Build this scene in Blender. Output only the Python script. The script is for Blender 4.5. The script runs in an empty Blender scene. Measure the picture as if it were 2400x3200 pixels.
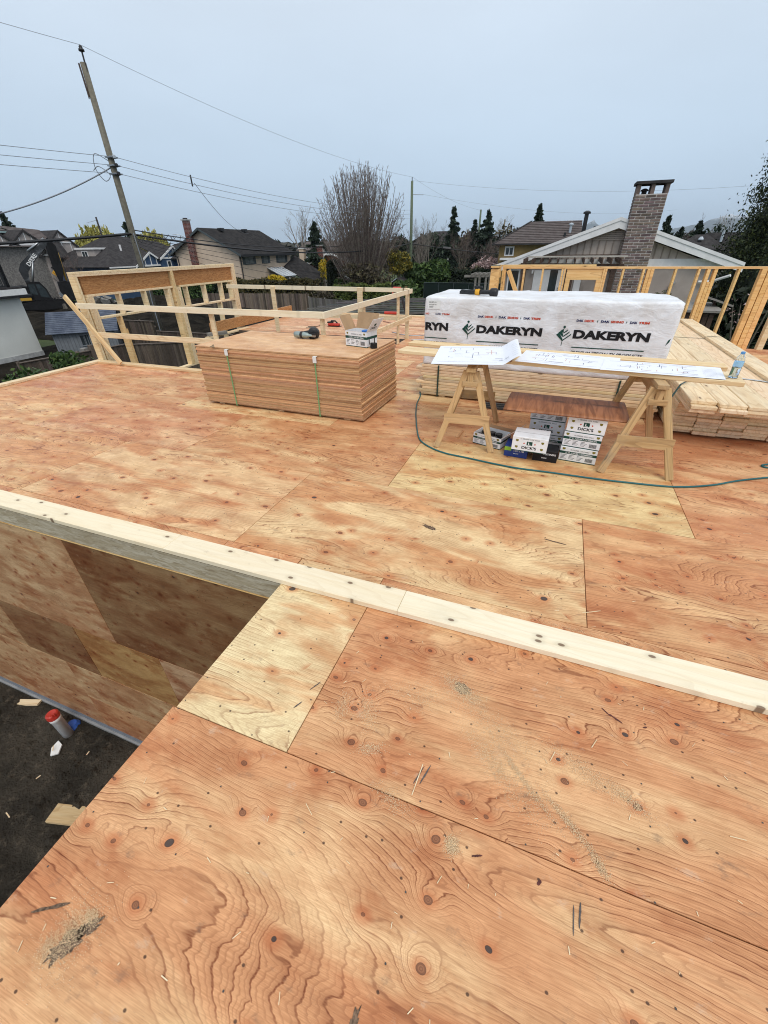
import bpy, math, random
import numpy as np
from math import sin, cos, pi, radians, sqrt, exp, atan2, hypot
from mathutils import Vector, Matrix, noise as mnoise
V = Vector
RNG = random.Random(11)
NPR = np.random.default_rng(5)
sc = bpy.context.scene
C = sc.collection

# ---------------------------------------------------------------- camera
EYE = 1.86                                   # lens height above the plywood deck (deck top is z = 0)
PITCH, ROLL, YAW = radians(32.62), radians(-0.9), radians(-21.1)
_f = V((sin(YAW)*cos(PITCH), cos(YAW)*cos(PITCH), -sin(PITCH)))
_r = V((cos(YAW), -sin(YAW), 0)); _u = _r.cross(_f)
_r2 = _r*cos(ROLL) + _u*sin(ROLL); _u2 = -_r*sin(ROLL) + _u*cos(ROLL)
cd = bpy.data.cameras.new('camera'); cam = bpy.data.objects.new('camera', cd); C.objects.link(cam)
cam.matrix_world = Matrix(((_r2.x, _u2.x, -_f.x, 0), (_r2.y, _u2.y, -_f.y, 0), (_r2.z, _u2.z, -_f.z, EYE), (0, 0, 0, 1)))
cd.sensor_fit = 'VERTICAL'; cd.sensor_height = 32.0; cd.lens = 12.9
cd.clip_start = 0.05; cd.clip_end = 30000
sc.camera = cam

# ---------------------------------------------------------------- overcast sky, soft sun, exposure
SUN_EL, SUN_AZ = radians(54), radians(146)   # azimuth clockwise from +Y: the bright part of the cloud is behind the viewer
world = bpy.data.worlds.new('World'); sc.world = world; world.use_nodes = True
wn = world.node_tree; wn.nodes.clear()
def WN(t, **k):
    n = wn.nodes.new(t)
    for a, b in k.items(): setattr(n, a, b)
    return n
wo = WN('ShaderNodeOutputWorld'); bgn = WN('ShaderNodeBackground'); sky = WN('ShaderNodeTexSky', sky_type='NISHITA', sun_disc=False)
sky.sun_elevation = SUN_EL; sky.sun_rotation = SUN_AZ; sky.dust_density = 4.0; sky.air_density = 1.0
tc = WN('ShaderNodeTexCoord'); sep = WN('ShaderNodeSeparateXYZ'); wn.links.new(tc.outputs['Generated'], sep.inputs[0])
rmp = WN('ShaderNodeValToRGB'); wn.links.new(sep.outputs['Z'], rmp.inputs[0])
e = rmp.color_ramp.elements
e[0].position = 0.0; e[0].color = (4.2, 5.55, 7.15, 1); e[1].position = 0.75; e[1].color = (6.9, 7.4, 7.9, 1)
x = rmp.color_ramp.elements.new(0.16); x.color = (5.0, 6.15, 7.4, 1)
x = rmp.color_ramp.elements.new(0.42); x.color = (6.45, 7.15, 7.95, 1)
cl = WN('ShaderNodeTexNoise'); cl.inputs['Scale'].default_value = 1.5; cl.inputs['Detail'].default_value = 5
mp = WN('ShaderNodeMapping'); mp.inputs['Scale'].default_value = (1, 1, 3.2); wn.links.new(tc.outputs['Generated'], mp.inputs[0]); wn.links.new(mp.outputs[0], cl.inputs['Vector'])
cr = WN('ShaderNodeMapRange'); cr.inputs[1].default_value = .3; cr.inputs[2].default_value = .7; cr.inputs[3].default_value = .93; cr.inputs[4].default_value = 1.06
wn.links.new(cl.outputs[0], cr.inputs[0])
mul = WN('ShaderNodeMix', data_type='RGBA', blend_type='MULTIPLY'); mul.inputs[0].default_value = 1
wn.links.new(rmp.outputs[0], mul.inputs[6]); wn.links.new(cr.outputs[0], mul.inputs[7])
mx = WN('ShaderNodeMix', data_type='RGBA'); mx.inputs[0].default_value = .9
wn.links.new(sky.outputs[0], mx.inputs[6]); wn.links.new(mul.outputs[2], mx.inputs[7])
wn.links.new(mx.outputs[2], bgn.inputs[0]); bgn.inputs[1].default_value = 0.127
wn.links.new(bgn.outputs[0], wo.inputs[0])
sl = bpy.data.lights.new('sun', 'SUN'); sl.energy = 1.5; sl.angle = radians(30); sl.color = (1.0, .96, .9)
so = bpy.data.objects.new('sun', sl); C.objects.link(so)
sd = V((sin(SUN_AZ)*cos(SUN_EL), cos(SUN_AZ)*cos(SUN_EL), sin(SUN_EL)))
so.rotation_euler = sd.to_track_quat('Z', 'Y').to_euler(); so.location = sd*60
vs = sc.view_settings; vs.view_transform = 'Standard'; vs.look = 'None'; vs.exposure = 0.0; vs.gamma = 1.0
try: vs.use_curve_mapping = False
except Exception: pass
sc.render.engine = 'CYCLES'
sc.cycles.max_bounces = 5; sc.cycles.filter_width = 1.05; sc.cycles.transparent_max_bounces = 8; sc.cycles.volume_bounces = 0
try: sc.cycles.use_denoising = True
except Exception: pass

# ---------------------------------------------------------------- object helpers
WM = {}
def put(o, M=None, parent=None):
    M = Matrix.Identity(4) if M is None else M
    C.objects.link(o); WM[o.name] = M
    if parent is not None:
        o.parent = parent; o.matrix_basis = WM[parent.name].inverted() @ M
    else: o.matrix_basis = M
    return o
def tag(o, label=None, cat=None, group=None, kind=None):
    if label: o['label'] = label
    if cat: o['category'] = cat
    if group: o['group'] = group
    if kind: o['kind'] = kind
    return o
def T(name, label, cat, loc=(0, 0, 0), group=None, M=None):
    o = bpy.data.objects.new(name, None); o.empty_display_size = .1
    put(o, Matrix.Translation(V(loc)) if M is None else M)
    return tag(o, label, cat, group)
def MX(loc, x=(1, 0, 0), z=(0, 0, 1)):
    x = V(x).normalized(); z = V(z); y = z.cross(x).normalized(); z = x.cross(y)
    return Matrix(((x.x, y.x, z.x, loc[0]), (x.y, y.y, z.y, loc[1]), (x.z, y.z, z.z, loc[2]), (0, 0, 0, 1)))
def RZ(loc, a): return Matrix.Translation(V(loc)) @ Matrix.Rotation(a, 4, 'Z')
class MB:
    def __init__(s): s.v = []; s.f = []; s.m = []; s.cur = 0
    def add(s, vs, fs):
        k = len(s.v); s.v += [tuple(p) for p in vs]
        for f in fs: s.f.append(tuple(k+i for i in f)); s.m.append(s.cur)
        return s
    def box(s, x0, x1, y0, y1, z0, z1, M=None):
        vs = [V((x, y, z)) for x in (x0, x1) for y in (y0, y1) for z in (z0, z1)]
        if M is not None: vs = [M @ p for p in vs]
        return s.add(vs, [(0, 1, 3, 2), (4, 6, 7, 5), (0, 4, 5, 1), (2, 3, 7, 6), (0, 2, 6, 4), (1, 5, 7, 3)])
    def slab(s, pts, t):
        p = [V(a) for a in pts]; n = (p[1]-p[0]).cross(p[2]-p[0]).normalized()*t; k = len(p)
        return s.add(p+[a-n for a in p], [tuple(range(k)), tuple(range(2*k-1, k-1, -1))]+[(i, k+i, k+(i+1) % k, (i+1) % k) for i in range(k)])
    def poly(s, pts): return s.add(pts, [tuple(range(len(pts)))])
    def tube(s, pts, r, n=6, cap=True):
        P = [V(p) for p in pts]; rs = r if isinstance(r, (list, tuple)) else [r]*len(P); vs = []; fs = []
        for i, p in enumerate(P):
            d = (P[min(i+1, len(P)-1)]-P[max(i-1, 0)]).normalized()
            if d.length < 1e-6: d = V((0, 0, 1))
            a = V((0, 0, 1)) if abs(d.z) < .9 else V((1, 0, 0))
            u = d.cross(a).normalized(); w = u.cross(d)
            vs += [p+(u*cos(2*pi*k/n)+w*sin(2*pi*k/n))*rs[i] for k in range(n)]
        for i in range(len(P)-1):
            for k in range(n): fs.append((i*n+k, i*n+(k+1) % n, (i+1)*n+(k+1) % n, (i+1)*n+k))
        if cap: fs.append(tuple(range(n-1, -1, -1))); fs.append(tuple((len(P)-1)*n+k for k in range(n)))
        return s.add(vs, fs)
    def lathe(s, prof, n=16, M=None):
        vs = []; fs = []
        for (r, z) in prof:
            for k in range(n):
                p = V((r*cos(2*pi*k/n), r*sin(2*pi*k/n), z)); vs.append(M @ p if M is not None else p)
        for i in range(len(prof)-1):
            for k in range(n): fs.append((i*n+k, i*n+(k+1) % n, (i+1)*n+(k+1) % n, (i+1)*n+k))
        fs.append(tuple(range(n-1, -1, -1))); fs.append(tuple((len(prof)-1)*n+k for k in range(n)))
        return s.add(vs, fs)
    def mesh(s, name, mats, smooth=False):
        me = bpy.data.meshes.new(name); me.from_pydata(s.v, [], s.f)
        for m in (mats if isinstance(mats, (list, tuple)) else [mats]): me.materials.append(m)
        if any(s.m): me.polygons.foreach_set('material_index', s.m)
        if smooth: me.polygons.foreach_set('use_smooth', [True]*len(me.polygons))
        me.update(); return me
    def build(s, name, mats, parent=None, M=None, smooth=False, tint=None):
        """vertices are given in world space unless M is passed"""
        o = bpy.data.objects.new(name, s.mesh(name, mats, smooth)); put(o, M, parent)
        if tint: o.color = (*tint, 1)
        return o
def bevbox_mesh(name, L, W, T_, mat, b=.002, cache={}):
    key = (round(L, 3), round(W, 3), round(T_, 4), mat.name, round(b, 4))
    if key in cache: return cache[key]
    h = (L/2, W/2, T_/2); vs = []; idx = {}
    for sx in (-1, 1):
        for sy in (-1, 1):
            for sz in (-1, 1):
                for ax in range(3):
                    p = [sx*(h[0]-b), sy*(h[1]-b), sz*(h[2]-b)]; p[ax] += (sx, sy, sz)[ax]*b
                    idx[(sx, sy, sz, ax)] = len(vs); vs.append(p)
    fs = []
    for ax in range(3):
        o1, o2 = [i for i in range(3) if i != ax]
        for s in (-1, 1):
            q = []
            for a, c in ((-1, -1), (1, -1), (1, 1), (-1, 1)):
                k = [0, 0, 0]; k[ax] = s; k[o1] = a; k[o2] = c; q.append(idx[(*k, ax)])
            fs.append(tuple(q if (s > 0) == (ax != 1) else q[::-1]))
        for a in (-1, 1):
            for c in (-1, 1):
                k1 = [0, 0, 0]; k1[o1] = a; k1[o2] = c; ka = list(k1); kb = list(k1); ka[ax] = -1; kb[ax] = 1
                fs.append((idx[(*ka, o1)], idx[(*kb, o1)], idx[(*kb, o2)], idx[(*ka, o2)]))
    for sx in (-1, 1):
        for sy in (-1, 1):
            for sz in (-1, 1): fs.append(tuple(idx[(sx, sy, sz, a)] for a in range(3)))
    me = bpy.data.meshes.new(name); me.from_pydata(vs, [], fs); me.materials.append(mat); me.update()
    # consistent outward normals
    import bmesh
    bm = bmesh.new(); bm.from_mesh(me); bmesh.ops.recalc_face_normals(bm, faces=bm.faces); bm.to_mesh(me); bm.free()
    cache[key] = me; return me
def bar(name, A, B, W, Tk, mat, parent=None, up=(0, 0, 1), tint=None, b=.002):
    """a length of timber from A to B; W across, Tk along 'up'"""
    A, B = V(A), V(B); L = (B-A).length
    o = bpy.data.objects.new(name, bevbox_mesh(name, L, W, Tk, mat, b))
    d = B-A; up = V(up)
    if abs(d.normalized().dot(up.normalized())) > .98: up = V((0, 1, 0))
    put(o, MX((A+B)/2, d, up), parent)
    if tint: o.color = (*tint, 1)
    return o
def block(name, x0, x1, y0, y1, z0, z1, mat, parent=None, tint=None, b=.003, M=None):
    o = bpy.data.objects.new(name, bevbox_mesh(name, x1-x0, y1-y0, z1-z0, mat, b))
    m = Matrix.Translation(((x0+x1)/2, (y0+y1)/2, (z0+z1)/2)); put(o, M @ m if M is not None else m, parent)
    if tint: o.color = (*tint, 1)
    return o
def copyo(src, name, M, parent, tint=None):
    o = src.copy(); o.name = name; put(o, M, parent)
    if tint: o.color = (*tint, 1)
    return o
def jit(a=.06, base=(1, 1, 1)):
    k = 1+RNG.uniform(-a, a); return tuple(min(1.25, c*k*(1+RNG.uniform(-a, a)*.4)) for c in base)

# ---------------------------------------------------------------- material helpers
class NT:
    def __init__(s, name):
        s.mat = bpy.data.materials.new(name); s.mat.use_nodes = True; s.t = s.mat.node_tree; s.t.nodes.clear()
        s.out = s.t.nodes.new('ShaderNodeOutputMaterial'); s.b = s.n('ShaderNodeBsdfPrincipled'); s.t.links.new(s.b.outputs[0], s.out.inputs[0])
        s._co = s._oi = None
    def n(s, t, ins=None, **k):
        nd = s.t.nodes.new(t)
        for a, v in k.items(): setattr(nd, a, v)
        for a, v in (ins or {}).items(): s.set(nd.inputs[a], v)
        return nd
    def set(s, sock, v):
        if isinstance(v, bpy.types.NodeSocket): s.t.links.new(v, sock)
        else:
            if sock.type == 'RGBA' and len(v) == 3: v = (*v, 1)
            sock.default_value = v
    def co(s):
        if s._co is None: s._co = s.n('ShaderNodeTexCoord').outputs['Object']
        return s._co
    def oi(s):
        if s._oi is None: s._oi = s.n('ShaderNodeObjectInfo')
        return s._oi
    def m(s, op, a, b=0.0, c=0.0): 
        nd = s.n('ShaderNodeMath', operation=op); s.set(nd.inputs[0], a); s.set(nd.inputs[1], b); s.set(nd.inputs[2], c); return nd.outputs[0]
    def vm(s, op, a, b):
        nd = s.n('ShaderNodeVectorMath', operation=op); s.set(nd.inputs[0], a); s.set(nd.inputs[1], b); return nd.outputs[0]
    def mix(s, f, a, b, mode='MIX'):
        nd = s.n('ShaderNodeMix', data_type='RGBA', blend_type=mode); s.set(nd.inputs[0], f); s.set(nd.inputs[6], a); s.set(nd.inputs[7], b); return nd.outputs[2]
    def mr(s, v, a, b, c=0.0, d=1.0, smooth=True):
        nd = s.n('ShaderNodeMapRange', interpolation_type='SMOOTHSTEP' if smooth else 'LINEAR'); 
        for i, q in enumerate((v, a, b, c, d)): s.set(nd.inputs[i], q)
        return nd.outputs[0]
    def ramp(s, v, stops):
        nd = s.n('ShaderNodeValToRGB'); s.set(nd.inputs[0], v); el = nd.color_ramp.elements
        while len(el) < len(stops): el.new(.5)
        for q, (p, c) in zip(el, stops): q.position = p; q.color = (*c, 1) if len(c) == 3 else c
        return nd.outputs[0]
    def noise(s, v, scale=5, detail=2, rough=.5, dist=0.0):
        return s.n('ShaderNodeTexNoise', {'Vector': v, 'Scale': scale, 'Detail': detail, 'Roughness': rough, 'Distortion': dist}).outputs[0]
    def vor(s, v, scale=5, feature='F1', rnd=1.0): 
        return s.n('ShaderNodeTexVoronoi', {'Vector': v, 'Scale': scale, 'Randomness': rnd}, feature=feature)
    def rco(s, k=(53, 91, 17)):
        r = s.oi().outputs['Random']; c = s.n('ShaderNodeCombineXYZ')
        for i in range(3): s.set(c.inputs[i], s.m('MULTIPLY', r, float(k[i])))
        return s.vm('ADD', s.co(), c.outputs[0])
    def bump(s, h, st=.3, d=.002):
        nd = s.n('ShaderNodeBump', {'Height': h, 'Strength': st, 'Distance': d}); s.set(s.b.inputs['Normal'], nd.outputs[0])
    def done(s, col, rough=.6, spec=.3, tint=True, metal=0.0):
        if tint: col = s.mix(1.0, col, s.oi().outputs['Color'], 'MULTIPLY')
        s.set(s.b.inputs['Base Color'], col); s.set(s.b.inputs['Roughness'], rough)
        s.set(s.b.inputs['Specular IOR Level'], spec); s.set(s.b.inputs['Metallic'], metal); return s.mat
def P(name, col, rough=.6, var=.25, scale=3, bump=0.0, bs=40, metal=0.0, spec=.3, dirt=None):
    s = NT(name); co = s.rco(); a = s.noise(co, scale, 5, .6)
    lo = tuple(c*(1-var) for c in col); hi = tuple(min(1, c*(1+var)) for c in col)
    c = s.mix(s.mr(a, .3, .7), lo, hi)
    if dirt: c = s.mix(s.mr(s.noise(co, scale*.6, 6, .7), .52, .72, 0, .8), c, dirt)
    if bump: s.bump(s.noise(co, bs, 4, .6), bump, .004)
    return s.done(c, rough, spec, metal=metal)
# ---------------------------------------------------------------- materials
def plywood(name, pale, mid, dark, knotted=1.0, tn=(.30, .58), edge=True, dirt=.5, contrast=.6, dens=(4.6, 6.0)):
    s = NT(name); P0 = s.rco()
    V2 = lambda v: s.n('ShaderNodeTexVoronoi', {'Vector': v, 'Scale': 1.0, 'Randomness': 1.0}, voronoi_dimensions='2D', feature='F1')
    chan = lambda c, i: s.n('ShaderNodeSeparateColor', {0: c}).outputs[i]
    low = s.noise(s.vm('MULTIPLY', P0, (.58, 1.9, 1)), 1.0, 1.0, .4, .35)
    wv = s.noise(s.vm('MULTIPLY', P0, (5, 9, 1)), 1.0, 2, .5)
    Pk = s.vm('ADD', s.vm('MULTIPLY', P0, (dens[0], dens[1], 0)), s.n('ShaderNodeCombineXYZ', {0: s.m('MULTIPLY', wv, .13), 1: s.m('MULTIPLY', wv, .16)}).outputs[0])
    vk = V2(Pk); d = vk.outputs['Distance']; clus = s.mr(s.noise(s.vm('MULTIPLY', P0, (1.1, 1.6, 1)), 1.0, 1), .35, .65, .78, .28); act = s.m('GREATER_THAN', chan(vk.outputs['Color'], 0), clus)
    kf = s.m('MULTIPLY', s.mr(d, 0.0, .46, 1, 0), act)
    y = s.n('ShaderNodeSeparateXYZ', {0: P0}).outputs[1]
    fine = s.noise(s.vm('MULTIPLY', P0, (3.6, 17, 1)), 1.0, 3, .6)
    fld = s.m('ADD', s.m('MULTIPLY', low, 27.0), s.m('MULTIPLY', y, 26.0))
    fld = s.m('ADD', fld, s.m('MULTIPLY', kf, s.mr(chan(vk.outputs['Color'], 1), 0, 1, .8, 2.9, False))); fld = s.m('ADD', fld, s.m('MULTIPLY', fine, 1.35))
    fr = s.m('FRACT', fld)
    ln = chan(s.ramp(fr, [(0, (.0,)*3), (.45, (.03,)*3), (.72, (.14,)*3), (.86, (.36,)*3), (.915, (1,)*3), (.965, (.95,)*3), (1, (.0,)*3)]), 0)
    sub_ = s.mr(s.m('FRACT', s.m('MULTIPLY', fld, 3.0)), .5, .95, 0, .42)
    fib = s.noise(s.vm('MULTIPLY', P0, (9, 300, 1)), 1.0, 2, .6)
    st = s.m('MULTIPLY', s.mr(s.noise(s.vm('MULTIPLY', P0, (1.1, 3, 1)), 1.3, 2), .32, .68, .22, 1.0), s.mr(fib, .25, .7, .55, 1.15))
    tone = s.mr(s.noise(s.vm('MULTIPLY', P0, (.8, 2.6, 1)), 1.3, 3, .55, .8), tn[0], tn[1])
    col = s.mix(tone, pale, mid)
    col = s.mix(s.m('MULTIPLY', s.m('MULTIPLY', s.m('MAXIMUM', ln, sub_), st), contrast), col, dark)
    col = s.mix(1.0, col, s.n('ShaderNodeCombineColor', {0: s.mr(fib, .2, .8, .80, 1.13), 1: s.mr(fib, .2, .8, .74, 1.16), 2: s.mr(fib, .2, .8, .69, 1.18)}).outputs[0], 'MULTIPLY')
    pore = s.mr(s.noise(s.vm('MULTIPLY', P0, (55, 420, 1)), 1.0, 1, .5), .66, .76, 0, .5); col = s.mix(pore, col, tuple(c*.45 for c in mid))
    # knots: dark rim, ringed heart, red halo
    halo = s.m('MULTIPLY', s.mr(d, .05, .24, .7*knotted, 0), act)
    col = s.mix(halo, col, tuple(c*k for c, k in zip(mid, (.80, .56, .46))))
    rad = s.mr(chan(vk.outputs['Color'], 1), 0.0, 1.0, .022, .082, False); q = s.m('DIVIDE', d, rad)
    heart = s.mix(s.mr(s.m('FRACT', s.m('MULTIPLY', q, 2.4)), .2, .8), (.30, .125, .06), (.20, .08, .04))
    heart = s.mix(s.m('GREATER_THAN', chan(vk.outputs['Color'], 2), .8), heart, (.05, .042, .04))
    heart = s.mix(s.mr(q, .75, 1.0, 0, .8), heart, (.07, .03, .018))
    col = s.mix(s.m('MULTIPLY', s.mr(q, .95, 1.12, .93*knotted, 0), act), col, heart)
    v2 = V2(s.vm('MULTIPLY', P0, (9, 11, 0))); a2 = s.m('GREATER_THAN', chan(v2.outputs['Color'], 1), .72)
    col = s.mix(s.m('MULTIPLY', s.m('MULTIPLY', s.mr(v2.outputs['Distance'], .03, .065, .85, 0), a2), knotted), col, (.05, .024, .016))
    mot = s.noise(s.vm('MULTIPLY', P0, (1.6, 3.2, 1)), 2.2, 4, .65); col = s.mix(1.0, col, s.n('ShaderNodeCombineColor', {0: s.mr(mot, .28, .72, .84, 1.10), 1: s.mr(mot, .28, .72, .78, 1.14), 2: s.mr(mot, .28, .72, .74, 1.16)}).outputs[0], 'MULTIPLY')
    # scuffs, wet reddish smudges, pale dust
    sm = s.mr(s.noise(s.vm('MULTIPLY', P0, (1.2, 2.4, 1)), 1.7, 4, .66, .3), .50, .66, 0, dirt)
    col = s.mix(sm, col, s.mix(1.0, col, (.74, .54, .45), 'MULTIPLY'))
    gn = s.noise(s.vm('MULTIPLY', P0, (1, 1.5, 1)), 7.5, 5, .72); col = s.mix(s.mr(gn, .585, .74, 0, dirt*.75), col, (.19, .12, .08))
    col = s.mix(s.mr(gn, .40, .28, 0, dirt*.5), col, (.66, .50, .36))
    if edge:
        nz = s.m('ABSOLUTE', s.n('ShaderNodeSeparateXYZ', {0: s.n('ShaderNodeTexCoord').outputs['Normal']}).outputs[2])
        z = s.n('ShaderNodeSeparateXYZ', {0: s.co()}).outputs[2]
        pl = s.m('FRACT', s.m('ADD', s.m('MULTIPLY', z, 135.0), s.m('MULTIPLY', s.noise(P0, 9, 2), .55)))
        ec = s.mix(s.mr(pl, .35, .6), tuple(c*.84 for c in pale), tuple(c*k for c, k in zip(mid, (.55, .46, .38))))
        ec = s.mix(s.mr(s.noise(s.vm('MULTIPLY', P0, (2.5, 2.5, 70)), 1, 3), .55, .68, 0, .5), ec, (.17, .085, .045))
        col = s.mix(s.mr(nz, .4, .6), ec, col)
    s.bump(s.m('ADD', s.m('MULTIPLY', ln, -.6), fib), .25, .0012)
    return s.done(col, s.mr(wv, .3, .7, .44, .6), .3)
PLY = plywood('plywood_orange', (.81, .525, .277), (.665, .327, .155), (.215, .058, .018), edge=False, contrast=.97, dirt=.7)
PLYY = plywood('plywood_yellow', (.83, .615, .335), (.69, .37, .17), (.26, .085, .03), tn=(.42, .62), edge=False, dirt=.5, contrast=.9, dens=(3.6, 4.8))
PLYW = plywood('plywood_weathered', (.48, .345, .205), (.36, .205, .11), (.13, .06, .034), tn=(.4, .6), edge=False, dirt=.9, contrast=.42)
PLYS = plywood('plywood_stacked', (.80, .56, .34), (.70, .43, .23), (.46, .24, .13), knotted=.3, dirt=.25, contrast=.3)
def lumber(name, a, b, dark, kn=.8, blue=0.0, ring=.42, flat=False):
    s = NT(name); P0 = s.rco()
    g = s.noise(s.vm('MULTIPLY', P0, (1.1, 26, 26)), 1.0, 3, .55, .5)
    col = s.mix(s.mr(g, .32, .7), a, b)
    fr = s.m('FRACT', s.m('ADD', s.m('MULTIPLY', s.noise(s.vm('MULTIPLY', P0, (.7, 5, 5)), 1.0, 1.5), 9.0), 0.0))
    col = s.mix(s.mr(fr, .7, .97, 0, ring), col, dark)
    fib = s.noise(s.vm('MULTIPLY', P0, (12, 300, 300)), 1, 2)
    col = s.mix(s.mr(fib, .3, .8, 0, .22), col, dark)
    v = s.vor(s.vm('MULTIPLY', P0, (3.0, 9, 9)), 1.0); act = s.m('GREATER_THAN', s.n('ShaderNodeSeparateColor', {0: v.outputs['Color']}).outputs[0], .62)
    if flat: v = s.n('ShaderNodeTexVoronoi', {'Vector': s.vm('MULTIPLY', P0, (5, 9, 1)), 'Scale': 1.0}, voronoi_dimensions='2D'); act = s.m('GREATER_THAN', s.n('ShaderNodeSeparateColor', {0: v.outputs['Color']}).outputs[0], .45)
    col = s.mix(s.m('MULTIPLY', s.mr(v.outputs['Distance'], .08, .28, .5*kn, 0), act), col, tuple(c*.62 for c in b))
    col = s.mix(s.m('MULTIPLY', s.mr(v.outputs['Distance'], .07, .11, kn, 0), act), col, (.12, .055, .025))
    if blue: col = s.mix(s.mr(s.noise(P0, 2.6, 5, .65), .5, .75, 0, blue), col, (.25, .235, .2))
    gr = s.mr(s.noise(P0, 11, 6, .7), .6, .8, 0, .35); col = s.mix(gr, col, (.25, .19, .13))
    s.bump(fib, .15, .001)
    return s.done(col, .62, .25)
SPF = lumber('spruce_pale', (.84, .70, .475), (.76, .575, .345), (.52, .33, .16))
SPFW = lumber('spruce_white', (.88, .79, .60), (.84, .725, .515), (.66, .50, .32), kn=.8, blue=.10, ring=.2, flat=True)
SPFY = lumber('fir_amber', (.82, .58, .27), (.74, .475, .19), (.42, .21, .07))
HORSE = lumber('sawhorse_wood', (.60, .42, .22), (.48, .31, .145), (.22, .125, .06), blue=.5)
STK = lumber('stacked_lumber', (.88, .75, .54), (.80, .63, .41), (.52, .34, .18), blue=.3)
GREYW = lumber('grey_wood', (.16, .125, .10), (.105, .08, .062), (.045, .034, .028), kn=.4)
GREYL = lumber('silvered_wood', (.30, .28, .25), (.20, .185, .165), (.08, .07, .06), kn=.4)
BROWNW = lumber('brown_stained_wood', (.10, .062, .045), (.066, .04, .03), (.03, .02, .014), kn=.3)
def strand(name, a, b, c, sc_=(20, 20, 120)):
    s = NT(name); P0 = s.rco()
    v = s.vor(s.vm('ADD', s.vm('MULTIPLY', P0, sc_), (0, 0, 0)), 1.0)
    h = s.n('ShaderNodeSeparateColor', {0: v.outputs['Color']}).outputs[0]
    n = s.noise(s.vm('MULTIPLY', P0, (9, 9, 90)), 1.0, 4, .6, 1.2)
    col = s.mix(h, a, b); col = s.mix(s.mr(n, .45, .7, 0, .75), col, c)
    s.bump(s.m('ADD', h, n), .5, .002)
    return s.done(col, .6, .2)
OSB = strand('strand_board_grey', (.56, .50, .38), (.42, .35, .235), (.26, .20, .125), (9, 9, 38))
LSL = strand('strand_lumber_brown', (.52, .28, .12), (.36, .165, .06), (.15, .06, .024))
def soil(nm='dark_soil', k=1.0):
    s = NT(nm); co = s.co()
    a = s.noise(co, .55, 6, .65); b = s.noise(co, 7, 8, .7)
    c = s.mix(s.mr(a, .35, .65), (.026, .023, .019), (.075, .064, .05)); c = s.mix(s.mr(b, .5, .75, 0, .7), c, (.14, .115, .085))
    c = s.mix(s.mr(s.noise(co, 1.7, 5, .6), .6, .72, 0, .5), c, (.085, .075, .045))
    s.bump(s.m('ADD', b, s.noise(co, 26, 6, .7)), 1.0, .12); return s.done(s.mix(1.0, c, (k, k, k), 'MULTIPLY'), 1.0, .03, tint=False)
SOIL = soil(k=1.8); SOILD = soil('lot_soil', .5)  # one soil in two tones: pit copy lightened against its shade, open lot darkened
def grassm():
    s = NT('grass_ground'); co = s.co()
    c = s.mix(s.mr(s.noise(co, .35, 6, .6), .35, .65), (.035, .05, .018), (.06, .085, .025)); c = s.mix(s.mr(s.noise(co, 14, 5), .4, .7, 0, .6), c, (.09, .11, .035))
    s.bump(s.noise(co, 40, 4), .7, .04); return s.done(c, .8, .15, tint=False)
GRASS = grassm()
LAWN = P('lawn_green', (.075, .15, .035), .8, .3, 1.5, .6, 40)
CONC = P('concrete', (.42, .42, .41), .8, .18, 4, .35, 60, dirt=(.2, .19, .17))
ASPH = P('asphalt', (.06, .06, .062), .85, .2, 2, .4, 80)
def plain(name, col, rough=.5, metal=0.0, var=.06, spec=.4): return P(name, col, rough, var, 8, metal=metal, spec=spec)
WHITE = plain('white_paint', (.78, .78, .76)); BLACK = plain('black_plastic', (.018, .018, .02), .42); RED = plain('red_plastic', (.50, .045, .03), .4)
YEL = plain('amber_plastic', (.72, .36, .03), .45); NGREY = plain('nailer_grey_green', (.33, .40, .38), .35, .5); STEEL = plain('steel', (.35, .36, .37), .35, .9)
RUBBER = plain('hose_teal', (.012, .115, .125), .4); STRAPG = plain('strap_green', (.17, .36, .15), .4); STRAPD = plain('strap_dark_green', (.02, .05, .04), .4)
INK = plain('black_ink', (.012, .012, .014), .5, spec=.25); INKG = plain('green_ink', (.012, .06, .045), .5, spec=.25); INKR = plain('red_ink', (.55, .07, .03), .5, spec=.25); INKN = plain('navy_ink', (.02, .025, .10), .5, spec=.25)
CARTON = P('white_carton', (.80, .81, .83), .55, .04, 6, dirt=(.6, .58, .55)); KRAFT = P('kraft_card', (.42, .27, .15), .75, .1, 8); BLUEC = plain('blue_carton', (.015, .045, .22), .45); GRNC = plain('lime_label', (.28, .50, .05), .5); GOLD = plain('gold_print', (.20, .16, .02), .5)
PAPER = plain('drawing_paper', (.82, .84, .90), .6, var=.02); PAPERB = plain('paper_underside', (.30, .17, .10), .7)
PLINE = plain('drawing_lines', (.16, .18, .28), .7); PLINE2 = plain('drawing_lines_red', (.62, .36, .30), .7)
GALV = plain('galvanised', (.46, .50, .54), .4, .4)
def wrapm():
    s = NT('lumber_wrap'); co = s.co()
    a = s.noise(s.vm('MULTIPLY', co, (1, 1, 1)), 2.3, 6, .62, .8); b = s.noise(co, 13, 7, .7)
    c = s.mix(s.mr(a, .38, .68), (.82, .83, .86), (.68, .655, .645)); c = s.mix(s.mr(b, .58, .78, 0, .4), c, (.45, .40, .37))
    c = s.mix(s.mr(s.noise(s.vm('MULTIPLY', co, (3, 9, 9)), 6, 6, .75), .66, .76, 0, .6), c, (.30, .27, .25))
    w = s.noise(s.vm('MULTIPLY', co, (2.2, 2, 5)), 2.0, 4, .6, 1.5); s.bump(w, .35, .03)
    return s.done(c, .42, .4, tint=False)
WRAP = wrapm()
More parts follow.
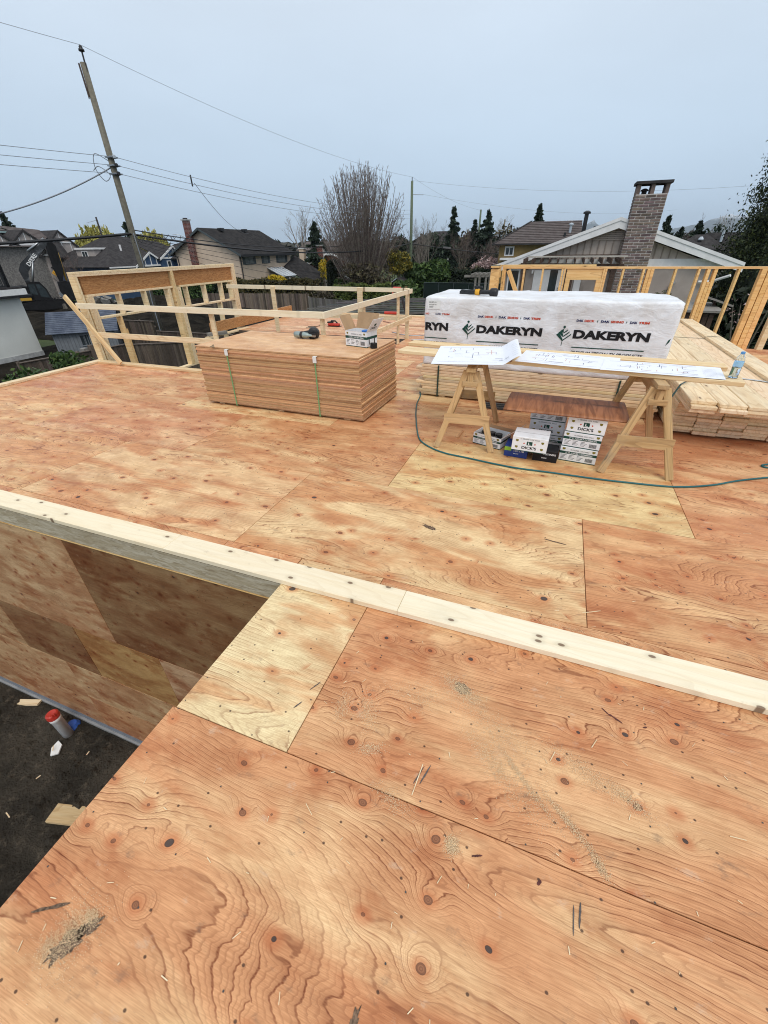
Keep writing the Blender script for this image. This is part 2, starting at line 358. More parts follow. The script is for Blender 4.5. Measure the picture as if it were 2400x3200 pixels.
def brownboard():
    s = NT('reddish_form_board'); co = s.rco()
    a = s.noise(s.vm('MULTIPLY', co, (14, 1.4, 1)), 1.0, 4, .6, 1.0); c = s.mix(s.mr(a, .35, .65), (.42, .18, .085), (.22, .085, .04))
    y = s.n('ShaderNodeSeparateXYZ', {0: s.co()}).outputs[1]
    band = s.mr(s.m('ABSOLUTE', s.m('SUBTRACT', y, s.m('MULTIPLY', s.noise(co, 2, 3), .12))), .0, .06, .7, 0)
    c = s.mix(s.m('MULTIPLY', band, s.mr(s.noise(co, 9, 5, .7), .4, .65)), c, (.045, .03, .025)); s.bump(a, .3, .003)
    return s.done(c, .5, .3, tint=False)
BROWNB = brownboard()
def shingle(name, a, b, sx=3, sz=5):
    s = NT(name); co = s.co(); n = s.noise(co, 2.0, 5, .6); k = s.noise(s.vm('MULTIPLY', co, (sx, sx, sz)), 3, 3)
    c = s.mix(s.mr(n, .35, .65), a, b); c = s.mix(s.mr(k, .5, .7, 0, .4), c, tuple(q*.6 for q in a)); s.bump(k, .5, .03); return s.done(c, .95, .04)
ROOFK = shingle('roof_black', (.026, .025, .026), (.046, .043, .042)); ROOFG = shingle('roof_grey_brown', (.115, .095, .09), (.15, .13, .125)); ROOFD = shingle('roof_dark', (.04, .037, .038), (.062, .058, .058)); ROOFB = shingle('shed_roof_slate', (.085, .10, .135), (.13, .15, .19))
STUC = P('stucco_beige', (.58, .455, .345), .85, .08, 1.2, .5, 90); STUCN = P('stucco_grey_beige', (.36, .31, .275), .85, .1, 1.2, .6, 90, dirt=(.2, .17, .15)); STUCW = P('stucco_white', (.66, .665, .62), .8, .05, .8, .3, 90)
SIDB = P('siding_taupe', (.47, .40, .345), .7, .1, 2, .1, 30); TRIMW = P('trim_white', (.74, .735, .73), .6, .07, 3); TRIMG = P('trim_grey_green', (.07, .085, .09), .6, .1, 3); BLUES = P('siding_blue', (.045, .085, .16), .6, .12, 3)
TAUPE = P('stucco_taupe', (.38, .335, .31), .8, .1, 2); OCHRE = P('stucco_ochre', (.27, .185, .075), .85, .12, 3, .3, 60); RUSTS = P('siding_rust', (.27, .105, .045), .7, .15, 5); STONE = P('stone_veneer', (.20, .185, .17), .85, .35, 6, .8, 12); SHEDG = P('shed_grey_blue', (.17, .185, .20), .75, .12, 4)
GLASS = P('window_glass_dark', (.035, .045, .05), .12, .3, 2, spec=.6); GLASSL = P('window_glass_curtained', (.20, .215, .21), .2, .2, 3, spec=.5)
MORTAR = P('mortar', (.50, .46, .43), .85, .15, 6)
BRK = P('chimney_brick', (.175, .128, .112), .85, .25, 5, .4, 50); BRKR = P('red_brick', (.155, .048, .038), .85, .3, 8, .4, 60)
POLE = P('pole_wood', (.165, .15, .115), .85, .22, 6, .4, 30); POLEG = P('pole_treated', (.12, .15, .10), .85, .2, 6)
BARK = P('bark_grey', (.125, .105, .085), .85, .25, 6); TWIG = P('twigs_purple_brown', (.135, .10, .09), .85, .25, 3); TWIGP = P('twigs_pale', (.22, .19, .165), .85, .2, 3)
WIRE = plain('wire_black', (.02, .02, .022), .5); WIREG = plain('wire_grey', (.22, .24, .27), .5)
def leafm(name, a, b, c=None):
    s = NT(name); r = s.n('ShaderNodeNewGeometry').outputs['Random Per Island']
    st = [(0, a), (.6, b), (1, c or b)]; col = s.ramp(r, st)
    s.set(s.b.inputs['Transmission Weight'], 0.0)
    try: s.set(s.b.inputs['Subsurface Weight'], 0.0)
    except Exception: pass
    return s.done(col, .6, .25, tint=False)
L_FIR = leafm('needles_dark', (.012, .022, .014), (.026, .042, .026), (.04, .06, .035)); L_CED = leafm('cedar_sprays', (.016, .026, .012), (.034, .05, .02), (.085, .095, .025))
L_LAU = leafm('laurel_leaves', (.02, .045, .012), (.05, .09, .025), (.10, .15, .04)); L_YEW = leafm('clipped_yew', (.008, .014, .008), (.018, .027, .014), (.03, .04, .02))
L_HED = leafm('hedge_bronze', (.035, .04, .014), (.07, .06, .022), (.11, .085, .03)); L_HEG = leafm('hedge_green', (.03, .05, .012), (.08, .11, .025), (.16, .18, .04)); L_WIL = leafm('willow_yellow', (.26, .24, .05), (.36, .33, .08), (.45, .42, .13)); L_FOR = leafm('forsythia_yellow', (.42, .30, .02), (.58, .42, .03), (.34, .28, .05)); L_FOM = leafm('forsythia_fading', (.045, .055, .015), (.14, .12, .02), (.34, .25, .03))
L_PIN = leafm('pink_blossom', (.30, .18, .17), (.42, .30, .29), (.5, .40, .38)); L_BRU = leafm('brushwood_leaves', (.05, .04, .028), (.09, .072, .045), (.12, .11, .05)); L_DRK = leafm('dark_evergreen', (.010, .016, .010), (.02, .03, .016), (.03, .045, .02))
# ---------------------------------------------------------------- ground and deck
GZ = -3.9
mb = MB(); S = 14000.0
mb.poly([(-S, -400, GZ), (S, -400, GZ), (S, S, GZ), (-S, S, GZ)])
tag(mb.build('ground', GRASS), kind='structure')
def sheet(name, pts, z, mat):
    m = MB(); m.poly([(x, y, z) for x, y in pts]); return tag(m.build(name, mat), kind='structure')
def rough_sheet(name, x0, x1, y0, y1, z, mat, nx, ny, amp, sc_, lumps=()):
    m = MB(); vs = []; fs = []
    for j in range(ny+1):
        for i in range(nx+1):
            x = x0+(x1-x0)*i/nx; y = y0+(y1-y0)*j/ny
            edge = min(1, i/2, (nx-i)/2, j/2, (ny-j)/2)
            h = amp*(mnoise.fractal(V((x*sc_, y*sc_, 3.3)), .8, 2.0, 5)+.35)*edge
            for (lx, ly, lr, lh) in lumps: h += lh*exp(-((x-lx)**2+(y-ly)**2)/lr**2)*(1+.5*mnoise.noise(V((x*.9, y*.9, 1))))*edge
            vs.append((x, y, z+max(h, .0)))
    for j in range(ny):
        for i in range(nx): k = j*(nx+1)+i; fs.append((k, k+1, k+nx+2, k+nx+1))
    m.add(vs, fs); return tag(m.build(name, mat, smooth=True), kind='structure')
rough_sheet('soil_yard', -12.4, -1.3, -6, 1.72, GZ+.01, SOIL, 90, 70, .10, .9)
rough_sheet('soil_lot', -62, -9, 23, 47.5, GZ+.03, SOILD, 110, 60, .35, .35, [(-46, 42, 5, .9), (-40, 29, 4, .7), (-33, 36, 5, .5), (-22, 33, 4, .4)])
sheet('gravel_yard', [(-34.5, 1.9), (-8.6, 1.9), (-8.6, 23.2), (-34.5, 23.2)], GZ+.004, SOILD)
sheet('lawn', [(2, 17), (60, 17), (60, 40.2), (2, 40.2)], GZ+.02, LAWN); sheet('garden_path', [(2, 40.2), (60, 40.2), (60, 43.2), (2, 43.2)], GZ+.02, CONC); sheet('far_lawn', [(2, 43.2), (60, 43.2), (60, 60), (2, 60)], GZ+.02, LAWN)
sheet('road', [(-140, 47.6), (-60, 47.6), (-60, 38), (-63.5, 34), (-63.5, 20), (-140, 20)], GZ+.012, ASPH)
sheet('verge_lawn', [(-67, 45.5), (-59, 45.5), (-59, 51.5), (-67, 51.5)], GZ+.03, LAWN)

# the second-storey deck: joist depth as one slab, plywood sheets laid on it as pieces
mb = MB()
for r in ((-8.47, -1.405, 1.70, 6.09), (-1.405, 4.6, 1.70, 6.09), (-3.28, 4.6, 6.09, 11.1), (-8.3, -1.3, 10.12, 13.9), (-1.385, 4.6, -3.4, 1.70)):
    mb.box(r[0], r[1], r[2], r[3], -.27, -.0215)
floor = tag(mb.build('floor', OSB), kind='structure')
SH = {}
def ply(x0, x1, y0, y1, mat=PLY, tint=None, dz=0.0, name='plywood_sheet'):
    g = .0022; t = .0175
    o = bpy.data.objects.new(name, bevbox_mesh(name, x1-x0-2*g, y1-y0-2*g, t, mat, .0012))
    put(o, Matrix.Translation(((x0+x1)/2, (y0+y1)/2, -t/2-.0015+dz)), floor)
    o.color = (*(tint or jit(.07)), 1); return o
# rows in front of and under the long bottom plate
ply(-1.40, 1.04, -.482, .7375, PLY, (1.0, 1.0, 1.0)); ply(1.04, 3.48, -.482, .7375)
ply(-1.40, .6, -1.70, -.482); ply(.6, 3.04, -1.70, -.482); ply(-1.40, 1.04, -2.92, -1.70); ply(1.04, 3.48, -2.92, -1.70)
ply(-1.382, -.762, .7375, 1.945, PLYY, (1.02, 1.1, 1.16)); ply(-.762, 1.68, .7375, 1.945, PLY, (1.0, 1.0, 1.0)); ply(1.68, 4.12, .7375, 1.945)
for a, b in ((-8.47, -6.9), (-6.9, -4.46), (-4.46, -2.02), (-2.02, -1.385)): ply(a, b, 1.70, 1.945)
def row(y0, y1, xs, special={}):
    for i in range(len(xs)-1):
        m, t = special.get(i, (PLY, None)); ply(xs[i], xs[i+1], y0, y1, m, t)
row(1.945, 3.143, (-8.47, -6.85, -4.41, -1.973, .495, 2.93, 4.6), {3: (PLYY, (.98, .94, .93)), 4: (PLY, (.95, .9, .86)), 2: (PLYY, (.96, .86, .84))})
row(3.143, 4.36, (-8.47, -6.05, -3.61, -1.17, 1.278, 3.72, 4.6), {3: (PLYY, (.98, .98, .9)), 1: (PLY, (.98, .95, .98)), 4: (PLY, (.98, .92, .9))})
row(4.36, 5.58, (-8.47, -7.27, -4.83, -2.39, .05, 2.49, 4.6), {2: (PLYY, (1.02, 1.02, 1.0)), 0: (PLY, (.95, .88, .9))})
row(5.58, 6.09, (-8.35, -6.05, -3.61, -3.28)); row(5.58, 6.80, (-3.28, -1.17, 1.27, 3.7, 4.6), {0: (PLYY, (1.02, 1.0, .98))})
row(6.80, 8.02, (-3.28, -2.39, .05, 2.49, 4.6), {0: (PLYY, None)}); row(8.02, 9.24, (-3.28, -1.17, 1.27, 3.7, 4.6)); row(9.24, 10.46, (-3.28, -2.3, .1, 2.5, 4.6)); row(10.46, 11.1, (-1.3, 1.1, 3.5, 4.6))
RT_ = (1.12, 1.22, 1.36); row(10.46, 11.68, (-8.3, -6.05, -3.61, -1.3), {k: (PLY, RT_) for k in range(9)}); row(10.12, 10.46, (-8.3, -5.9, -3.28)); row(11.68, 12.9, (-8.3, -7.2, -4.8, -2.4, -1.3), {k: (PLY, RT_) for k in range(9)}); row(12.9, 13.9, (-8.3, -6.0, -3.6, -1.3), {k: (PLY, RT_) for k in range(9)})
# nail heads along the joist lines
m = MB()
def disc(x, y, z, r, k=6): m.add([(x+r*cos(2*pi*i/k), y+r*sin(2*pi*i/k), z) for i in range(k)], [tuple(range(k))])
for xr, ys in (((-1.36, 3.4), (-.46, -.3, -.1, .1, .3, .5, .72, .76, .95, 1.15, 1.35, 1.55)), ((-8.3, 4.4), (1.925, 1.965, 2.15, 2.36, 2.56, 2.75, 2.95, 3.125, 3.16, 3.36, 3.56, 3.76, 3.96, 4.15, 4.34, 4.38, 4.6, 4.8, 5.0, 5.2, 5.4, 5.56))):
    x = xr[0]
    while x < xr[1]:
        for y in ys:
            if RNG.random() < .8: disc(x+RNG.uniform(-.02, .02), y+RNG.uniform(-.03, .03), .0004, .0034)
        x += .406
tag(m.build('nail_heads', P('nail_steel', (.07, .065, .06), .55, .2, 5), floor), kind='stuff')
# pencil marks, boot scuffs, splinters and saw dust lying on the near sheets
def scuff(x, y, L, W, a, mat, z=.0006):
    q = MB(); k = 9; vs = []
    for i in range(k+1):
        t = i/k-.5
        for sgn in (-1, 1): 
            w = W*(.5+.35*mnoise.noise(V((x*7+i, y*9, sgn))))*(1-(2*t)**4*.7)
            px_, py_ = t*L, sgn*w; vs.append((x+px_*cos(a)-py_*sin(a), y+px_*sin(a)+py_*cos(a), z))
    q.add(vs, [(2*i, 2*i+2, 2*i+3, 2*i+1) for i in range(k)]); return q.build('scuff_mark', mat, floor)
GRAPH = P('pencil_graphite', (.10, .085, .08), .7, .3, 60); SOOT = P('scuffed_dirt', (.15, .095, .06), .8, .6, 90); STAIN = P('resin_stain', (.10, .03, .025), .6, .4, 30)
for x, y, L, W, a, mt in ((-.165, .86, .09, .006, 1.3, GRAPH), (-.19, .85, .085, .005, 1.28, GRAPH), (.43, .62, .07, .006, 1.5, GRAPH), (.41, .60, .08, .004, 1.55, GRAPH), (-.83, .95, .05, .006, 1.1, GRAPH), (-.80, 1.07, .07, .005, 1.1, GRAPH), (-1.235, .02, .12, .010, .55, SOOT),
                       (.085, .66, .04, .006, .4, STAIN), (.56, 1.42, .05, .006, -.7, STAIN), (.60, 1.40, .06, .008, -.5, STAIN), (.72, 1.40, .02, .007, .5, STAIN),
                       (.30, 2.75, .16, .012, -.15, SOOT), (1.62, 2.35, .28, .018, -.6, SOOT), (.30, .66, .02, .01, 1.0, STAIN), (1.9, 2.9, .4, .02, -.25, SOOT)):
    scuff(x, y, L, W, a, mt)
def blot(x, y, rx, ry, a, mat, seed, z=.0007):
    q = MB(); k = 34; vs = []
    for i in range(k):
        t_ = 2*pi*i/k; r_ = .55+.6*abs(mnoise.noise(V((cos(t_)*2.2+seed, sin(t_)*2.2, seed*.7))))+.35*mnoise.noise(V((cos(t_)*7+seed, sin(t_)*7, 1))); px_, py_ = rx*r_*cos(t_), ry*r_*sin(t_); vs.append((x+px_*cos(a)-py_*sin(a), y+px_*sin(a)+py_*cos(a), z))
    q.add(vs, [tuple(range(k))]); return q.build('dirt_stain', mat, floor)
for i, (x, y, rx, ry, a, mt) in enumerate(((-.225, .10, .05, .022, 1.0, SOOT), (-.175, .145, .05, .016, 1.55, SOOT), (-.20, .06, .025, .018, .3, SOOT), (-.62, 2.62, .07, .03, -.3, SOOT), (-1.10, -.02, .075, .04, 1.1, SOOT), (-1.07, .03, .05, .03, .8, SOOT), (-.10, 1.31, .06, .04, -.3, SOOT))): blot(x, y, rx, ry, a, mt, i*1.7)
m = MB()
for i in range(120):
    if i < 85: x, y = RNG.uniform(-1.3, 1.5), RNG.uniform(-.4, 1.6)
    else: x, y = RNG.uniform(-3, 2.5), RNG.uniform(1.9, 4.3)
    L = RNG.uniform(.006, .03)*(2.2 if RNG.random() < .08 else 1); a = RNG.uniform(0, pi); w = RNG.uniform(.0006, .0016)
    m.box(-L/2, L/2, -w, w, 0, w*1.2, RZ((x, y, .0006), a))
for x, y, L, a in ((-.19, .83, .13, 1.5), (.52, 2.08, .12, .5), (-.28, 2.0, .06, .4), (.33, 1.12, .05, 1.2), (.5, 1.24, .05, 1.1), (-1.85, 2.1, .05, .3)): m.box(-L/2, L/2, -.0018, .0018, 0, .003, RZ((x, y, .0006), a))
tag(m.build('wood_splinters', SPF), 'pale splinters and slivers of wood strewn over the plywood deck', 'wood splinters', kind='stuff')
m = MB()
def dust(cx, cy, rx, ry, a, cnt, hgt, gs=(.0006, .0021)):
    cnt = int(cnt*2.6); hgt *= .6
    for i in range(cnt):
        u, v = RNG.gauss(0, .45), RNG.gauss(0, .45); q = u*u+v*v
        x = cx+u*rx*cos(a)-v*ry*sin(a); y = cy+u*rx*sin(a)+v*ry*cos(a); s_ = RNG.uniform(*gs)
        z = .0006+max(0, hgt*(1-q*1.6))*RNG.random(); b = RNG.uniform(0, 6); 
        m.add([(x+s_*cos(b), y+s_*sin(b), z), (x+s_*cos(b+2.1), y+s_*sin(b+2.1), z), (x+s_*cos(b+4.2), y+s_*sin(b+4.2), z), (x, y, z+s_*1.1)], [(0, 1, 3), (1, 2, 3), (2, 0, 3)])
for q in ((-1.115, .0, .05, .075, .4, 520, .010), (-1.085, .05, .035, .03, .4, 260, .006), (-1.15, -.05, .03, .04, .9, 240, .006), (-1.10, .0, .12, .13, .4, 350, .001), (-.50, 1.04, .06, .12, .5, 500, .002), (-.42, .88, .07, .03, .4, 300, .002), (-.10, 1.30, .13, .05, -.4, 1000, .004), (.10, 1.0, .28, .06, -.7, 1100, .004), (.22, .98, .22, .02, -.75, 700, .006), (.40, .88, .16, .02, -.7, 600, .006),
          (.46, 1.1, .2, .05, -.4, 600, .003), (.62, 1.05, .10, .03, -.5, 400, .003), (-.005, .66, .03, .035, .3, 500, .005), (.05, 1.18, .35, .08, -.45, 900, .002), (.5, .78, .05, .02, -.9, 250, .005), (-.3, 1.2, .2, .1, .2, 500, .0015), (-.62, 1.02, .05, .1, .2, 350, .002), (-.27, .72, .04, .1, 1.2, 250, .001), (-.62, 1.88, .22, .02, -.05, 350, .002), (.45, 1.9, .5, .02, -.02, 500, .002)): dust(*q)
tag(m.build('sawdust', P('sawdust_tan', (.80, .62, .40), .9, .25, 300)), 'tan sawdust drifted in streaks and small heaps on the near plywood', 'sawdust', kind='stuff')

# ---------------------------------------------------------------- bottom plates
t = T('bottom_plate', 'long pale bottom plate of flat boards running across the deck edge beside the pit', 'plate', (-2.5, 1.75, 0))
for a, b, tn in ((-8.46, -4.9, (1, .98, .95)), (-4.9, -2.372, (1.02, 1.0, .97)), (-2.372, -.568, (1.0, .98, .96)), (-.568, 3.9, (1.03, 1.03, 1.03))):
    block('plate_board', a+.001, b-.001, 1.659, 1.843, .0008, .0385, SPFW, t, tn, .0025)
t = T('bottom_plate', 'short pale bottom plate along the far side edge of the deck above the shrubs', 'plate', (-8.42, 4, 0))
block('plate_board', -8.49, -8.352, 1.86, 4.6, .0008, .0385, SPF, t, None, .0025); block('plate_board', -8.49, -8.352, 4.603, 6.09, .0008, .0385, SPF, t, None, .0025)
t = T('bottom_plate', 'bottom plate under the guard rail between plywood stack and framed header wall', 'plate', (-6, 6.02, 0))
block('plate_board', -8.348, -5.7, 5.952, 6.09, .0008, .0385, SPF, t, (.9, .82, .72), .0025); block('plate_board', -5.697, -3.28, 5.952, 6.09, .0008, .0385, SPF, t, (.92, .85, .75), .0025)

# ---------------------------------------------------------------- sheathed wall in the pit
t = T('sheathed_wall', 'plywood sheathed house wall dropping from the deck edge to the dark soil', 'wall', (-5, 1.7, -3.9))
mb = MB(); mb.box(-8.46, -1.39, 1.715, 1.86, -3.82, -.30); mb.build('wall_studs', GREYW, t)
block('rim_board', -8.46, -4.1, 1.674, 1.699, -.184, -.0225, OSB, t); block('rim_board', -4.098, -1.392, 1.674, 1.699, -.184, -.0225, OSB, t, (.95, .95, .95))
block('ledger_strip', -8.46, -1.392, 1.668, 1.699, -.192, -.1855, SPFY, t, (.8, .8, .8), .001)
def wp(x0, x1, z0, z1, tint, dy=0.0):
    o = bpy.data.objects.new('sheathing_panel', bevbox_mesh('sheathing_panel', x1-x0-.004, z1-z0-.004, .0125, PLYW, .001))
    put(o, MX(((x0+x1)/2, 1.692+dy, (z0+z1)/2), (1, 0, 0), (0, -1, 0)), t); o.color = (*tint, 1)
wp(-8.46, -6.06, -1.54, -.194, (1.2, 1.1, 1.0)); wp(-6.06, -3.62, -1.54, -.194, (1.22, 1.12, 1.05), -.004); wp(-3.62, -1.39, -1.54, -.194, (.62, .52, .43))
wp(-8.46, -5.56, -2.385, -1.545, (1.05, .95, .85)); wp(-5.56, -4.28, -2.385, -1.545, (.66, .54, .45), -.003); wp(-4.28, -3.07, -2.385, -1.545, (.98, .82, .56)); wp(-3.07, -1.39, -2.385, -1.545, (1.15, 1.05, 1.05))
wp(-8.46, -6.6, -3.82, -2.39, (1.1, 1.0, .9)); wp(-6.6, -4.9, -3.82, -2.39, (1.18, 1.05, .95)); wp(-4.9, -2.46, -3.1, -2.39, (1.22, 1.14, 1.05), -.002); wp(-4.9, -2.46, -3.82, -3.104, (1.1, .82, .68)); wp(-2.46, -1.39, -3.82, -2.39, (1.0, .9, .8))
t = T('sheathed_wall', 'plywood wall of the lower storey standing under the near deck edge', 'wall', (-1.45, -1, -3.9))
for k, (a, b) in enumerate(((-3.4, -.9), (-.9, 1.655))):
    for z0, z1 in ((-1.5, -.274), (-2.72, -1.503), (-3.82, -2.723)):
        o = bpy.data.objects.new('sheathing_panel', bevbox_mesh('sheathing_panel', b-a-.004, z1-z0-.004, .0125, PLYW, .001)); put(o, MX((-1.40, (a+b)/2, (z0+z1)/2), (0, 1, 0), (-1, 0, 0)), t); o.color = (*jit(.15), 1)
mb = MB(); mb.box(-1.39, -1.25, -3.4, 1.65, -3.82, -.274); mb.build('wall_studs', GREYW, t)
t = T('concrete_footing', 'low grey concrete footing at the foot of the plywood wall', 'footing', (-5, 1.6, -3.9))
block('curb', -9.2, -1.45, 1.635, 1.712, -4.0, -3.822, CONC, t, (.6, .6, .62), .01); block('membrane', -9.2, -1.45, 1.660, 1.7125, -3.8218, -3.80, plain('membrane_blue_grey', (.13, .15, .18), .5), t, None, .004)
# vent pipe and scrap in the pit
t = T('vent_pipe', 'white plastic stub pipe with red capped top standing in the pit', 'pipe', (-5.37, 1.42, -3.9))
mb = MB(); mb.lathe([(.066, 0), (.066, .40), (.073, .405), (.073, .47), (.066, .47)], 20, Matrix.Translation((-5.37, 1.42, -3.93)) @ Matrix.Rotation(-.12, 4, 'Y')); mb.build('pipe', P('pvc_white', (.74, .74, .74), .4, .1, 5), t, smooth=True)
mb = MB(); mb.lathe([(.076, 0), (.08, .02), (.077, .07), (.06, .085), (.02, .08)], 14, Matrix.Translation((-5.425, 1.42, -3.48)) @ Matrix.Rotation(-.12, 4, 'Y')); 
for k in range(9): mb.box(-.014, .014, -.006, .006, 0, .05, Matrix.Translation((-5.42+.055*cos(k*.9), 1.42+.055*sin(k*.9), -3.42)) @ Matrix.Rotation(k, 4, 'X') @ Matrix.Rotation(k*2.1, 4, 'Z'))
mb.build('cap', RED, t)
mb = MB(); mb.slab([(-5.40, 1.30, -3.86), (-5.30, 1.28, -3.86), (-5.24, 1.18, -3.87), (-5.31, 1.12, -3.87), (-5.40, 1.2, -3.87)], .02); mb.build('wrapping', WHITE, t)
mb = MB(); mb.lathe([(.085, 0), (.09, .05), (.06, .10), (.03, .1)], 10, Matrix.Translation((-5.42, 1.53, -3.90))); tag(mb.build('pipe_cap', plain('blue_plastic', (.03, .09, .35), .4)), 'blue plastic cap on the soil behind the white pipe', 'cap')
def scrap(label, A, B, W, Tk, mat, tint=None): 
    o = bar('wood_offcut', A, B, W, Tk, mat, None, (0.05, .1, 1), tint); return tag(o, label, 'offcut')
scrap('short pale offcut lying on the soil beside the footing', (-6.62, 1.46, -3.84), (-6.22, 1.60, -3.84), .09, .035, SPF)
scrap('pale board end poking out from under the near deck edge', (-4.62, .66, -3.85), (-4.1, .80, -3.85), .20, .04, SPF, (.75, .7, .6))
scrap('dark stick at the picture edge lying in the pit', (-5.15, -.62, -3.82), (-4.7, -.3, -3.82), .08, .04, HORSE)
m = MB()
for i in range(24):
    x, y, L, a = RNG.uniform(-8.5, -2.5), RNG.uniform(-3, 1.5), RNG.uniform(.02, .11), RNG.uniform(0, 3.1); m.box(-L/2, L/2, -.006, .006, 0, .006, RZ((x, y, GZ+.09), a))
tag(m.build('wood_chips', SPF), 'pale wood chips scattered on the dark soil of the pit', 'wood chips', kind='stuff')
m = MB()
for i in range(5000):
    x, y, s_ = RNG.uniform(-9, -1.6), RNG.uniform(-4, 1.55), RNG.uniform(.01, .09)*RNG.random()**2; h = GZ+.01+.10*(mnoise.fractal(V((x*.9, y*.9, 3.3)), .8, 2.0, 5)+.35)
    m.add([(x+s_*cos(k*1.57+i)*RNG.uniform(.7, 1.2), y+s_*sin(k*1.57+i), h-.005) for k in range(4)]+[(x, y, h+s_*.7)], [(0, 1, 4), (1, 2, 4), (2, 3, 4), (3, 0, 4)])
tag(m.build('soil_clods', SOIL), 'clods of dark soil in the pit beside the deck', 'soil clods', kind='stuff')
# ---------------------------------------------------------------- lettering helper
_tc = {}
def text_mesh(txt, bold=0.0, shear=0.0, wide=1.0):
    cu = bpy.data.curves.new('lettering', 'FONT'); cu.body = txt; cu.offset = bold; cu.shear = shear; cu.resolution_u = 3
    ob = bpy.data.objects.new('lettering', cu); me = bpy.data.meshes.new_from_object(ob)
    bpy.data.objects.remove(ob); bpy.data.curves.remove(cu)
    n = len(me.vertices); a = np.empty(n*3); me.vertices.foreach_get('co', a); return me, a.reshape(-1, 3)
def letters(txt, x0, z0, w, h, mat, parent, F, name='lettering', bold=.012, shear=0.0, lift=.0012):
    """txt fitted to width w and cap height h; F maps local (x, z, lift) -> world point"""
    me, a = text_mesh(txt, bold, shear); lo = a.min(0); hi = a.max(0)
    u = (a[:, 0]-lo[0])/(hi[0]-lo[0])*w+x0; v = (a[:, 1]-lo[1])/(hi[1]-lo[1])*h+z0
    co = np.array([F(p, q, lift) for p, q in zip(u, v)], dtype=float); me.vertices.foreach_set('co', co.ravel()); me.materials.clear(); me.materials.append(mat); me.update()
    o = bpy.data.objects.new(name, me); put(o, None, parent); return o
def quadF(mb, F, x0, x1, z0, z1, lift=.001, n=1):
    for i in range(n):
        a, b = x0+(x1-x0)*i/n, x0+(x1-x0)*(i+1)/n; mb.poly([F(a, z0, lift), F(b, z0, lift), F(b, z1, lift), F(a, z1, lift)])

# ---------------------------------------------------------------- stack of plywood sheets
SM = RZ((-4.465, 4.625, 0), radians(-1.2))
t = T('plywood_stack', 'strapped stack of new plywood sheets standing on the deck', 'plywood stack', M=SM)
for x in (.2, 1.2, 2.2): block('skid', x-.045, x+.045, .03, 1.19, .001, .02, SPF, t, M=SM)
nS = 41; th = .0184
for i in range(nS):
    k = i/nS; dx = -.035*k+RNG.uniform(-.011, .010); dy = .01*k+RNG.uniform(-.009, .011)
    if i == nS-1: dx -= .015; dy += .004
    o = bpy.data.objects.new('plywood_sheet', bevbox_mesh('plywood_sheet', 2.44, 1.22, th-.0014, PLYS, .001))
    put(o, SM @ RZ((1.22+dx, .61+dy, .0215+th*(i+.5)+(.004 if i == nS-1 else 0)), RNG.uniform(-.0025, .0025)), t); o.color = (*jit(.17, (.98, .93, .88)), 1)
topz = .0215+nS*th+.004
for x in (.50, 1.83):
    mb = MB(); mb.box(x-.008, x+.008, -.014, -.011, .02, topz-.035, SM); mb.box(x-.008, x+.008, -.011, 1.22, topz-.019, topz-.0175, SM); mb.box(x-.008, x+.008, -.014, .3, .0175, .0195, SM); mb.build('strap', STRAPG, t)
    mb = MB(); mb.box(x-.025, x+.025, -.019, -.0145, topz-.09, topz-.018, SM); mb.box(x-.025, x+.025, -.019, .05, topz-.0182, topz-.0165, SM); mb.build('edge_protector', WHITE, t)
mb = MB()
for k in range(5): mb.tube([SM @ V((.28+.01*k, -.004, topz-.006)), SM @ V((.27+.012*k, -.02, topz+.01+.008*k)), SM @ V((.25+.02*k, -.03, topz+.004))], .0022, 4)
mb.build('strap_end', STRAPD, t)
# ---------------------------------------------------------------- nail guns
def nailer(label, M, body, band, drum_r, flip=1):
    t = T('nail_gun', label, 'nail gun', M=M)
    mb = MB(); q = M @ Matrix.Rotation(pi/2, 4, 'Y')
    mb.lathe([(.02, -.17), (.038, -.165), (.044, -.12), (.044, -.02), (.038, .0), (.034, .06), (.022, .075), (.018, .12), (.012, .14)], 18, M @ Matrix.Translation((0, 0, .05)) @ Matrix.Rotation(pi/2, 4, 'Y')); mb.build('cylinder_head', body, t, smooth=True)
    mb = MB(); mb.lathe([(.0465, -.055), (.0475, -.05), (.0475, -.02), (.0465, -.015)], 18, M @ Matrix.Translation((0, 0, .05)) @ Matrix.Rotation(pi/2, 4, 'Y')); mb.build('collar', band, t, smooth=True)
    mb = MB(); mb.tube([M @ V(p) for p in ((-.10, .03*flip, .05), (-.09, .09*flip, .05), (-.06, .17*flip, .045), (-.04, .21*flip, .042))], [.026, .02, .019, .022], 10); mb.build('handle', BLACK, t, smooth=True)
    mb = MB(); mb.tube([M @ V(p) for p in ((-.045, .11*flip, .05), (-.02, .10*flip, .05), (-.02, .06*flip, .05))], .007, 6); mb.build('trigger', BLACK, t)
    mb = MB(); mb.lathe([(drum_r*.9, -.045), (drum_r, -.04), (drum_r, .035), (drum_r*.92, .045), (drum_r*.4, .05)], 22, M @ Matrix.Translation((.09, .10*flip, .05)) @ Matrix.Rotation(pi/2, 4, 'X') @ Matrix.Rotation(.5, 4, 'Y')); mb.build('coil_magazine', BLACK, t, smooth=True)
    mb = MB(); mb.box(.02, .16, -.004, .10*flip if flip > 0 else .004, .03, .07, M) if flip > 0 else mb.box(.02, .16, -.10, .004, .03, .07, M); mb.build('feed_arm', BLACK, t)
    mb = MB(); mb.box(.13, .19, -.011, .011, .035, .06, M); mb.build('nose', STEEL, t)
    return t
nailer('grey green coil nail gun with round black magazine lying on the plywood stack', RZ((-3.29, 5.50, topz), radians(-8)) @ Matrix.Rotation(.12, 4, 'X'), NGREY, BLACK, .082)
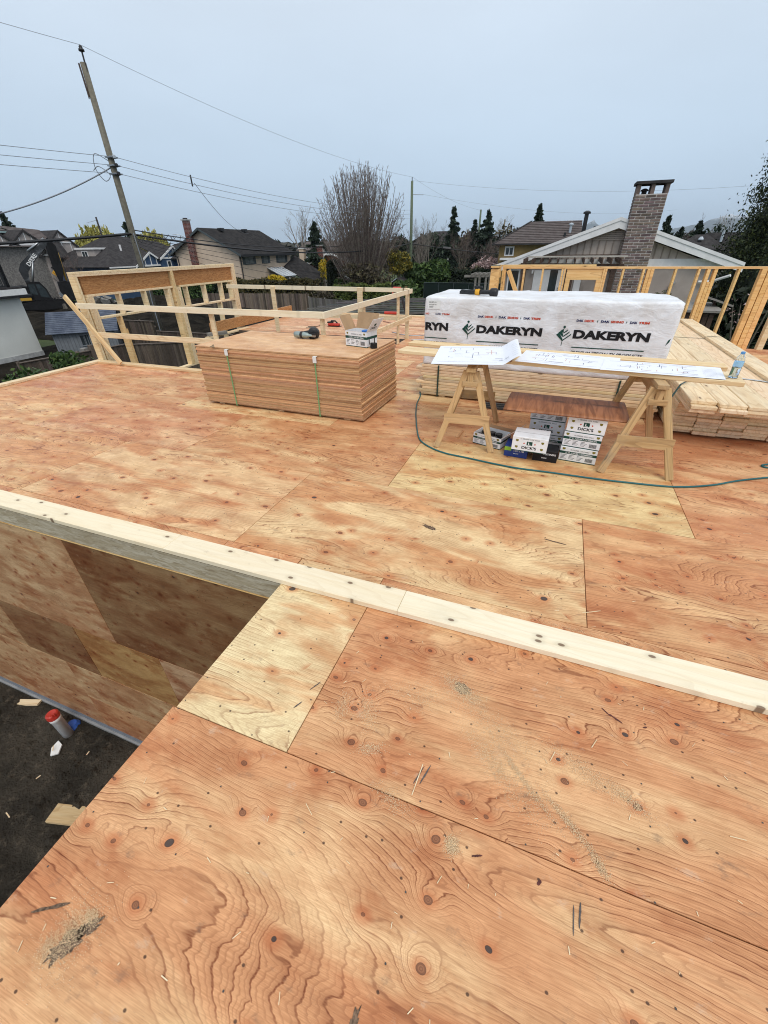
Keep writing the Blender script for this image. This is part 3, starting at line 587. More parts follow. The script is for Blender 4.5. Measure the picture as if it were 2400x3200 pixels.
# open carton of nails on the stack
def place(M): return lambda x, z, l=0.0, y=0.0: M @ V((x, y-l, z))
def carton_marks(t, M, w, h, d, kind):
    F = lambda x, z, l=0.0: M @ V((x, -d/2-l, z)); G = lambda y, z, l=0.0: M @ V((w/2+l, y, z))
    def band(z0, z1, mat=INKG, lift=.0006):
        mb = MB(); quadF(mb, F, -w/2, w/2, z0, z1, lift); mb.poly([G(-d/2, z0, lift), G(d/2, z0, lift), G(d/2, z1, lift), G(-d/2, z1, lift)]); mb.build('printed_band', mat, t)
    if kind == 'end':
        band(.0006, .008)
        for x, z in ((-w*.36, h*.72), (w*.36, h*.72), (-w*.36, h*.27), (w*.36, h*.27)):
            mb = MB(); mb.poly([F(x-.013, z+.012, .0008), F(x-.013, z-.004, .0008), F(x, z-.013, .0008), F(x+.013, z-.004, .0008), F(x+.013, z+.012, .0008)]); mb.build('badge', GOLD, t)
        mb = MB(); quadF(mb, F, -.027, .027, h*.46, h*.72, .0008); mb.build('emblem', INKG, t)
        letters('L', -.012, h*.49, .022, h*.18, CARTON, t, F, 'emblem_letter', .02, lift=.0014)
        letters("DICK'S", -.07, h*.18, .14, h*.2, INK, t, F, bold=.03)
        for s_ in (-1, 1):
            mb = MB(); x = s_*.052; z = h*.57; mb.poly([F(x-.009, z, .0008), F(x, z-.009, .0008), F(x+.009, z, .0008), F(x, z+.009, .0008)]); mb.build('leaf_badge', INKR, t)
        letters('15 DEGREE COIL NAILS', -.09, h*.83, .18, h*.08, INK, t, F, bold=.0)
    else:
        band(h*.52, h*.69); band(.0006, .009)
        letters(kind, -w*.34, h*.555, w*.72, h*.1, CARTON, t, F, bold=.015, lift=.0014)
        letters('15 DEGREE COIL NAILS', -w*.22, h*.78, w*.5, h*.08, INK, t, F, bold=.0)
        for x in (-w*.4, w*.4):
            z = h*.85; mb = MB(); mb.poly([F(x-.014, z+.012, .0008), F(x-.014, z-.004, .0008), F(x, z-.013, .0008), F(x+.014, z-.004, .0008), F(x+.014, z+.012, .0008)]); mb.build('badge', GOLD, t)
        mb = MB()
        for r_ in range(4):
            for c_ in range(3): quadF(mb, F, -w*.45+c_*w*.22, -w*.45+c_*w*.22+w*(.16-.03*((r_+c_) % 3)), h*(.42-.085*r_), h*(.445-.085*r_), .0008)
        x = w*.22
        for k in range(16): wd = (.0022, .0035, .0016)[k % 3]; quadF(mb, F, x, x+wd, h*.13, h*.38, .0008); x += wd+.0018
        mb.build('small_print', INK, t)
def nail_carton(label, M, w=.345, h=.152, d=.26, kind='end', name='nail_carton'):
    t = T(name, label, 'carton', M=M)
    block('carton', -w/2, w/2, -d/2, d/2, .0006, h-.001, CARTON, t, jit(.03), .003, M)
    carton_marks(t, M, w, h, d, kind)
    mb = MB(); mb.box(-w/2, w/2, -.0012, .0012, h-.0012, h-.0004, M); mb.build('lid_seam', INK, t)
    return t
def open_carton(label, M, w, h, d, kind, flaps, fill=BLACK):
    t = T('nail_carton', label, 'carton', M=M); k = .004
    mb = MB()
    for a in ((-w/2, w/2, -d/2, -d/2+k, 0.0006, h), (-w/2, w/2, d/2-k, d/2, .0006, h), (-w/2, -w/2+k, -d/2+k, d/2-k, .0006, h), (w/2-k, w/2, -d/2+k, d/2-k, .0006, h), (-w/2+k, w/2-k, -d/2+k, d/2-k, .0006, .005)): mb.box(*a, M)
    mb.build('carton', CARTON, t)
    for side, ang, L in flaps:
        q = {'f': Matrix.Translation((0, -d/2, h)), 'b': Matrix.Translation((0, d/2, h)) @ Matrix.Rotation(pi, 4, 'Z'), 'l': Matrix.Translation((-w/2, 0, h)) @ Matrix.Rotation(-pi/2, 4, 'Z'), 'r': Matrix.Translation((w/2, 0, h)) @ Matrix.Rotation(pi/2, 4, 'Z')}[side]
        W = (w if side in 'fb' else d)/2-.002; o = MB(); o.box(-W, W, -.0025, 0, .001, L, M @ q @ Matrix.Rotation(ang, 4, 'X')); o.build('flap', CARTON, t)
        o = MB(); o.box(-W, W, .0004, .0012, .001, L, M @ q @ Matrix.Rotation(ang, 4, 'X')); o.build('flap_lining', KRAFT, t)
        if side == 'r': 
            Q = M @ q @ Matrix.Rotation(ang, 4, 'X'); letters("DICK'S", -.06, L*.2, .12, L*.18, INK, t, lambda x, z, l=0: Q @ V((-x*-1, -.0026-l, z)), bold=.03)
            o = MB(); o.poly([Q @ V(p) for p in ((-.022, -.0034, L*.45), (.022, -.0034, L*.45), (.022, -.0034, L*.62), (-.022, -.0034, L*.62))]); o.build('emblem', INKG, t)
    mb = MB()
    for x in np.arange(-w/2+.05, w/2-.03, .085):
        for y in (-d/4, d/4): mb.lathe([(.036, 0), (.038, .01), (.038, .07), (.02, .072)], 12, M @ Matrix.Translation((x, y, .03)))
    tag(mb.build('nail_coils', fill, t), kind='stuff')
    carton_marks(t, M, w, h, d, kind); return t
BM = RZ((-2.325, 5.30, topz), radians(-14))
open_carton('opened white nail carton with raised flaps on the plywood stack', BM, .34, .185, .23, '2-1/2" X .099 BRT SPIRAL', (('l', .5, .19), ('r', .62, .19), ('b', .35, .2), ('f', -2.7, .1)), BLACK)
o = MB(); o.lathe([(.03, 0), (.05, .004), (.052, .03), (.05, .045), (.056, .05), (.05, .055), (.03, .06)], 12, BM @ Matrix.Translation((.06, .02, .13))); tag(o.build('blue_glove', plain('nitrile_blue', (.03, .16, .5), .5)), 'crumpled blue glove poking out of the opened nail carton', 'glove')
mb = MB()
t = T('nail_coil', 'loose coil of dark nails standing in front of the opened carton', 'nail coil', (-2.10, 5.17, topz))
for k in range(44):
    a = 2*pi*k/44; mb.tube([(-2.10+.041*cos(a), 5.17+.041*sin(a), topz+.001), (-2.10+.041*cos(a), 5.17+.041*sin(a), topz+.062)], .0028, 5)
mb.build('nail_shanks', BLACK, t)
mb = MB(); mb.lathe([(.037, .012), (.039, .012), (.039, .05), (.037, .05)], 20, Matrix.Translation((-2.10, 5.17, topz))); mb.build('coil_core', plain('dark_metal', (.05, .05, .05), .5), t)

# ---------------------------------------------------------------- wrapped lumber bundle on a lumber pile
BZ = .452; LM = RZ((-1.655, 5.93, 0), radians(-2.1)); BL, BD, BH = 2.955, 1.16, .842
t = T('lumber_pile', 'strapped pile of bare boards under the white wrapped bundle', 'lumber pile', M=LM)
for x in (.3, 1.5, 2.7): block('skid', x-.045, x+.045, .02, 1.14, .001, .020, SPF, t, M=LM)
for l in range(11):
    for c_ in range(5):
        L = 3.03+RNG.uniform(-.08, .06); x0 = RNG.uniform(-.07, .02)
        if l in (1, 4) and c_ == 0: x0 = -.10
        o = bpy.data.objects.new('board', bevbox_mesh('board', 3.05, .2315, .0366, STK, .005)); put(o, LM @ Matrix.Translation((x0+L/2, .118+c_*.2345+RNG.uniform(-.004, .004)-(.012 if RNG.random() < .2 else 0)*(c_ == 0), .0215+.0392*(l+.5))), t)
        o.color = (*jit(.12, (1, .95, .88) if RNG.random() > .25 else (.72, .70, .68)), 1)
for x in (.24, 2.55):
    mb = MB(); mb.box(x-.011, x+.011, -.020, -.018, .018, BZ, LM); mb.box(x-.011, x+.011, -.018, 1.18, .0165, .0185, LM); mb.build('strap', STRAPD, t)
def wr(x, z, y=0.0):
    p = V((x*1.3+z*2.2, z*3.0-x*.7, y*2+1.7)); q = V((x*4+z*6, z*9, y*5))
    return .009*mnoise.noise(p)+.004*mnoise.noise(q)+.007*(1-abs(mnoise.noise(V((x*2.2-z*3.0, z*1.4, 8+y)))))**4+.004*(1-abs(mnoise.noise(V((x*3.1+z*4.2, z*2.2-x, 3+y)))))**5
t = T('wrapped_bundle', 'white printed wrapped bundle of lumber stacked on bare boards', 'lumber bundle', M=LM)
def rb(nx, ny, nz):
    vs = {}; out = []; fs = []; r = .035
    h = (BL/2, BD/2, BH/2); ctr = V((BL/2, BD/2, BH/2))
    def vert(i, j, k):
        if (i, j, k) in vs: return vs[(i, j, k)]
        p = V(((2*i/nx-1)*h[0], (2*j/ny-1)*h[1], (2*k/nz-1)*h[2])); inn = V([max(-(h[a]-r), min(h[a]-r, p[a])) for a in range(3)]); dd = p-inn
        nrm = dd.normalized() if dd.length > 1e-6 else V((0, 0, 1)); q = inn+nrm*r+ctr
        dis = wr(q.x, q.z, 0.0 if nrm.y < -.7 else q.y)
        if nrm.z > .7: dis += .014*mnoise.noise(V((q.x*1.5, q.y*2.5, 4)))+.012
        q = q+nrm*dis; vs[(i, j, k)] = len(out); out.append(LM @ (q+V((0, 0, BZ)))); return vs[(i, j, k)]
    for a in range(nx):
        for b in range(nz): fs.append((vert(a, 0, b), vert(a+1, 0, b), vert(a+1, 0, b+1), vert(a, 0, b+1))); fs.append((vert(a, ny, b), vert(a, ny, b+1), vert(a+1, ny, b+1), vert(a+1, ny, b)))
        for b in range(ny): fs.append((vert(a, b, nz), vert(a+1, b, nz), vert(a+1, b+1, nz), vert(a, b+1, nz)))
    for a in range(ny):
        for b in range(nz): fs.append((vert(0, a, b), vert(0, a, b+1), vert(0, a+1, b+1), vert(0, a+1, b))); fs.append((vert(nx, a, b), vert(nx, a+1, b), vert(nx, a+1, b+1), vert(nx, a, b+1)))
    m = MB(); m.add(out, fs); return m.build('wrap', WRAP, t, smooth=True)
rb(150, 40, 52)
mb = MB(); mb.box(.03, BL-.03, .03, BD-.03, BZ+.001, BZ+.03, LM); mb.build('board_layer', STK, t)
WF = lambda x, z, l=0.0: LM @ V((x, -wr(x, z-BZ)-l-.0030, z))
OX = 1.655   # local x = world X + OX
def logo(x, z, s_):
    mb = MB(); q = lambda a, b: WF(x+a*s_, z+b*s_, .001)
    mb.poly([q(.02, .93), q(.1, 1.0), q(.18, .93), q(.1, .84)])
    for b, L in ((.60, .16), (.42, .26), (.22, .36)):
        mb.poly([q(.1-L, b+L*.86), q(.1-L+.13, b+L*.86+.1), q(.1, b+.12), q(.1, b)]) ; 
        mb.poly([q(.12, b+.0), q(.12, b+.07), q(.12+L*1.05, b+L*.9+.07), q(.12+L*1.05, b+L*.9)])
    mb.poly([q(.08, -.02), q(.115, -.02), q(.125, .30), q(.10, .30)]); mb.build('leaf_logo', INKG, t)
def print_rep(x):   # x = local start of the word
    letters('DAKERYN', x, .898, .82, .098, INK, t, WF, bold=.055, shear=.0)
    xs = x+.005
    for a, b, w in (('DAK', 'DECK', .195), ('DAK', 'SIDING', .235), ('DAK', 'TRIM', .195)):
        letters(a, xs, 1.086, w*.40, .025, INKN, t, WF, bold=.05); letters(b, xs+w*.45, 1.086, w*.57, .025, INKR, t, WF, bold=.05); xs += w+.035
        if b != 'TRIM':
            mb = MB(); mb.poly([WF(xs-.005, 1.083, .001), WF(xs-.001, 1.095, .001), WF(xs+.002, 1.118, .001), WF(xs-.006, 1.1, .001)]); mb.poly([WF(xs, 1.083, .001), WF(xs+.006, 1.095, .001), WF(xs+.004, 1.112, .001)]); mb.build('leaf_mark', INKG, t); xs += .035
    mb = MB(); quadF(mb, WF, x+.01, x+.80, .792, .803, .001, 10); mb.build('printed_rule', INKG, t)
    letters('PREMIUM SPECIALTY PRODUCTS', x+.01, .722, .79, .036, INK, t, WF, bold=.012, shear=.18)
print_rep(.718); print_rep(1.90)
logo(.585, .822, .225); logo(1.765, .812, .225)
letters('RYN', .018, .905, .32, .098, INK, t, WF, bold=.055); letters('DAK', .155, 1.098, .075, .0215, INKN, t, WF, bold=.03); letters('TRIM', .24, 1.098, .105, .0215, INKR, t, WF, bold=.03); letters('NG', .018, 1.10, .05, .0215, INKR, t, WF, bold=.03); letters('TY PRODUCTS', .012, .735, .32, .034, INK, t, WF, bold=.0, shear=.18)
mb = MB(); quadF(mb, WF, .015, .33, .806, .816, .001, 4); mb.build('printed_rule', INKG, t)
mb = MB(); mb.poly([WF(2.895, .87), WF(2.925, .91), WF(2.93, .95), WF(2.91, .93)]); mb.build('leaf_logo', INKG, t)
mb = MB(); quadF(mb, WF, .045, .215, 1.165, 1.268, .002, 3); mb.build('paper_tag', plain('tag_paper', (.74, .74, .72), .6), t)
for k, (s_, w) in enumerate((('S4S 2BTR KD-HT', .13), ('2x6 116 5/8" 147 PCS', .13), ('330027', .06))): letters(s_, .06, 1.24-.028*k, w, .014, INK, t, WF, bold=.01, lift=.0035)
NM = RZ((-1.02, 6.22, BZ+BH+.016), radians(-9)); nt_ = T('nail_gun', 'black nail gun with amber collar lying on top of the wrapped bundle', 'nail gun', M=NM)
block('magazine', -.235, -.02, -.022, .022, .012, .062, BLACK, nt_, None, .006, NM); block('magazine_foot', -.245, -.19, -.026, .026, .006, .05, BLACK, nt_, None, .006, NM)
NX = NM @ Matrix.Translation((0, 0, .04)) @ Matrix.Rotation(pi/2, 4, 'Y')
mb = MB(); mb.lathe([(.034, -.03), (.037, -.026), (.037, .026), (.034, .03)], 16, NX); mb.build('collar', YEL, nt_, smooth=True)
mb = MB(); mb.lathe([(.03, .031), (.028, .06), (.026, .15), (.03, .17)], 16, NX); mb.build('barrel', BLACK, nt_, smooth=True)
mb = MB(); mb.lathe([(.03, .165), (.048, .175), (.052, .20), (.052, .245), (.044, .265), (.02, .27)], 18, NX); mb.build('cylinder_head', BLACK, nt_, smooth=True)
block('trigger_guard', -.05, .06, -.012, .012, .085, .11, BLACK, nt_, None, .004, NM); block('trigger_stem', -.04, .0, -.010, .010, .062, .085, BLACK, nt_, None, .003, NM)
o = bar('stud_offcut', (-.52, 8.35, 1.02), (-.98, 8.1, .94), .089, .038, SPFW, None, (0, 0, 1)); tag(o, 'pale board end sticking up behind the wrapped bundle', 'board')
o = bar('stud_offcut_prop', (-.98, 8.1, .92), (-.98, 8.1, .0), .089, .038, SPFW, o)

# ---------------------------------------------------------------- long lumber stack at the side
t = T('lumber_stack', 'long stack of wide pale boards running away beside the wrapped bundle', 'lumber stack', (2.0, 5.3, 0))
for y in (6.0, 8.0, 10.2): block('skid', 1.47, 2.6, y-.045, y+.045, .001, .022, SPF, t)
for l in range(13):
    for c_ in range(5):
        top = l >= 10; y0 = (4.90 if top else 5.40)+RNG.uniform(-.03, .03)+(.06 if l == 10 else 0)-(.03 if (l, c_) == (11, 1) else 0); y1 = 10.75+RNG.uniform(-.1, .1)
        if l == 12 and c_ == 0: y0 = 4.98
        x = 1.455+c_*.2345+.1175+RNG.uniform(-.003, .003)+(.0 if not top else -.012)
        o = bpy.data.objects.new('board', bevbox_mesh('board', 5.4, .2305, .0368, STK, .005)); put(o, MX((x, (y0+y1)/2-(.02*RNG.random()), .0235+.0382*(l+.5)), (0, 1, 0)), t)
        o.matrix_basis = o.matrix_basis @ Matrix.Diagonal(((y1-y0)/5.4, 1, 1, 1)); o.color = (*jit(.08, (1, .97, .92)), 1)
ztop = .0235+.0382*13
bar('board', (2.50, 5.9, ztop+.0195), (2.50, 10.8, ztop+.0195), .2325, .0372, STK, t, tint=(1, .97, .93)); bar('board', (2.36, 5.3, ztop+.020), (2.36, 5.31, ztop+.020), .02, .03, STK, t)
mb = MB()
def ribbon(pts, w, mat, name, parent):
    q = MB(); vs = []; fs = []
    for i, p in enumerate(pts):
        d = (V(pts[min(i+1, len(pts)-1)])-V(pts[max(i-1, 0)])).normalized(); s_ = d.cross(V((0, 0, 1))).normalized()*w; vs += [V(p)-s_, V(p)+s_]
    q.add(vs, [(2*i, 2*i+2, 2*i+3, 2*i+1) for i in range(len(pts)-1)]); return q.build(name, mat, parent)
ribbon([(1.46, 8.8, ztop+.004), (1.9, 8.75, ztop+.004), (2.37, 8.7, ztop+.006), (2.40, 8.7, ztop+.042), (2.6, 8.68, ztop+.042)], .012, STRAPD, 'strap', t)
tag(ribbon([(1.36, 5.35, .42), (1.45, 5.52, ztop+.012), (1.6, 5.75, ztop+.03), (1.8, 5.93, ztop+.02), (1.98, 6.0, ztop+.006)], .010, STRAPD, 'cut_strap', None), 'loose dark green cut strap curling over the lumber stack edge', 'strap')
tag(ribbon([(1.74, 6.55, ztop+.05), (1.84, 6.38, ztop+.03), (1.97, 6.15, ztop+.012), (1.99, 6.03, ztop+.006)], .010, STRAPD, 'cut_strap', None), 'cut dark strap end standing up on the lumber stack', 'strap')
tag(ribbon([(2.02, 6.06, ztop+.004), (2.12, 6.0, ztop+.012), (2.2, 6.02, ztop+.004), (2.32, 5.96, ztop+.01), (2.40, 5.93, ztop+.004)], .022, plain('grey_label_scrap', (.50, .54, .56), .5), 'label_scrap', None), 'torn grey label scrap lying flat on the long lumber stack', 'label')

# ---------------------------------------------------------------- saw horses and table planks
def sawhorse(label, F, Bk, tint):
    """F, Bk: centre of the beam front and rear on the floor plan"""
    F, Bk = V(F), V(Bk); d = (Bk-F).normalized(); s_ = d.cross(V((0, 0, 1))).normalized(); H = .85
    t = T('sawhorse', label, 'sawhorse', (F+Bk)/2, group='saw horses carrying the plank table')
    z = V((0, 0, 1))
    bar('beam', F+z*(H-.0445)+d*.06, Bk+z*(H-.0445)-d*.02, .089, .038, HORSE, t, tint=tint) if False else bar('beam', F+z*(H-.020), Bk+z*(H-.020), .089, .038, HORSE, t, tint=tint)
    bar('spine', F+z*(H-.092)+d*.05, Bk+z*(H-.092)-d*.05, .038, .10, HORSE, t, tint=tint)
    for e, o_ in ((F+d*.075, -1), (Bk-d*.075, 1)):
        for s in (-1, 1):
            foot = e+s_*s*.295+d*o_*.10; head = e+s_*s*.048+z*(H-.045)
            bar('leg', foot+z*.003, head, .038, .062, HORSE, t, up=s_*s+z*.3, tint=jit(.08, tint))
        y = e+d*o_*.072; zz = .33
        bar('brace', y+z*zz-s_*.235, y+z*zz+s_*.235, .019, .105, HORSE, t, tint=jit(.08, tint))
        y = e+d*o_*.03; bar('gusset', y+z*.69-s_*.075, y+z*.69+s_*.075, .04, .05, HORSE, t, tint=tint); bar('block', y+z*.70, y+z*.80, .055, .035, HORSE, t, up=d, tint=tint)
sawhorse('timber saw horse at the hose end of the table beside the opened carton', (-.68, 4.20, 0), (-.745, 5.10, 0), (1.05, 1.03, 1.0))
sawhorse('timber saw horse under the water bottle end of the table', (.97, 4.12, 0), (.93, 4.99, 0), (1.0, .95, .9))
TZ = .8515
def plank(label, A, B, W, Tk, mat, tint=None): return tag(bar('table_plank', V(A)+V((0, 0, TZ+Tk/2)), V(B)+V((0, 0, TZ+Tk/2)), W, Tk, mat, None, tint=tint, b=.004), label, 'plank')
plank('front plank of the table lying across both saw horses', (-1.58, 4.755, 0), (1.575, 4.36, 0), .235, .0375, SPF, (1.0, .96, .88))
plank('rear plank of the table behind the drawings', (-1.60, 5.17, 0), (1.585, 4.875, 0), .185, .0375, SPF, (1.0, .95, .85))
DT = TZ+.0375
def paper(label, P00, U, W_, nu, nv, curl, seed, extra=0.0):
    """P00 corner, U along, W_ across; curl(u) -> (du, dz) at v"""
    P00, U, W_ = V(P00), V(U), V(W_); t = T('building_drawing', label, 'drawing', P00)
    rr = random.Random(seed)
    def S(u, v, l=0.0):
        du, dz = curl(u, v); return P00+U*(u+du)+W_*v+V((0, 0, DT+.0015+dz+l+extra+.002*mnoise.noise(V((u*3+seed, v*2, 0)))))
    m = MB(); vs = [S(i/nu, j/nv) for j in range(nv+1) for i in range(nu+1)]; fs = [(j*(nu+1)+i, j*(nu+1)+i+1, (j+1)*(nu+1)+i+1, (j+1)*(nu+1)+i) for j in range(nv) for i in range(nu)]
    m.add(vs, fs); m.build('paper', PAPER, t, smooth=True)
    def line(m, a, b, w=.0016):
        k = 6; a, b = V((*a, 0)), V((*b, 0)); d = b-a; n = V((-d.y, d.x, 0)).normalized()
        for i in range(k):
            p, q = a+d*(i/k), a+d*((i+1)/k); o_ = V((n.x*w/U.length, n.y*w/W_.length, 0)); m.poly([S(p.x-o_.x, p.y-o_.y, .0009), S(q.x-o_.x, q.y-o_.y, .0009), S(q.x+o_.x, q.y+o_.y, .0009), S(p.x+o_.x, p.y+o_.y, .0009)])
    for mt, cnt in ((PLINE, 26), (PLINE2, 7)):
        m = MB()
        for k in range(cnt):
            u, v = rr.uniform(.12, .72), rr.uniform(.2, .8); L = rr.uniform(.03, .16)
            b = (min(.8, u+L), v) if rr.random() < .55 else (u, min(.88, v+L*1.6)); line(m, (u, v), b, rr.choice((.0016, .0022, .003)))
        if mt is PLINE:
            for v in (.12, .9): line(m, (.05, v), (.8, v), .0014)
            for k in range(7): line(m, (.84, .15+k*.1), (.95, .15+k*.1), .0012)
        tag(m.build('linework', mt, t), kind='stuff')
    return t
pdir = V((1, -.125, 0)).normalized()
flat = lambda u, v: (0, 0)
def curlL(u, v):
    k = max(0, (u-.74)/.26); return (-.09*k*k, .085*sin(min(1, k)*1.9)*(1.0-.1*v)+.012*u)
paper('printed floor plan with rolled edge at the centre of the table', (-.30, 4.455, 0), pdir*.93, V((.07, .57, 0)), 24, 8, flat, 3)
paper('printed drawing at the far end of the table with its edge curling up', (-1.06, 4.09, 0), V((.92, .16, 0)), V((-.12, .88, 0)), 30, 10, curlL, 8, .004)
paper('printed house plan nearest the water bottle on the table', (.47, 4.33, 0), V((.96, -.055, 0)), V((.07, .45, 0)), 20, 8, flat, 5, .004)
mb = MB(); mb.lathe([(.016, 0), (.019, .02), (.019, .16), (.016, .18)], 14, MX((-.335, 4.36, DT+.024), (1, 0, 0), (.1, 1, 0))); tag(mb.build('curl_underside', PAPERB), 'brown tube added as the dark underside of the curled drawing', 'curl underside')  # brown tube added to stand for the dark underside of the curl
def bottle():
    M = Matrix.Translation((1.505, 4.385, TZ+.038)); t = T('water_bottle', 'clear water bottle with blue cap and label at the plank end', 'bottle', M=M)
    s = NT('clear_plastic'); s.set(s.b.inputs['Transmission Weight'], 1.0); s.set(s.b.inputs['IOR'], 1.2); cp = s.done((.80, .89, .96), .06, .5, tint=False)
    pr = [(.026, 0), (.034, .004)]
    for k in range(9): z = .012+k*.0085; pr += [(.0335, z), (.0318, z+.004)]
    pr += [(.034, .09), (.034, .135), (.032, .15), (.026, .168), (.016, .182), (.0125, .188), (.0125, .197)]
    mb = MB(); mb.lathe(pr, 20, M); mb.build('bottle_body', cp, t, smooth=True)
    mb = MB(); mb.lathe([(.0345, .096), (.0346, .097), (.0346, .132), (.0345, .133)], 20, M); mb.build('label_band', plain('label_pale_blue', (.35, .60, .80), .4), t)
    mb = MB(); mb.lathe([(.015, .192), (.0152, .193), (.0152, .208), (.013, .211)], 16, M); mb.build('cap', plain('cap_blue', (.10, .30, .62), .4), t)
    mb = MB(); mb.lathe([(.0285, .006), (.0295, .01), (.0295, .088), (.029, .089)], 16, M); s = NT('water'); s.set(s.b.inputs['Transmission Weight'], 1.0); s.set(s.b.inputs['IOR'], 1.33); mb.build('water', s.done((.80, .88, .94), .02, .5, tint=False), t)
bottle()
# ---------------------------------------------------------------- cartons under the table
C3 = '3" X .120 BRT COMMON'; hC = .153
fr_ = RZ((.474, 4.36, 0), radians(-6.5))
for k, (kind, lab) in enumerate(((C3, 'lowest white nail carton of the column beside the saw horse leg'), (C3, 'middle white nail carton of the column beside the saw horse leg'), ('end', 'topmost white nail carton of the column directly under the brown board'))):
    nail_carton(lab, fr_ @ Matrix.Translation((.006*k, .006*k, k*hC)) @ Matrix.Rotation(RNG.uniform(-.03, .03), 4, 'Z'), kind=kind)
bk_ = RZ((.145, 4.63, 0), radians(-5))
for k, (kind, lab) in enumerate(((C3, 'lowest white carton of the hidden rear column under the table'), ('end', 'second white nail carton of the rear column behind the open top carton'), (C3, 'topmost white nail carton of the rear column under the brown board'))):
    nail_carton(lab, bk_ @ Matrix.Translation((-.008*k, 0, k*hC)), w=.35, kind=kind)
def small_box(label, M, w, h, d, mat, words, ink, stripe=None):
    t = T('fastener_box', label, 'carton', M=M); block('box', -w/2, w/2, -d/2, d/2, .0006, h, mat, t, None, .002, M); F = lambda x, z, l=0.0: M @ V((x, -d/2-l, z))
    for s_, x, z, W_, H_ in words: letters(s_, x, z, W_, H_, ink, t, F, bold=.015)
    if stripe: mb = MB(); quadF(mb, F, -w/2, -w*.2, h*.55, h*.9, .0007); mb.build('label_patch', stripe, t)
small_box('small blue screw box with lime patch under the white carton', RZ((-.125, 4.26, 0), radians(-4)), .232, .118, .2, BLUEC, (('1-1/2" x .148', -.02, .062, .1, .017), ('BOX', -.02, .035, .05, .01)), CARTON, GRNC)
small_box('small black fastener box on the deck under the white carton', RZ((.16, 4.245, 0), radians(-2)), .235, .118, .2, INK, (('FASTENERS', -.02, .075, .12, .018), ('BOX', -.03, .035, .05, .012)), CARTON)
nail_carton('white nail carton lying askew on top of the blue and black boxes', RZ((-.005, 4.19, .119), radians(-3)), w=.335, h=.15, d=.26, kind='end')
open_carton('torn open white nail carton beside the saw horse leg on the deck', RZ((-.42, 4.46, 0), radians(-20)), .33, .125, .24, C3, (('r', .85, .2), ('b', 1.75, .17)), BLACK)
# warped brown board resting on the cartons
m = MB(); vs = []; nx, ny = 14, 12; Lb, Wb = 1.14, .64
for kz in (0, 1):
    for j in range(ny+1):
        for i in range(nx+1):
            v = j/ny-.5; vs.append(((i/nx-.5)*Lb, v*Wb, (-.012*(max(0, -v*2)**6))-.018*max(0, v*2)**2+.012*kz))
N1 = (nx+1)*(ny+1); ix = lambda i, j, k: k*N1+j*(nx+1)+i; fs = []
for j in range(ny):
    for i in range(nx): fs.append((ix(i, j, 1), ix(i+1, j, 1), ix(i+1, j+1, 1), ix(i, j+1, 1))); fs.append((ix(i, j, 0), ix(i, j+1, 0), ix(i+1, j+1, 0), ix(i+1, j, 0)))
for i in range(nx): fs.append((ix(i, 0, 0), ix(i+1, 0, 0), ix(i+1, 0, 1), ix(i, 0, 1))); fs.append((ix(i, ny, 0), ix(i, ny, 1), ix(i+1, ny, 1), ix(i+1, ny, 0)))
for j in range(ny): fs.append((ix(0, j, 0), ix(0, j, 1), ix(0, j+1, 1), ix(0, j+1, 0))); fs.append((ix(nx, j, 0), ix(nx, j+1, 0), ix(nx, j+1, 1), ix(nx, j, 1)))
m.add(vs, fs); tag(m.build('brown_board', BROWNB, M=RZ((.255, 4.53, 3*hC+.0195), radians(-1.5)), smooth=True), 'warped reddish brown board lying on the nail cartons under the table', 'board')
# small things around the table
tag(bar('wood_offcut', (-.803, 4.48, .008), (-.79, 4.70, .008), .022, .014, PLY, None), 'thin orange wood strip lying between the saw horse and open carton', 'offcut')
mb = MB(); 
for k in range(3): mb.box(-.72, -.2, 5.62+.045*k, 5.66+.045*k, .0008, .028+.012*k)
tag(mb.build('steel_channel', plain('dark_channel', (.07, .075, .08), .4, .3)), 'dark metal channel lying on the deck against the board pile', 'metal channel')
def hose(name, label, cat, pts, r, mat, n=8):
    P_ = [V(p) for p in pts]; out = []
    for i in range(len(P_)-1):
        a, b, c, d = P_[max(0, i-1)], P_[i], P_[i+1], P_[min(len(P_)-1, i+2)]
        for k in range(8):
            u = k/8; out.append(.5*((2*b)+(c-a)*u+(2*a-5*b+4*c-d)*u*u+(3*b-a-3*c+d)*u**3))
    out.append(P_[-1]); mb = MB(); mb.tube(out, r, n); return tag(mb.build(name, mat, smooth=True), label, cat)
hose('air_hose', 'teal air hose snaking along the deck in front of the saw horses', 'hose', [(-1.70, 5.98, .03), (-1.655, 5.85, .010), (-1.60, 5.5, .009), (-1.50, 5.12, .009), (-1.43, 4.9, .009), (-1.33, 4.6, .009), (-1.2, 4.28, .009), (-1.046, 4.116, .009), (-.85, 4.01, .009), (-.605, 3.966, .009), (-.144, 3.895, .009), (.272, 3.9, .009), (.571, 3.90, .009), (.861, 3.915, .009), (1.278, 3.965, .009), (1.595, 4.106, .009), (1.844, 4.282, .009), (2.13, 4.451, .009), (2.6, 4.7, .009), (3.0, 4.62, .009)], .0085, RUBBER)
hose('hose_loop', 'short loop of teal hose at the deck edge of the picture', 'hose', [(2.6, 4.98, .01), (2.25, 4.79, .01), (2.16, 4.72, .01), (2.25, 4.70, .01), (2.7, 4.85, .01)], .0085, RUBBER)
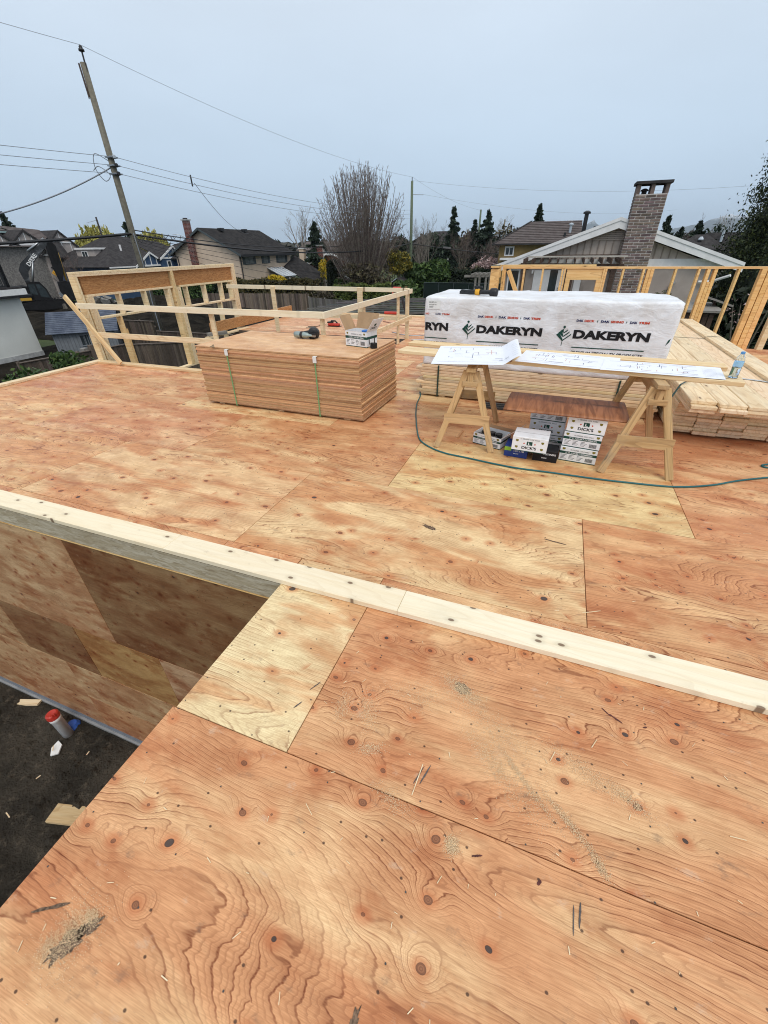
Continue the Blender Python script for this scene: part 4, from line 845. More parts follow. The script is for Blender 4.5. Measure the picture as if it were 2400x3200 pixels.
# ---------------------------------------------------------------- framed wall with headers beside the stair opening
X0, X1 = -8.49, -8.352; TOP = 1.56
t = T('framed_wall', 'framed stud wall with brown strand headers beyond the far deck corner', 'framed wall', (-8.42, 8.4, -.6))
def st(y0, y1, z0, z1, mat=SPF, tint=None, nm='stud', x0=X0, x1=X1): return block(nm, x0, x1, y0, y1, z0, z1, mat, t, tint or jit(.06), .002)
st(6.095, 10.70, TOP-.037, TOP, nm='top_plate'); st(6.095, 10.70, TOP-.0755, TOP-.0385, nm='top_plate')
zt = TOP-.0765
st(6.095, 6.132, -.55, zt, tint=(1.05, 1.0, .9)); st(6.134, 6.171, -.55, zt); st(6.20, 6.237, -.55, 1.13)
st(6.24, 8.38, 1.185, zt-.001, LSL, (1, 1, 1), 'header', -8.475, -8.40); st(8.50, 10.58, 1.185, zt-.001, LSL, (1.05, 1.02, 1), 'header', -8.475, -8.40)
st(6.24, 8.38, 1.146, 1.183, nm='header_plate'); st(8.62, 10.56, 1.146, 1.183, nm='header_plate')
for y in (6.24, 6.278, 6.316): st(y, y+.0365, -.55, 1.144)
for y in (6.93, 7.57, 8.22, 8.26): st(y, y+.037, .787, 1.144, nm='cripple_stud')
st(6.36, 8.30, .748, .785, nm='sill_plate')
st(6.80, 6.837, -.55, .746, tint=(1.0, .86, .66)); st(6.84, 6.877, -.55, .5, tint=(.9, .75, .55))
for y in (8.38, 8.419, 8.458): st(y, y+.037, -.55, zt if y > 8.4 else 1.144, tint=jit(.05, (.98, .9, .74)))
for y in (8.50, 8.539, 8.578): st(y, y+.037, -.55, 1.144)
for y in (8.80, 9.42, 10.05, 10.44): st(y, y+.037, .742, 1.144, nm='cripple_stud')
st(8.64, 10.50, .703, .740, nm='sill_plate')
for y in (10.58, 10.619, 10.658): st(y, y+.037, -.55, zt)
st(10.50, 10.537, -.55, 1.144); st(10.54, 10.577, -.55, 1.144); st(9.9, 9.937, -.55, .7)
st(6.095, 10.70, -.5885, -.5515, nm='bottom_plate')
bar('brace', (-8.50, 5.90, 1.19), (-7.64, 5.90, .06), .089, .038, SPF, t, up=(0, 1, 0), tint=(1, .93, .8))
# beam on edge and boards lying by the opening
tag(block('strand_beam', -8.33, -8.27, 9.25, 13.2, .04, .285, LSL, None, (1.1, 1.1, 1.1), .003), 'brown strand beam set on edge along the rear deck border', 'beam')
tag(block('ledger_board', -8.24, -8.10, 8.9, 10.6, -.03, .008, SPF, None, None), 'pale board lying flat beside the brown strand beam', 'board')
tag(bar('wood_offcut', (-8.22, 9.0, .05), (-8.0, 9.45, .05), .14, .075, GREYL, None), 'grey wood block lying by the opening near the header wall', 'offcut')
mb = MB(); mb.box(-8.33, -3.3, 10.095, 10.118, -.27, -.0005); tag(mb.build('opening_rim', GREYW), 'dark rim board along the far side of the stair opening', 'rim board')
mb = MB(); mb.box(-8.30, -1.3, 13.76, 13.9, .0005, .0385); tag(mb.build('rear_plate_board', SPF), 'bottom plate along the rear border of the far deck', 'plate')
mb = MB(); mb.box(-8.47, -3.28, 6.10, 10.09, -3.0, -2.95); tag(mb.build('stair_floor', PLYW), kind='structure')
# ---------------------------------------------------------------- guard rail round the stair opening
t = T('guard_rail', 'pale timber guard rail fixed round the stair opening behind the plywood stack', 'guard rail', (-5.8, 8, 0))
RT = 1.075
bar('rail', (-8.33, 5.945, RT-.044), (-3.22, 5.945, RT-.044), .037, .089, SPFW, t); bar('rail', (-8.22, 5.945, .545), (-4.9, 5.945, .56), .037, .089, SPF, t)
bar('rail', (-3.20, 5.93, RT-.044), (-3.20, 10.30, RT-.06), .037, .089, SPFW, t); bar('rail', (-3.20, 6.0, .50), (-3.20, 10.30, .46), .037, .089, SPF, t)
bar('rail', (-8.32, 10.20, RT-.02), (-3.225, 10.20, RT-.044), .037, .089, SPFW, t); bar('rail', (-5.5, 10.20, .44), (-3.23, 10.20, .44), .037, .089, SPF, t)
for x, y, w, d in ((-3.262, 6.005, .04, .085), (-5.32, 6.005, .085, .04), (-3.245, 7.55, .04, .085), (-3.245, 9.46, .04, .085), (-3.262, 10.17, .085, .04), (-4.45, 10.16, .13, .04), (-6.87, 10.16, .11, .04)):
    block('post', x-w/2, x+w/2, y-d/2, y+d/2, .0005 if y > 7 else .039, RT-.005 if y > 10 else RT-.02, SPF, t)
# ---------------------------------------------------------------- framed wall behind the bundle
t = T('framed_wall', 'amber stud wall with a small window frame behind the wrapped bundle', 'framed wall', (1.5, 11.07, 0)); WY0, WY1 = 11.0, 11.139; WT = 1.465
def sw(x0, x1, z0, z1, nm='stud', mat=SPFY, tint=None, y0=WY0, y1=WY1): return block(nm, x0, x1, y0, y1, z0, z1, mat, t, tint or jit(.07), .002)
sw(-1.30, 5.6, WT-.0375, WT, 'top_plate'); sw(-1.30, .62, WT+.0005, WT+.038, 'top_plate')
sz = WT-.0385
for x in (-.825, -.43, -.03, .83, 1.155, 1.53, 2.10, 2.50, 3.16): sw(x-.019, x+.019, -.3 if x > 3 else .0005, sz)
for x in (-1.28, -1.24, .02, .82-.03): sw(x-.018, x+.018, .0005, sz)
for x, w in ((1.62, .06), (1.685, .06), (2.66, .055), (2.72, .055), (2.78, .055)): sw(x-w/2, x+w/2, .0005, sz if w != .055 or x != 2.72 else 1.2, 'post', tint=jit(.1, (1, .95, .9)))
for x, w in ((3.56, .085), (3.66, .085), (3.75, .085)): sw(x-w/2, x+w/2, -.2, sz, 'post', tint=jit(.12, (1, .95, .88)))
for x in (4.02, 4.42, 4.82, 5.22): sw(x-.05, x+.05, -.2, sz, tint=(1.0, 1.2, 1.7))
sw(.062, .77, 1.262, sz-.001, 'header', y0=WY0+.02); sw(.062, .77, 1.222, 1.2605, 'header_plate')
sw(.062, .155, .0005, 1.221, 'trimmer'); sw(.68, .77, .0005, 1.221, 'trimmer')
bar('brace', (-1.16, 10.97, 1.40), (-.74, 10.97, .6), .089, .038, SPFY, t, up=(0, 1, 0))
sw(-1.49, -1.315, .0005, WT-.03, 'post', y0=10.55, y1=10.75); block('top_plate', -1.49, -1.32, 10.5, 11.14, WT+.0005, WT+.038, SPFY, t); block('membrane_cap', -1.50, -1.315, 10.5, 10.8, WT+.0385, WT+.043, STRAPD, t)
sw(-1.48, -1.32, WT-.2, WT, 'header', y0=10.76, y1=10.99)
# ---------------------------------------------------------------- tools left on the rear deck
t = T('power_saw', 'small red power saw with black handle on the rear deck', 'saw', (-5.8, 11.4, 0))
block('body', -6.0, -5.66, 11.33, 11.47, .012, .085, RED, t, None, .02); mb = MB(); mb.tube([(-5.95, 11.4, .08), (-5.9, 11.4, .14), (-5.78, 11.4, .14), (-5.72, 11.4, .085)], .02, 8); mb.build('handle', BLACK, t, smooth=True); block('battery', -6.02, -5.86, 11.34, 11.46, .087, .12, BLACK, t, None, .008); block('base_plate', -6.0, -5.62, 11.31, 11.49, .001, .011, BLACK, t)
hose('electric_cable', 'thin black cord trailing from the red saw', 'cord', [(-5.98, 11.4, .04), (-6.15, 11.5, .03), (-6.3, 11.2, .008), (-6.5, 11.1, .008), (-6.2, 11.0, .008), (-6.45, 10.9, .008)], .008, WIRE, 6)
hose('air_hose', 'pale blue grey hose running over the rear deck to the bundle', 'hose', [(-3.9, 10.9, .01), (-3.3, 10.55, .01), (-2.6, 10.9, .01), (-1.9, 10.7, .01), (-1.4, 10.2, .01)], .011, GALV, 6); hose('air_hose', 'second pale hose lying nearer the opening on the rear deck', 'hose', [(-3.1, 10.0, .01), (-2.6, 10.1, .01), (-2.0, 9.75, .01), (-1.6, 9.3, .01)], .011, GALV, 6)
hose('electric_cable', 'reddish cord along the rear deck behind the guard rail', 'cord', [(-4.8, 12.6, .01), (-3.9, 12.0, .01), (-3.0, 12.1, .01), (-2.2, 11.8, .01), (-1.6, 11.9, .01)], .008, plain('cord_red', (.20, .05, .04), .5), 6)
mb = MB(); mb.lathe([(.03, 0), (.033, .01), (.033, .14), (.02, .17), (.012, .18), (.012, .2)], 12, Matrix.Translation((-5.0, 11.5, 0))); tag(mb.build('blue_bottle', plain('bottle_blue', (.12, .30, .60), .3)), 'blue water bottle standing on the rear deck behind the carton', 'bottle')
t = T('rotary_hammer', 'red drill with long black shaft leaning on the rear guard rail corner', 'drill', (-4.6, 13.4, 0))
block('motor', -4.78, -4.50, 13.37, 13.46, .76, .86, RED, t, None, .03); mb = MB(); mb.tube([(-4.76, 13.42, .80), (-4.78, 13.42, .68), (-4.72, 13.42, .64)], .025, 8); mb.build('handle', RED, t); mb = MB(); mb.tube([(-4.52, 13.42, .80), (-4.43, 13.4, .45), (-4.3, 13.38, .02)], [.025, .045, .02], 8); mb.build('shaft', BLACK, t)
t = T('red_level', 'red tool lying on the rear bottom plate of the far deck', 'tool', (-5.0, 13.8, .04)); mb = MB(); mb.tube([(-5.2, 13.82, .085), (-4.75, 13.82, .085)], .045, 8); mb.build('body', RED, t); mb = MB(); mb.tube([(-5.45, 13.82, .07), (-5.21, 13.82, .08)], .02, 6); mb.build('handle', BLACK, t)
# ---------------------------------------------------------------- vegetation helpers
def leaf_obj(name, pts, size, mat, parent=None, droop=0.0, asp=1.9, jitter=.5, M=None):
    pts = np.asarray(pts, float); n = len(pts)
    a = NPR.normal(size=(n, 3)); a[:, 2] -= droop*1.5; a /= np.linalg.norm(a, axis=1)[:, None]+1e-9
    b = NPR.normal(size=(n, 3)); b -= (b*a).sum(1)[:, None]*a; b /= np.linalg.norm(b, axis=1)[:, None]+1e-9
    s = size*(1+jitter*(NPR.random(n)-.5)*1.6); L = a*(s*asp*.5)[:, None]; W = b*(s*.5)[:, None]
    v = np.stack([pts-L, pts+W*.9, pts+L, pts-W*.9], 1).reshape(-1, 3)
    me = bpy.data.meshes.new(name); me.vertices.add(4*n); me.vertices.foreach_set('co', v.ravel())
    me.loops.add(4*n); me.loops.foreach_set('vertex_index', np.arange(4*n, dtype=np.int32))
    me.polygons.add(n); me.polygons.foreach_set('loop_start', np.arange(n, dtype=np.int32)*4)
    try: me.polygons.foreach_set('loop_total', np.full(n, 4, dtype=np.int32))
    except Exception: pass
    me.materials.append(mat); me.update(calc_edges=True); me.validate()
    o = bpy.data.objects.new(name, me); return put(o, M, parent)
def conifer(label, x, y, h, r, seed, n=2600, mat=None, leaf=.34, base=.08, droop=.35, gap=.0, group=None, name='fir_tree'):
    rs = np.random.default_rng(seed); t = T(name, label, 'tree', (x, y, GZ), group)
    mb = MB(); mb.tube([(x, y, GZ), (x, y, GZ+h*.5), (x, y, GZ+h*.985)], [h*.018, h*.012, .02], 7)
    nb = int(h*9); r = r*1.5; n = int(n*1.7); pts = []
    for i in range(nb):
        f = base+(1-base)*(i+rs.random())/nb; R_ = r*(1-f)**.85*(.6+.5*rs.random())+.08; a = rs.random()*6.283; z0 = GZ+h*f
        k = max(4, int(n/nb*(R_/r+.25)*1.35)); u = rs.random(k)**.65; sp = .05+.13*R_*(1-u*.5)
        px_ = x+cos(a)*R_*u+rs.normal(size=k)*sp; py_ = y+sin(a)*R_*u+rs.normal(size=k)*sp; pz = z0-droop*R_*u**1.5+.16*R_*u**3+rs.normal(size=k)*.07*h/10
        pts.append(np.stack([px_, py_, pz], 1)); mb.tube([(x, y, z0), (x+cos(a)*R_*.5, y+sin(a)*R_*.5, z0-droop*R_*.35), (x+cos(a)*R_*.9, y+sin(a)*R_*.9, z0-droop*R_*.75)], [.035, .02, .008], 3, False)
    mb.build('trunk', BARK, t); leaf_obj('crown', np.concatenate(pts), leaf, mat or L_FIR, t, .3)
    return t
def blob_pts(c, rad, n, rs, shell=.55, lumps=9, lr=.42, zmin=None):
    c = np.array(c, float); rad = np.array(rad, float); out = []
    cen = rs.normal(size=(lumps, 3)); cen /= np.linalg.norm(cen, axis=1)[:, None]; cen *= (.35+.45*rs.random((lumps, 1))); 
    for k in range(lumps+1):
        m = n//(lumps+1); d = rs.normal(size=(m, 3)); d /= np.linalg.norm(d, axis=1)[:, None]; q = (shell+(1-shell)*rs.random((m, 1)))**.8
        if k < lumps: p = cen[k]+d*q*lr*(.7+.6*rs.random())
        else: p = d*q*.72
        out.append(c+p*rad)
    p = np.concatenate(out)
    if zmin is not None: p[:, 2] = np.maximum(p[:, 2], zmin+rs.random(len(p))*.2)
    return p
def shrub(label, c, rad, n, mat, leaf, seed, name='shrub', cat='shrub', stem=True, lumps=10, group=None):
    rs = np.random.default_rng(seed); t = T(name, label, cat, (c[0], c[1], GZ), group)
    if stem:
        mb = MB()
        for k in range(7):
            a = k*.9+seed; mb.tube([(c[0]+.1*cos(a), c[1]+.1*sin(a), GZ), (c[0]+rad[0]*.3*cos(a), c[1]+rad[1]*.3*sin(a), (GZ+c[2])/2), (c[0]+rad[0]*.55*cos(a), c[1]+rad[1]*.55*sin(a), c[2]+rad[2]*.3)], [.07, .05, .02], 5)
        mb.build('stems', BARK, t)
    leaf_obj('foliage', blob_pts(c, rad, n, rs, lumps=lumps, zmin=GZ), leaf, mat, t); return t
def hedge(label, A, B, w, z1, mat, leaf, n, seed, z0=GZ, name='hedge', core=None):
    rs = np.random.default_rng(seed); A, B = np.array(A, float), np.array(B, float); d = B-A; L = np.linalg.norm(d); d /= L; s = np.array([-d[1], d[0]])
    t = T(name, label, 'hedge', (*((A+B)/2), z0))
    m = MB(); a, b = A+s*w*.36, B+s*w*.36; c, e_ = B-s*w*.36, A-s*w*.36; m.slab([(*e_, z1-.22), (*c, z1-.22), (*b, z1-.22), (*a, z1-.22)], z1-.22-z0); m.build('inner_twigs', core or plain('hedge_core', (.012, .014, .008), .9), t)
    u = rs.random(n)*L; f = rs.random(n); v = np.where(f < .42, (rs.random(n)-.5)*w, np.where(rs.random(n) < .5, -.5, .5)*w*(.9+.2*rs.random(n)))
    z = np.where(f < .42, z1-.18*rs.random(n), z0+(z1-z0)*rs.random(n))
    wob = .10*np.sin(u*1.7+seed)+.07*np.sin(u*4.1); z = z+wob*(z-z0)/(z1-z0); v = v*(1+.08*np.sin(u*2.3+z*2))
    p = np.stack([A[0]+d[0]*u+s[0]*v, A[1]+d[1]*u+s[1]*v, z], 1); leaf_obj('foliage', p, leaf, mat, t); return t
def bare_tree(label, x, y, h, spread, seed, stems=9, mat=TWIG, levels=3, twigs=7, r0=.16, up=.55, name='bare_tree', base=0.0, kids=5, group=None):
    rr = random.Random(seed); t = T(name, label, 'tree', (x, y, GZ), group); main = MB(); fine = MB()
    def grow(p, d, L, r, lev):
        n = 5 if lev == 0 else 4 if lev == 1 else 3; pts = [p]; rs_ = [r]; q = p.copy(); dd = d.copy(); seg = L/n
        for i in range(n):
            dd = (dd+V((rr.gauss(0, .10), rr.gauss(0, .10), up*.16+rr.gauss(0, .05)))).normalized(); q = q+dd*seg; pts.append(q.copy()); rs_.append(max(.006, r*(1-.72*(i+1)/n)))
        (main if lev <= 1 else fine).tube(pts, rs_, 6 if lev == 0 else 4 if lev == 1 else 3, False)
        if lev < levels:
            for k in range(kids if lev < levels-1 else twigs):
                f = (k+.6+rr.random()*.5)/(kids if lev < levels-1 else twigs); f = .22+.75*min(1, f); i = min(n-1, int(f*n)); o_ = pts[i].lerp(pts[i+1], f*n-i)
                ax = V((rr.gauss(0, 1), rr.gauss(0, 1), rr.gauss(0, .3))).normalized(); tan = (pts[i+1]-pts[i]).normalized(); nd = (tan+ax*(.52 if lev == 0 else .6)).normalized(); nd.z = max(nd.z, -.05)
                grow(o_, nd, L*(.52 if lev == 0 else .5)*(1.15-.5*f)*rr.uniform(.8, 1.2), max(.008, rs_[i]*.5), lev+1)
    h = h-base*.85; b = V((x, y, GZ+base))
    if base: main.tube([(x, y, GZ), (x, y, GZ+base*.6), b], [r0*1.9, r0*1.5, r0*1.4], 8)
    for k in range(stems):
        a = 2*pi*k/stems+rr.random(); lean = spread*(.15+.85*((k*7) % stems)/stems); d = V((cos(a)*lean, sin(a)*lean, 1)).normalized()
        grow(b+V((cos(a)*.25, sin(a)*.25, 0)), d, h*rr.uniform(.85, 1.0)*(1-.28*((k*7) % stems)/stems)/max(.75, d.z)*.95, r0*rr.uniform(.7, 1.1), 0)
    main.build('trunk', BARK if mat is not TWIGP else TWIGP, t, smooth=True); fine.build('twigs', mat, t); return t
def dome_tree(label, x, y, rx, ry, zc, zt, nl, seed, mat, r0=.10):
    """many-stemmed crown whose limbs all end on a rounded dome"""
    rr = random.Random(seed); t = T('bare_tree', label, 'tree', (x, y, GZ)); main = MB(); fine = MB(); b0 = V((x, y, GZ))
    for k in range(nl):
        v = rr.random()**.8; th = 2*pi*rr.random(); el = radians(-12+100*v); ce = max(0.0, cos(el))**.75; e_ = V((x+rx*ce*cos(th), y+ry*ce*sin(th), zc+(zt-zc)*sin(el))); e_ = V((x, y, zc)).lerp(e_, rr.uniform(.82, 1.04))
        b = b0+V((rr.uniform(-.9, .9), rr.uniform(-.6, .6), 0)); c = V((x+(e_.x-x)*rr.uniform(.42, .72), y+(e_.y-y)*.5, GZ+(e_.z-GZ)*rr.uniform(.32, .5)))
        pts = []; n = 9
        for i in range(n+1):
            u = i/n; p = b*(1-u)**2+c*2*u*(1-u)+e_*u*u; p = p+V((mnoise.noise(V((k, u*3, 1))), mnoise.noise(V((k, u*3, 5))), 0))*.22*u; pts.append(p)
        R = r0*rr.uniform(.5, 1.0); main.tube(pts, [max(.012, R*(1-.85*i/n)) for i in range(n+1)], 5, False)
        for j in range(20):
            u = .34+.66*(j+rr.random())/20; i = min(n-1, int(u*n)); o_ = pts[i].lerp(pts[i+1], u*n-i); tan = (pts[i+1]-pts[i]).normalized(); outv = (o_-V((x, y, zc))).normalized()
            nd = (tan*.8+outv*.25+V((rr.gauss(0, .5), rr.gauss(0, .5), rr.gauss(.15, .3)))).normalized(); L = rr.uniform(.5, 1.3)*(1.15-.6*u); q = o_+nd*L*.5+V((0, 0, .04)); e2 = q+(nd+V((0, 0, .35))).normalized()*L*.5
            fine.tube([o_, q, e2], [.02, .014, .008], 3, False)
            for w_ in range(2): nd2 = (nd+V((rr.gauss(0, .6), rr.gauss(0, .6), rr.gauss(.3, .3)))).normalized(); fine.tube([q, q+nd2*L*.4], [.012, .007], 3, False)
    main.build('trunk', P('limb_bark', (.21, .18, .15), .85, .25, 4), t, smooth=True); fine.build('twigs', mat, t); return t
# ---------------------------------------------------------------- building helpers
def part(name, pts, th, mat, parent): m = MB(); m.slab(pts, th); return m.build(name, mat, parent)
def pbox(name, x0, x1, y0, y1, z0, z1, mat, parent): m = MB(); m.box(x0, x1, y0, y1, z0, z1); return m.build(name, mat, parent)
def courses(parent, a0, a1, b0, b1, n, mat, th=.05, name='tile_course'):
    """roof plane from eave edge a0-a1 up to ridge edge b0-b1, laid in n overlapping courses"""
    a0, a1, b0, b1 = map(V, (a0, a1, b0, b1)); nr = (a1-a0).cross(b0-a0 if (b0-a0).length > .01 else b1-a0).normalized()
    if nr.z < 0: nr = -nr
    for i in range(n):
        f, g = i/n, (i+1.06)/n; g = min(g, 1.0); p = [a0.lerp(b0, f)+nr*th, a1.lerp(b1, f)+nr*th, a1.lerp(b1, g)+nr*.012, a0.lerp(b0, g)+nr*.012]
        m = MB(); vs = p+[q-nr*(th*.9 if k < 2 else .012) for k, q in enumerate(p)]; m.add(vs, [(0, 1, 2, 3), (4, 7, 6, 5), (0, 4, 5, 1), (2, 6, 7, 3), (1, 5, 6, 2), (0, 3, 7, 4)]); m.build(name, mat, parent)
def window(parent, c, u, out, w, h, frame, pane=GLASS, bars=1, fw=.07, shutters=None, name='window'):
    c, u, out = V(c), V(u).normalized(), V(out).normalized(); z = V((0, 0, 1)); m = MB()
    def q(x0, x1, z0, z1, d0, d1, mb_): 
        vs = [c+u*x+out*d+z*s for x in (x0, x1) for d in (d0, d1) for s in (z0, z1)]; mb_.add(vs, [(0, 1, 3, 2), (4, 6, 7, 5), (0, 4, 5, 1), (2, 3, 7, 6), (0, 2, 6, 4), (1, 5, 7, 3)])
    q(-w/2-fw, -w/2, -h/2-fw, h/2+fw, -.02, .06, m); q(w/2, w/2+fw, -h/2-fw, h/2+fw, -.02, .06, m); q(-w/2, w/2, h/2, h/2+fw, -.02, .06, m); q(-w/2, w/2, -h/2-fw, -h/2, -.02, .08, m)
    for k in range(bars): x = -w/2+w*(k+1)/(bars+1); q(x-fw*.3, x+fw*.3, -h/2, h/2, -.01, .04, m)
    o = m.build(name, frame, parent); g = MB(); q(-w/2, w/2, -h/2, h/2, -.05, .012, g); g.build('pane', pane, o)
    if shutters:
        for s_ in (-1, 1): g = MB(); x = s_*(w/2+fw+.2); q(x-.19, x+.19, -h/2-.05, h/2+.05, .0, .05, g); g.build('shutter', shutters, parent)
    return o
def bricks(parent, x0, x1, y, z0, z1, bl, bh, mat, shape_y=.05, rows=None, skip=None, name='brick', nrm='y', rnd=None):
    rr = random.Random(4); base = {}; n = int((z1-z0)/bh); cnt = 0
    for r_ in range(n):
        x = x0-(bl*.5 if r_ % 2 else 0)
        while x < x1-.02:
            a, b = max(x, x0), min(x+bl, x1)
            if b-a > .03:
                key = (round(b-a, 2)); me = bevbox_mesh(name, b-a-.03, bh-.026, .10, mat, .006) if nrm == 'y' else bevbox_mesh(name, b-a-.03, bh-.026, .10, mat, .006)
                o = bpy.data.objects.new(name, me); zc = z0+(r_+.5)*bh
                put(o, MX(((a+b)/2, y+.034+rr.uniform(-.005, .005), zc), (1, 0, 0), (0, -1, 0)) if nrm == 'y' else MX((y-.034*nrm_s(nrm), (a+b)/2, zc), (0, 1, 0), (1, 0, 0)), parent); k = rr.uniform(.62, 1.3); o.color = (k, k*rr.uniform(.93, 1.08), k*rr.uniform(.9, 1.1), 1); cnt += 1
            x += bl
    return cnt
def nrm_s(n): return 1 if n == 'x+' else -1
def fence(label, A, B, h, mat, bw=.14, z0=GZ, cap=True, gapx=.006, post=2.4, tints=(.7, 1.3), group=None, name='board_fence', zt=0.0):
    A, B = V((A[0], A[1], z0)), V((B[0], B[1], z0)); d = (B-A); L = d.length; d.normalize(); s = V((-d.y, d.x, 0)); n = int(L/bw)
    t = T(name, label, 'fence', (A+B)/2, group); rr = random.Random(int(L*100))
    me = bevbox_mesh('fence_board', h, bw-gapx, .02, mat, .003)
    for i in range(n):
        o = bpy.data.objects.new('fence_board', me); p = A+d*(bw*(i+.5)); put(o, MX((p.x, p.y, z0+h/2+rr.uniform(-.02, .012)), (0, 0, 1), s), t); k = rr.uniform(*tints); o.color = (k, k*rr.uniform(.95, 1.03), k*rr.uniform(.9, 1.05), 1)
    for z in (.35, h-.3): bar('fence_rail', A+V((0, 0, z))+s*.04, B+V((0, 0, z))+s*.04, .04, .09, mat, t)
    k = 0
    while k*post <= L+.01: p = A+d*k*post+s*.07; block('fence_post', p.x-.05, p.x+.05, p.y-.05, p.y+.05, z0, z0+h+.08, mat, t); k += 1
    if cap: bar('fence_cap', A+V((0, 0, h+.03)), B+V((0, 0, h+.03)), .12, .035, mat, t)
    return t
UY = (1, 0, 0); N_Y = (0, -1, 0); UX = (0, 1, 0); N_X = (1, 0, 0)

# ---------------------------------------------------------------- white stucco house at the picture edge
t = T('white_house', 'white stucco house end with black balcony railing at the picture edge', 'house', (-36, 12, GZ))
pbox('wall', -42, -31.6, 2, 19.1, GZ, -.30, STUCW, t); pbox('wall_base', -42, -31.57, 2, 19.13, GZ-.2, GZ+.28, CONC, t)
pbox('balcony_fascia', -42, -31.25, 2, 19.45, -.30, .02, WHITE, t); pbox('balcony_soffit', -42, -31.1, 2, 19.6, -.42, -.301, BLACK, t); pbox('balcony_floor', -42, -31.35, 2, 19.35, .021, .12, ROOFD, t)
window(t, (-31.6, 15.0, -2.05), UX, N_X, 1.6, 1.3, BLACK, GLASS, 1); pbox('window_sill', -31.6, -31.42, 13.9, 16.15, -2.98, -2.83, STUCW, t)
rl = T('balcony_railing', 'black upright balcony railing on top of the white house', 'railing', (-31.5, 12, .12))
def rail_run(tt, A, B, z0, h, n, mat=BLACK):
    A, B = V(A), V(B); me = bevbox_mesh('baluster', h-.1, .035, .035, mat, .003)
    for i in range(n+1): p = A.lerp(B, i/n); o = bpy.data.objects.new('baluster', me); put(o, MX((p.x, p.y, z0+h/2), (0, 0, 1), (1, 0, 0)), tt)
    bar('top_rail', (A.x, A.y, z0+h), (B.x, B.y, z0+h), .09, .09, mat, tt); bar('bottom_rail', (A.x, A.y, z0+.06), (B.x, B.y, z0+.06), .06, .06, mat, tt)
    for f in (0, .33, .66, 1): p = A.lerp(B, f); block('rail_post', p.x-.07, p.x+.07, p.y-.07, p.y+.07, z0, z0+h+.04, mat, tt)
rail_run(rl, (-31.7, 10, 0), (-31.7, 18.8, 0), .121, 1.3, 60); rail_run(rl, (-31.7, 18.8, 0), (-34.5, 18.8, 0), .121, 1.3, 18)
# ---------------------------------------------------------------- yard: fences, garden shed
fence('weathered board fence running past the white house and under the header wall', (-21.1, 11.6), (-20.2, 16.2), 1.78, GREYW, .14, tints=(.5, 1.0)); fence('dark board fence seen low between the wall studs', (-20.2, 16.2), (-13.5, 20.2), 1.75, GREYW, .14, tints=(.4, .9))
block('fence_post_cap', -21.0, -20.75, 14.35, 14.6, -2.12, -2.0, GREYL, bpy.data.objects.get('board_fence'), None)
tag(block('gate_post', -20.62, -20.44, 14.5, 14.68, GZ, -1.86, GREYW, None), 'taller capped fence post in front of the shed', 'post')
fence('dark board fence at the back between the shed and the excavated lot', (-33.5, 22.4), (-25.0, 22.7), 1.8, GREYW, .15, tints=(.4, .95)); fence('low dark board fence along the excavated lot behind the utility pole', (-25.0, 22.7), (-9.0, 23.4), 1.2, GREYW, .15, tints=(.35, .8))
t = T('garden_shed', 'small blue grey garden shed with slate blue shingle roof', 'shed', (-28, 20.5, GZ))
sx0, sx1, sy0, sy1, se, sr = -30.2, -27.3, 19.15, 22.0, -2.35, -1.42
# ridge runs along the picture, gable end toward the stair wall
A_ = V((-29.9, 19.0, 0)); B_ = V((-27.2, 21.35, 0)); dS = (B_-A_).normalized(); nS_ = V((dS.y, -dS.x, 0)); LS = (B_-A_).length; DS = 2.6
def SP(u, v, z): p = A_+dS*u-nS_*v; return V((p.x, p.y, z))
m = MB(); m.add([SP(0, 0, GZ), SP(LS, 0, GZ), SP(LS, DS, GZ), SP(0, DS, GZ), SP(0, 0, se), SP(LS, 0, se), SP(LS, DS, se), SP(0, DS, se), SP(0, DS/2, sr), SP(LS, DS/2, sr)], [(0, 1, 5, 4), (2, 3, 7, 6), (1, 2, 6, 9, 5), (3, 0, 4, 8, 7)]); m.build('wall', SHEDG, t)
me = bevbox_mesh('siding_strip', se-GZ-.05, .03, .02, SHEDG, .002)
for k in range(18): p = SP(.1+k*(LS-.2)/17, -.012, (GZ+se)/2); o = bpy.data.objects.new('siding_strip', me); put(o, MX(p, (0, 0, 1), nS_), t); o.color = (.8, .8, .8, 1)
courses(t, SP(-.25, -.28, se-.16), SP(LS+.25, -.28, se-.16), SP(-.25, DS/2, sr+.03), SP(LS+.25, DS/2, sr+.03), 12, ROOFB, .035, 'shingle_course'); courses(t, SP(LS+.25, DS+.28, se-.16), SP(-.25, DS+.28, se-.16), SP(LS+.25, DS/2, sr+.03), SP(-.25, DS/2, sr+.03), 12, ROOFB, .035, 'shingle_course')
window(t, SP(1.75, 0, -2.98), dS, nS_, .5, .6, SHEDG, GLASS, 1, .05); m = MB(); m.lathe([(.0, 0), (.24, 0), (.24, .04), (.2, .05)], 8, MX(SP(LS+.01, DS/2, -1.95), nS_.cross(V((0, 0, 1))) if False else V((0, 0, 1)), dS)); m.build('round_vent', BLACK, t)
shrub('broad leaved green shrub growing below the far deck plate', (-14.6, 9.0, -2.25), (1.7, 1.6, 1.3), 6000, L_LAU, .11, 21); shrub('dark shrub at the foot of the white house wall', (-16.8, 7.6, -2.6), (2.0, 1.6, .9), 6000, L_DRK, .11, 22); shrub('loose green shrub sprouting by the fence end', (-16.2, 10.6, -2.2), (1.1, 1.1, 1.15), 2600, L_LAU, .10, 23)
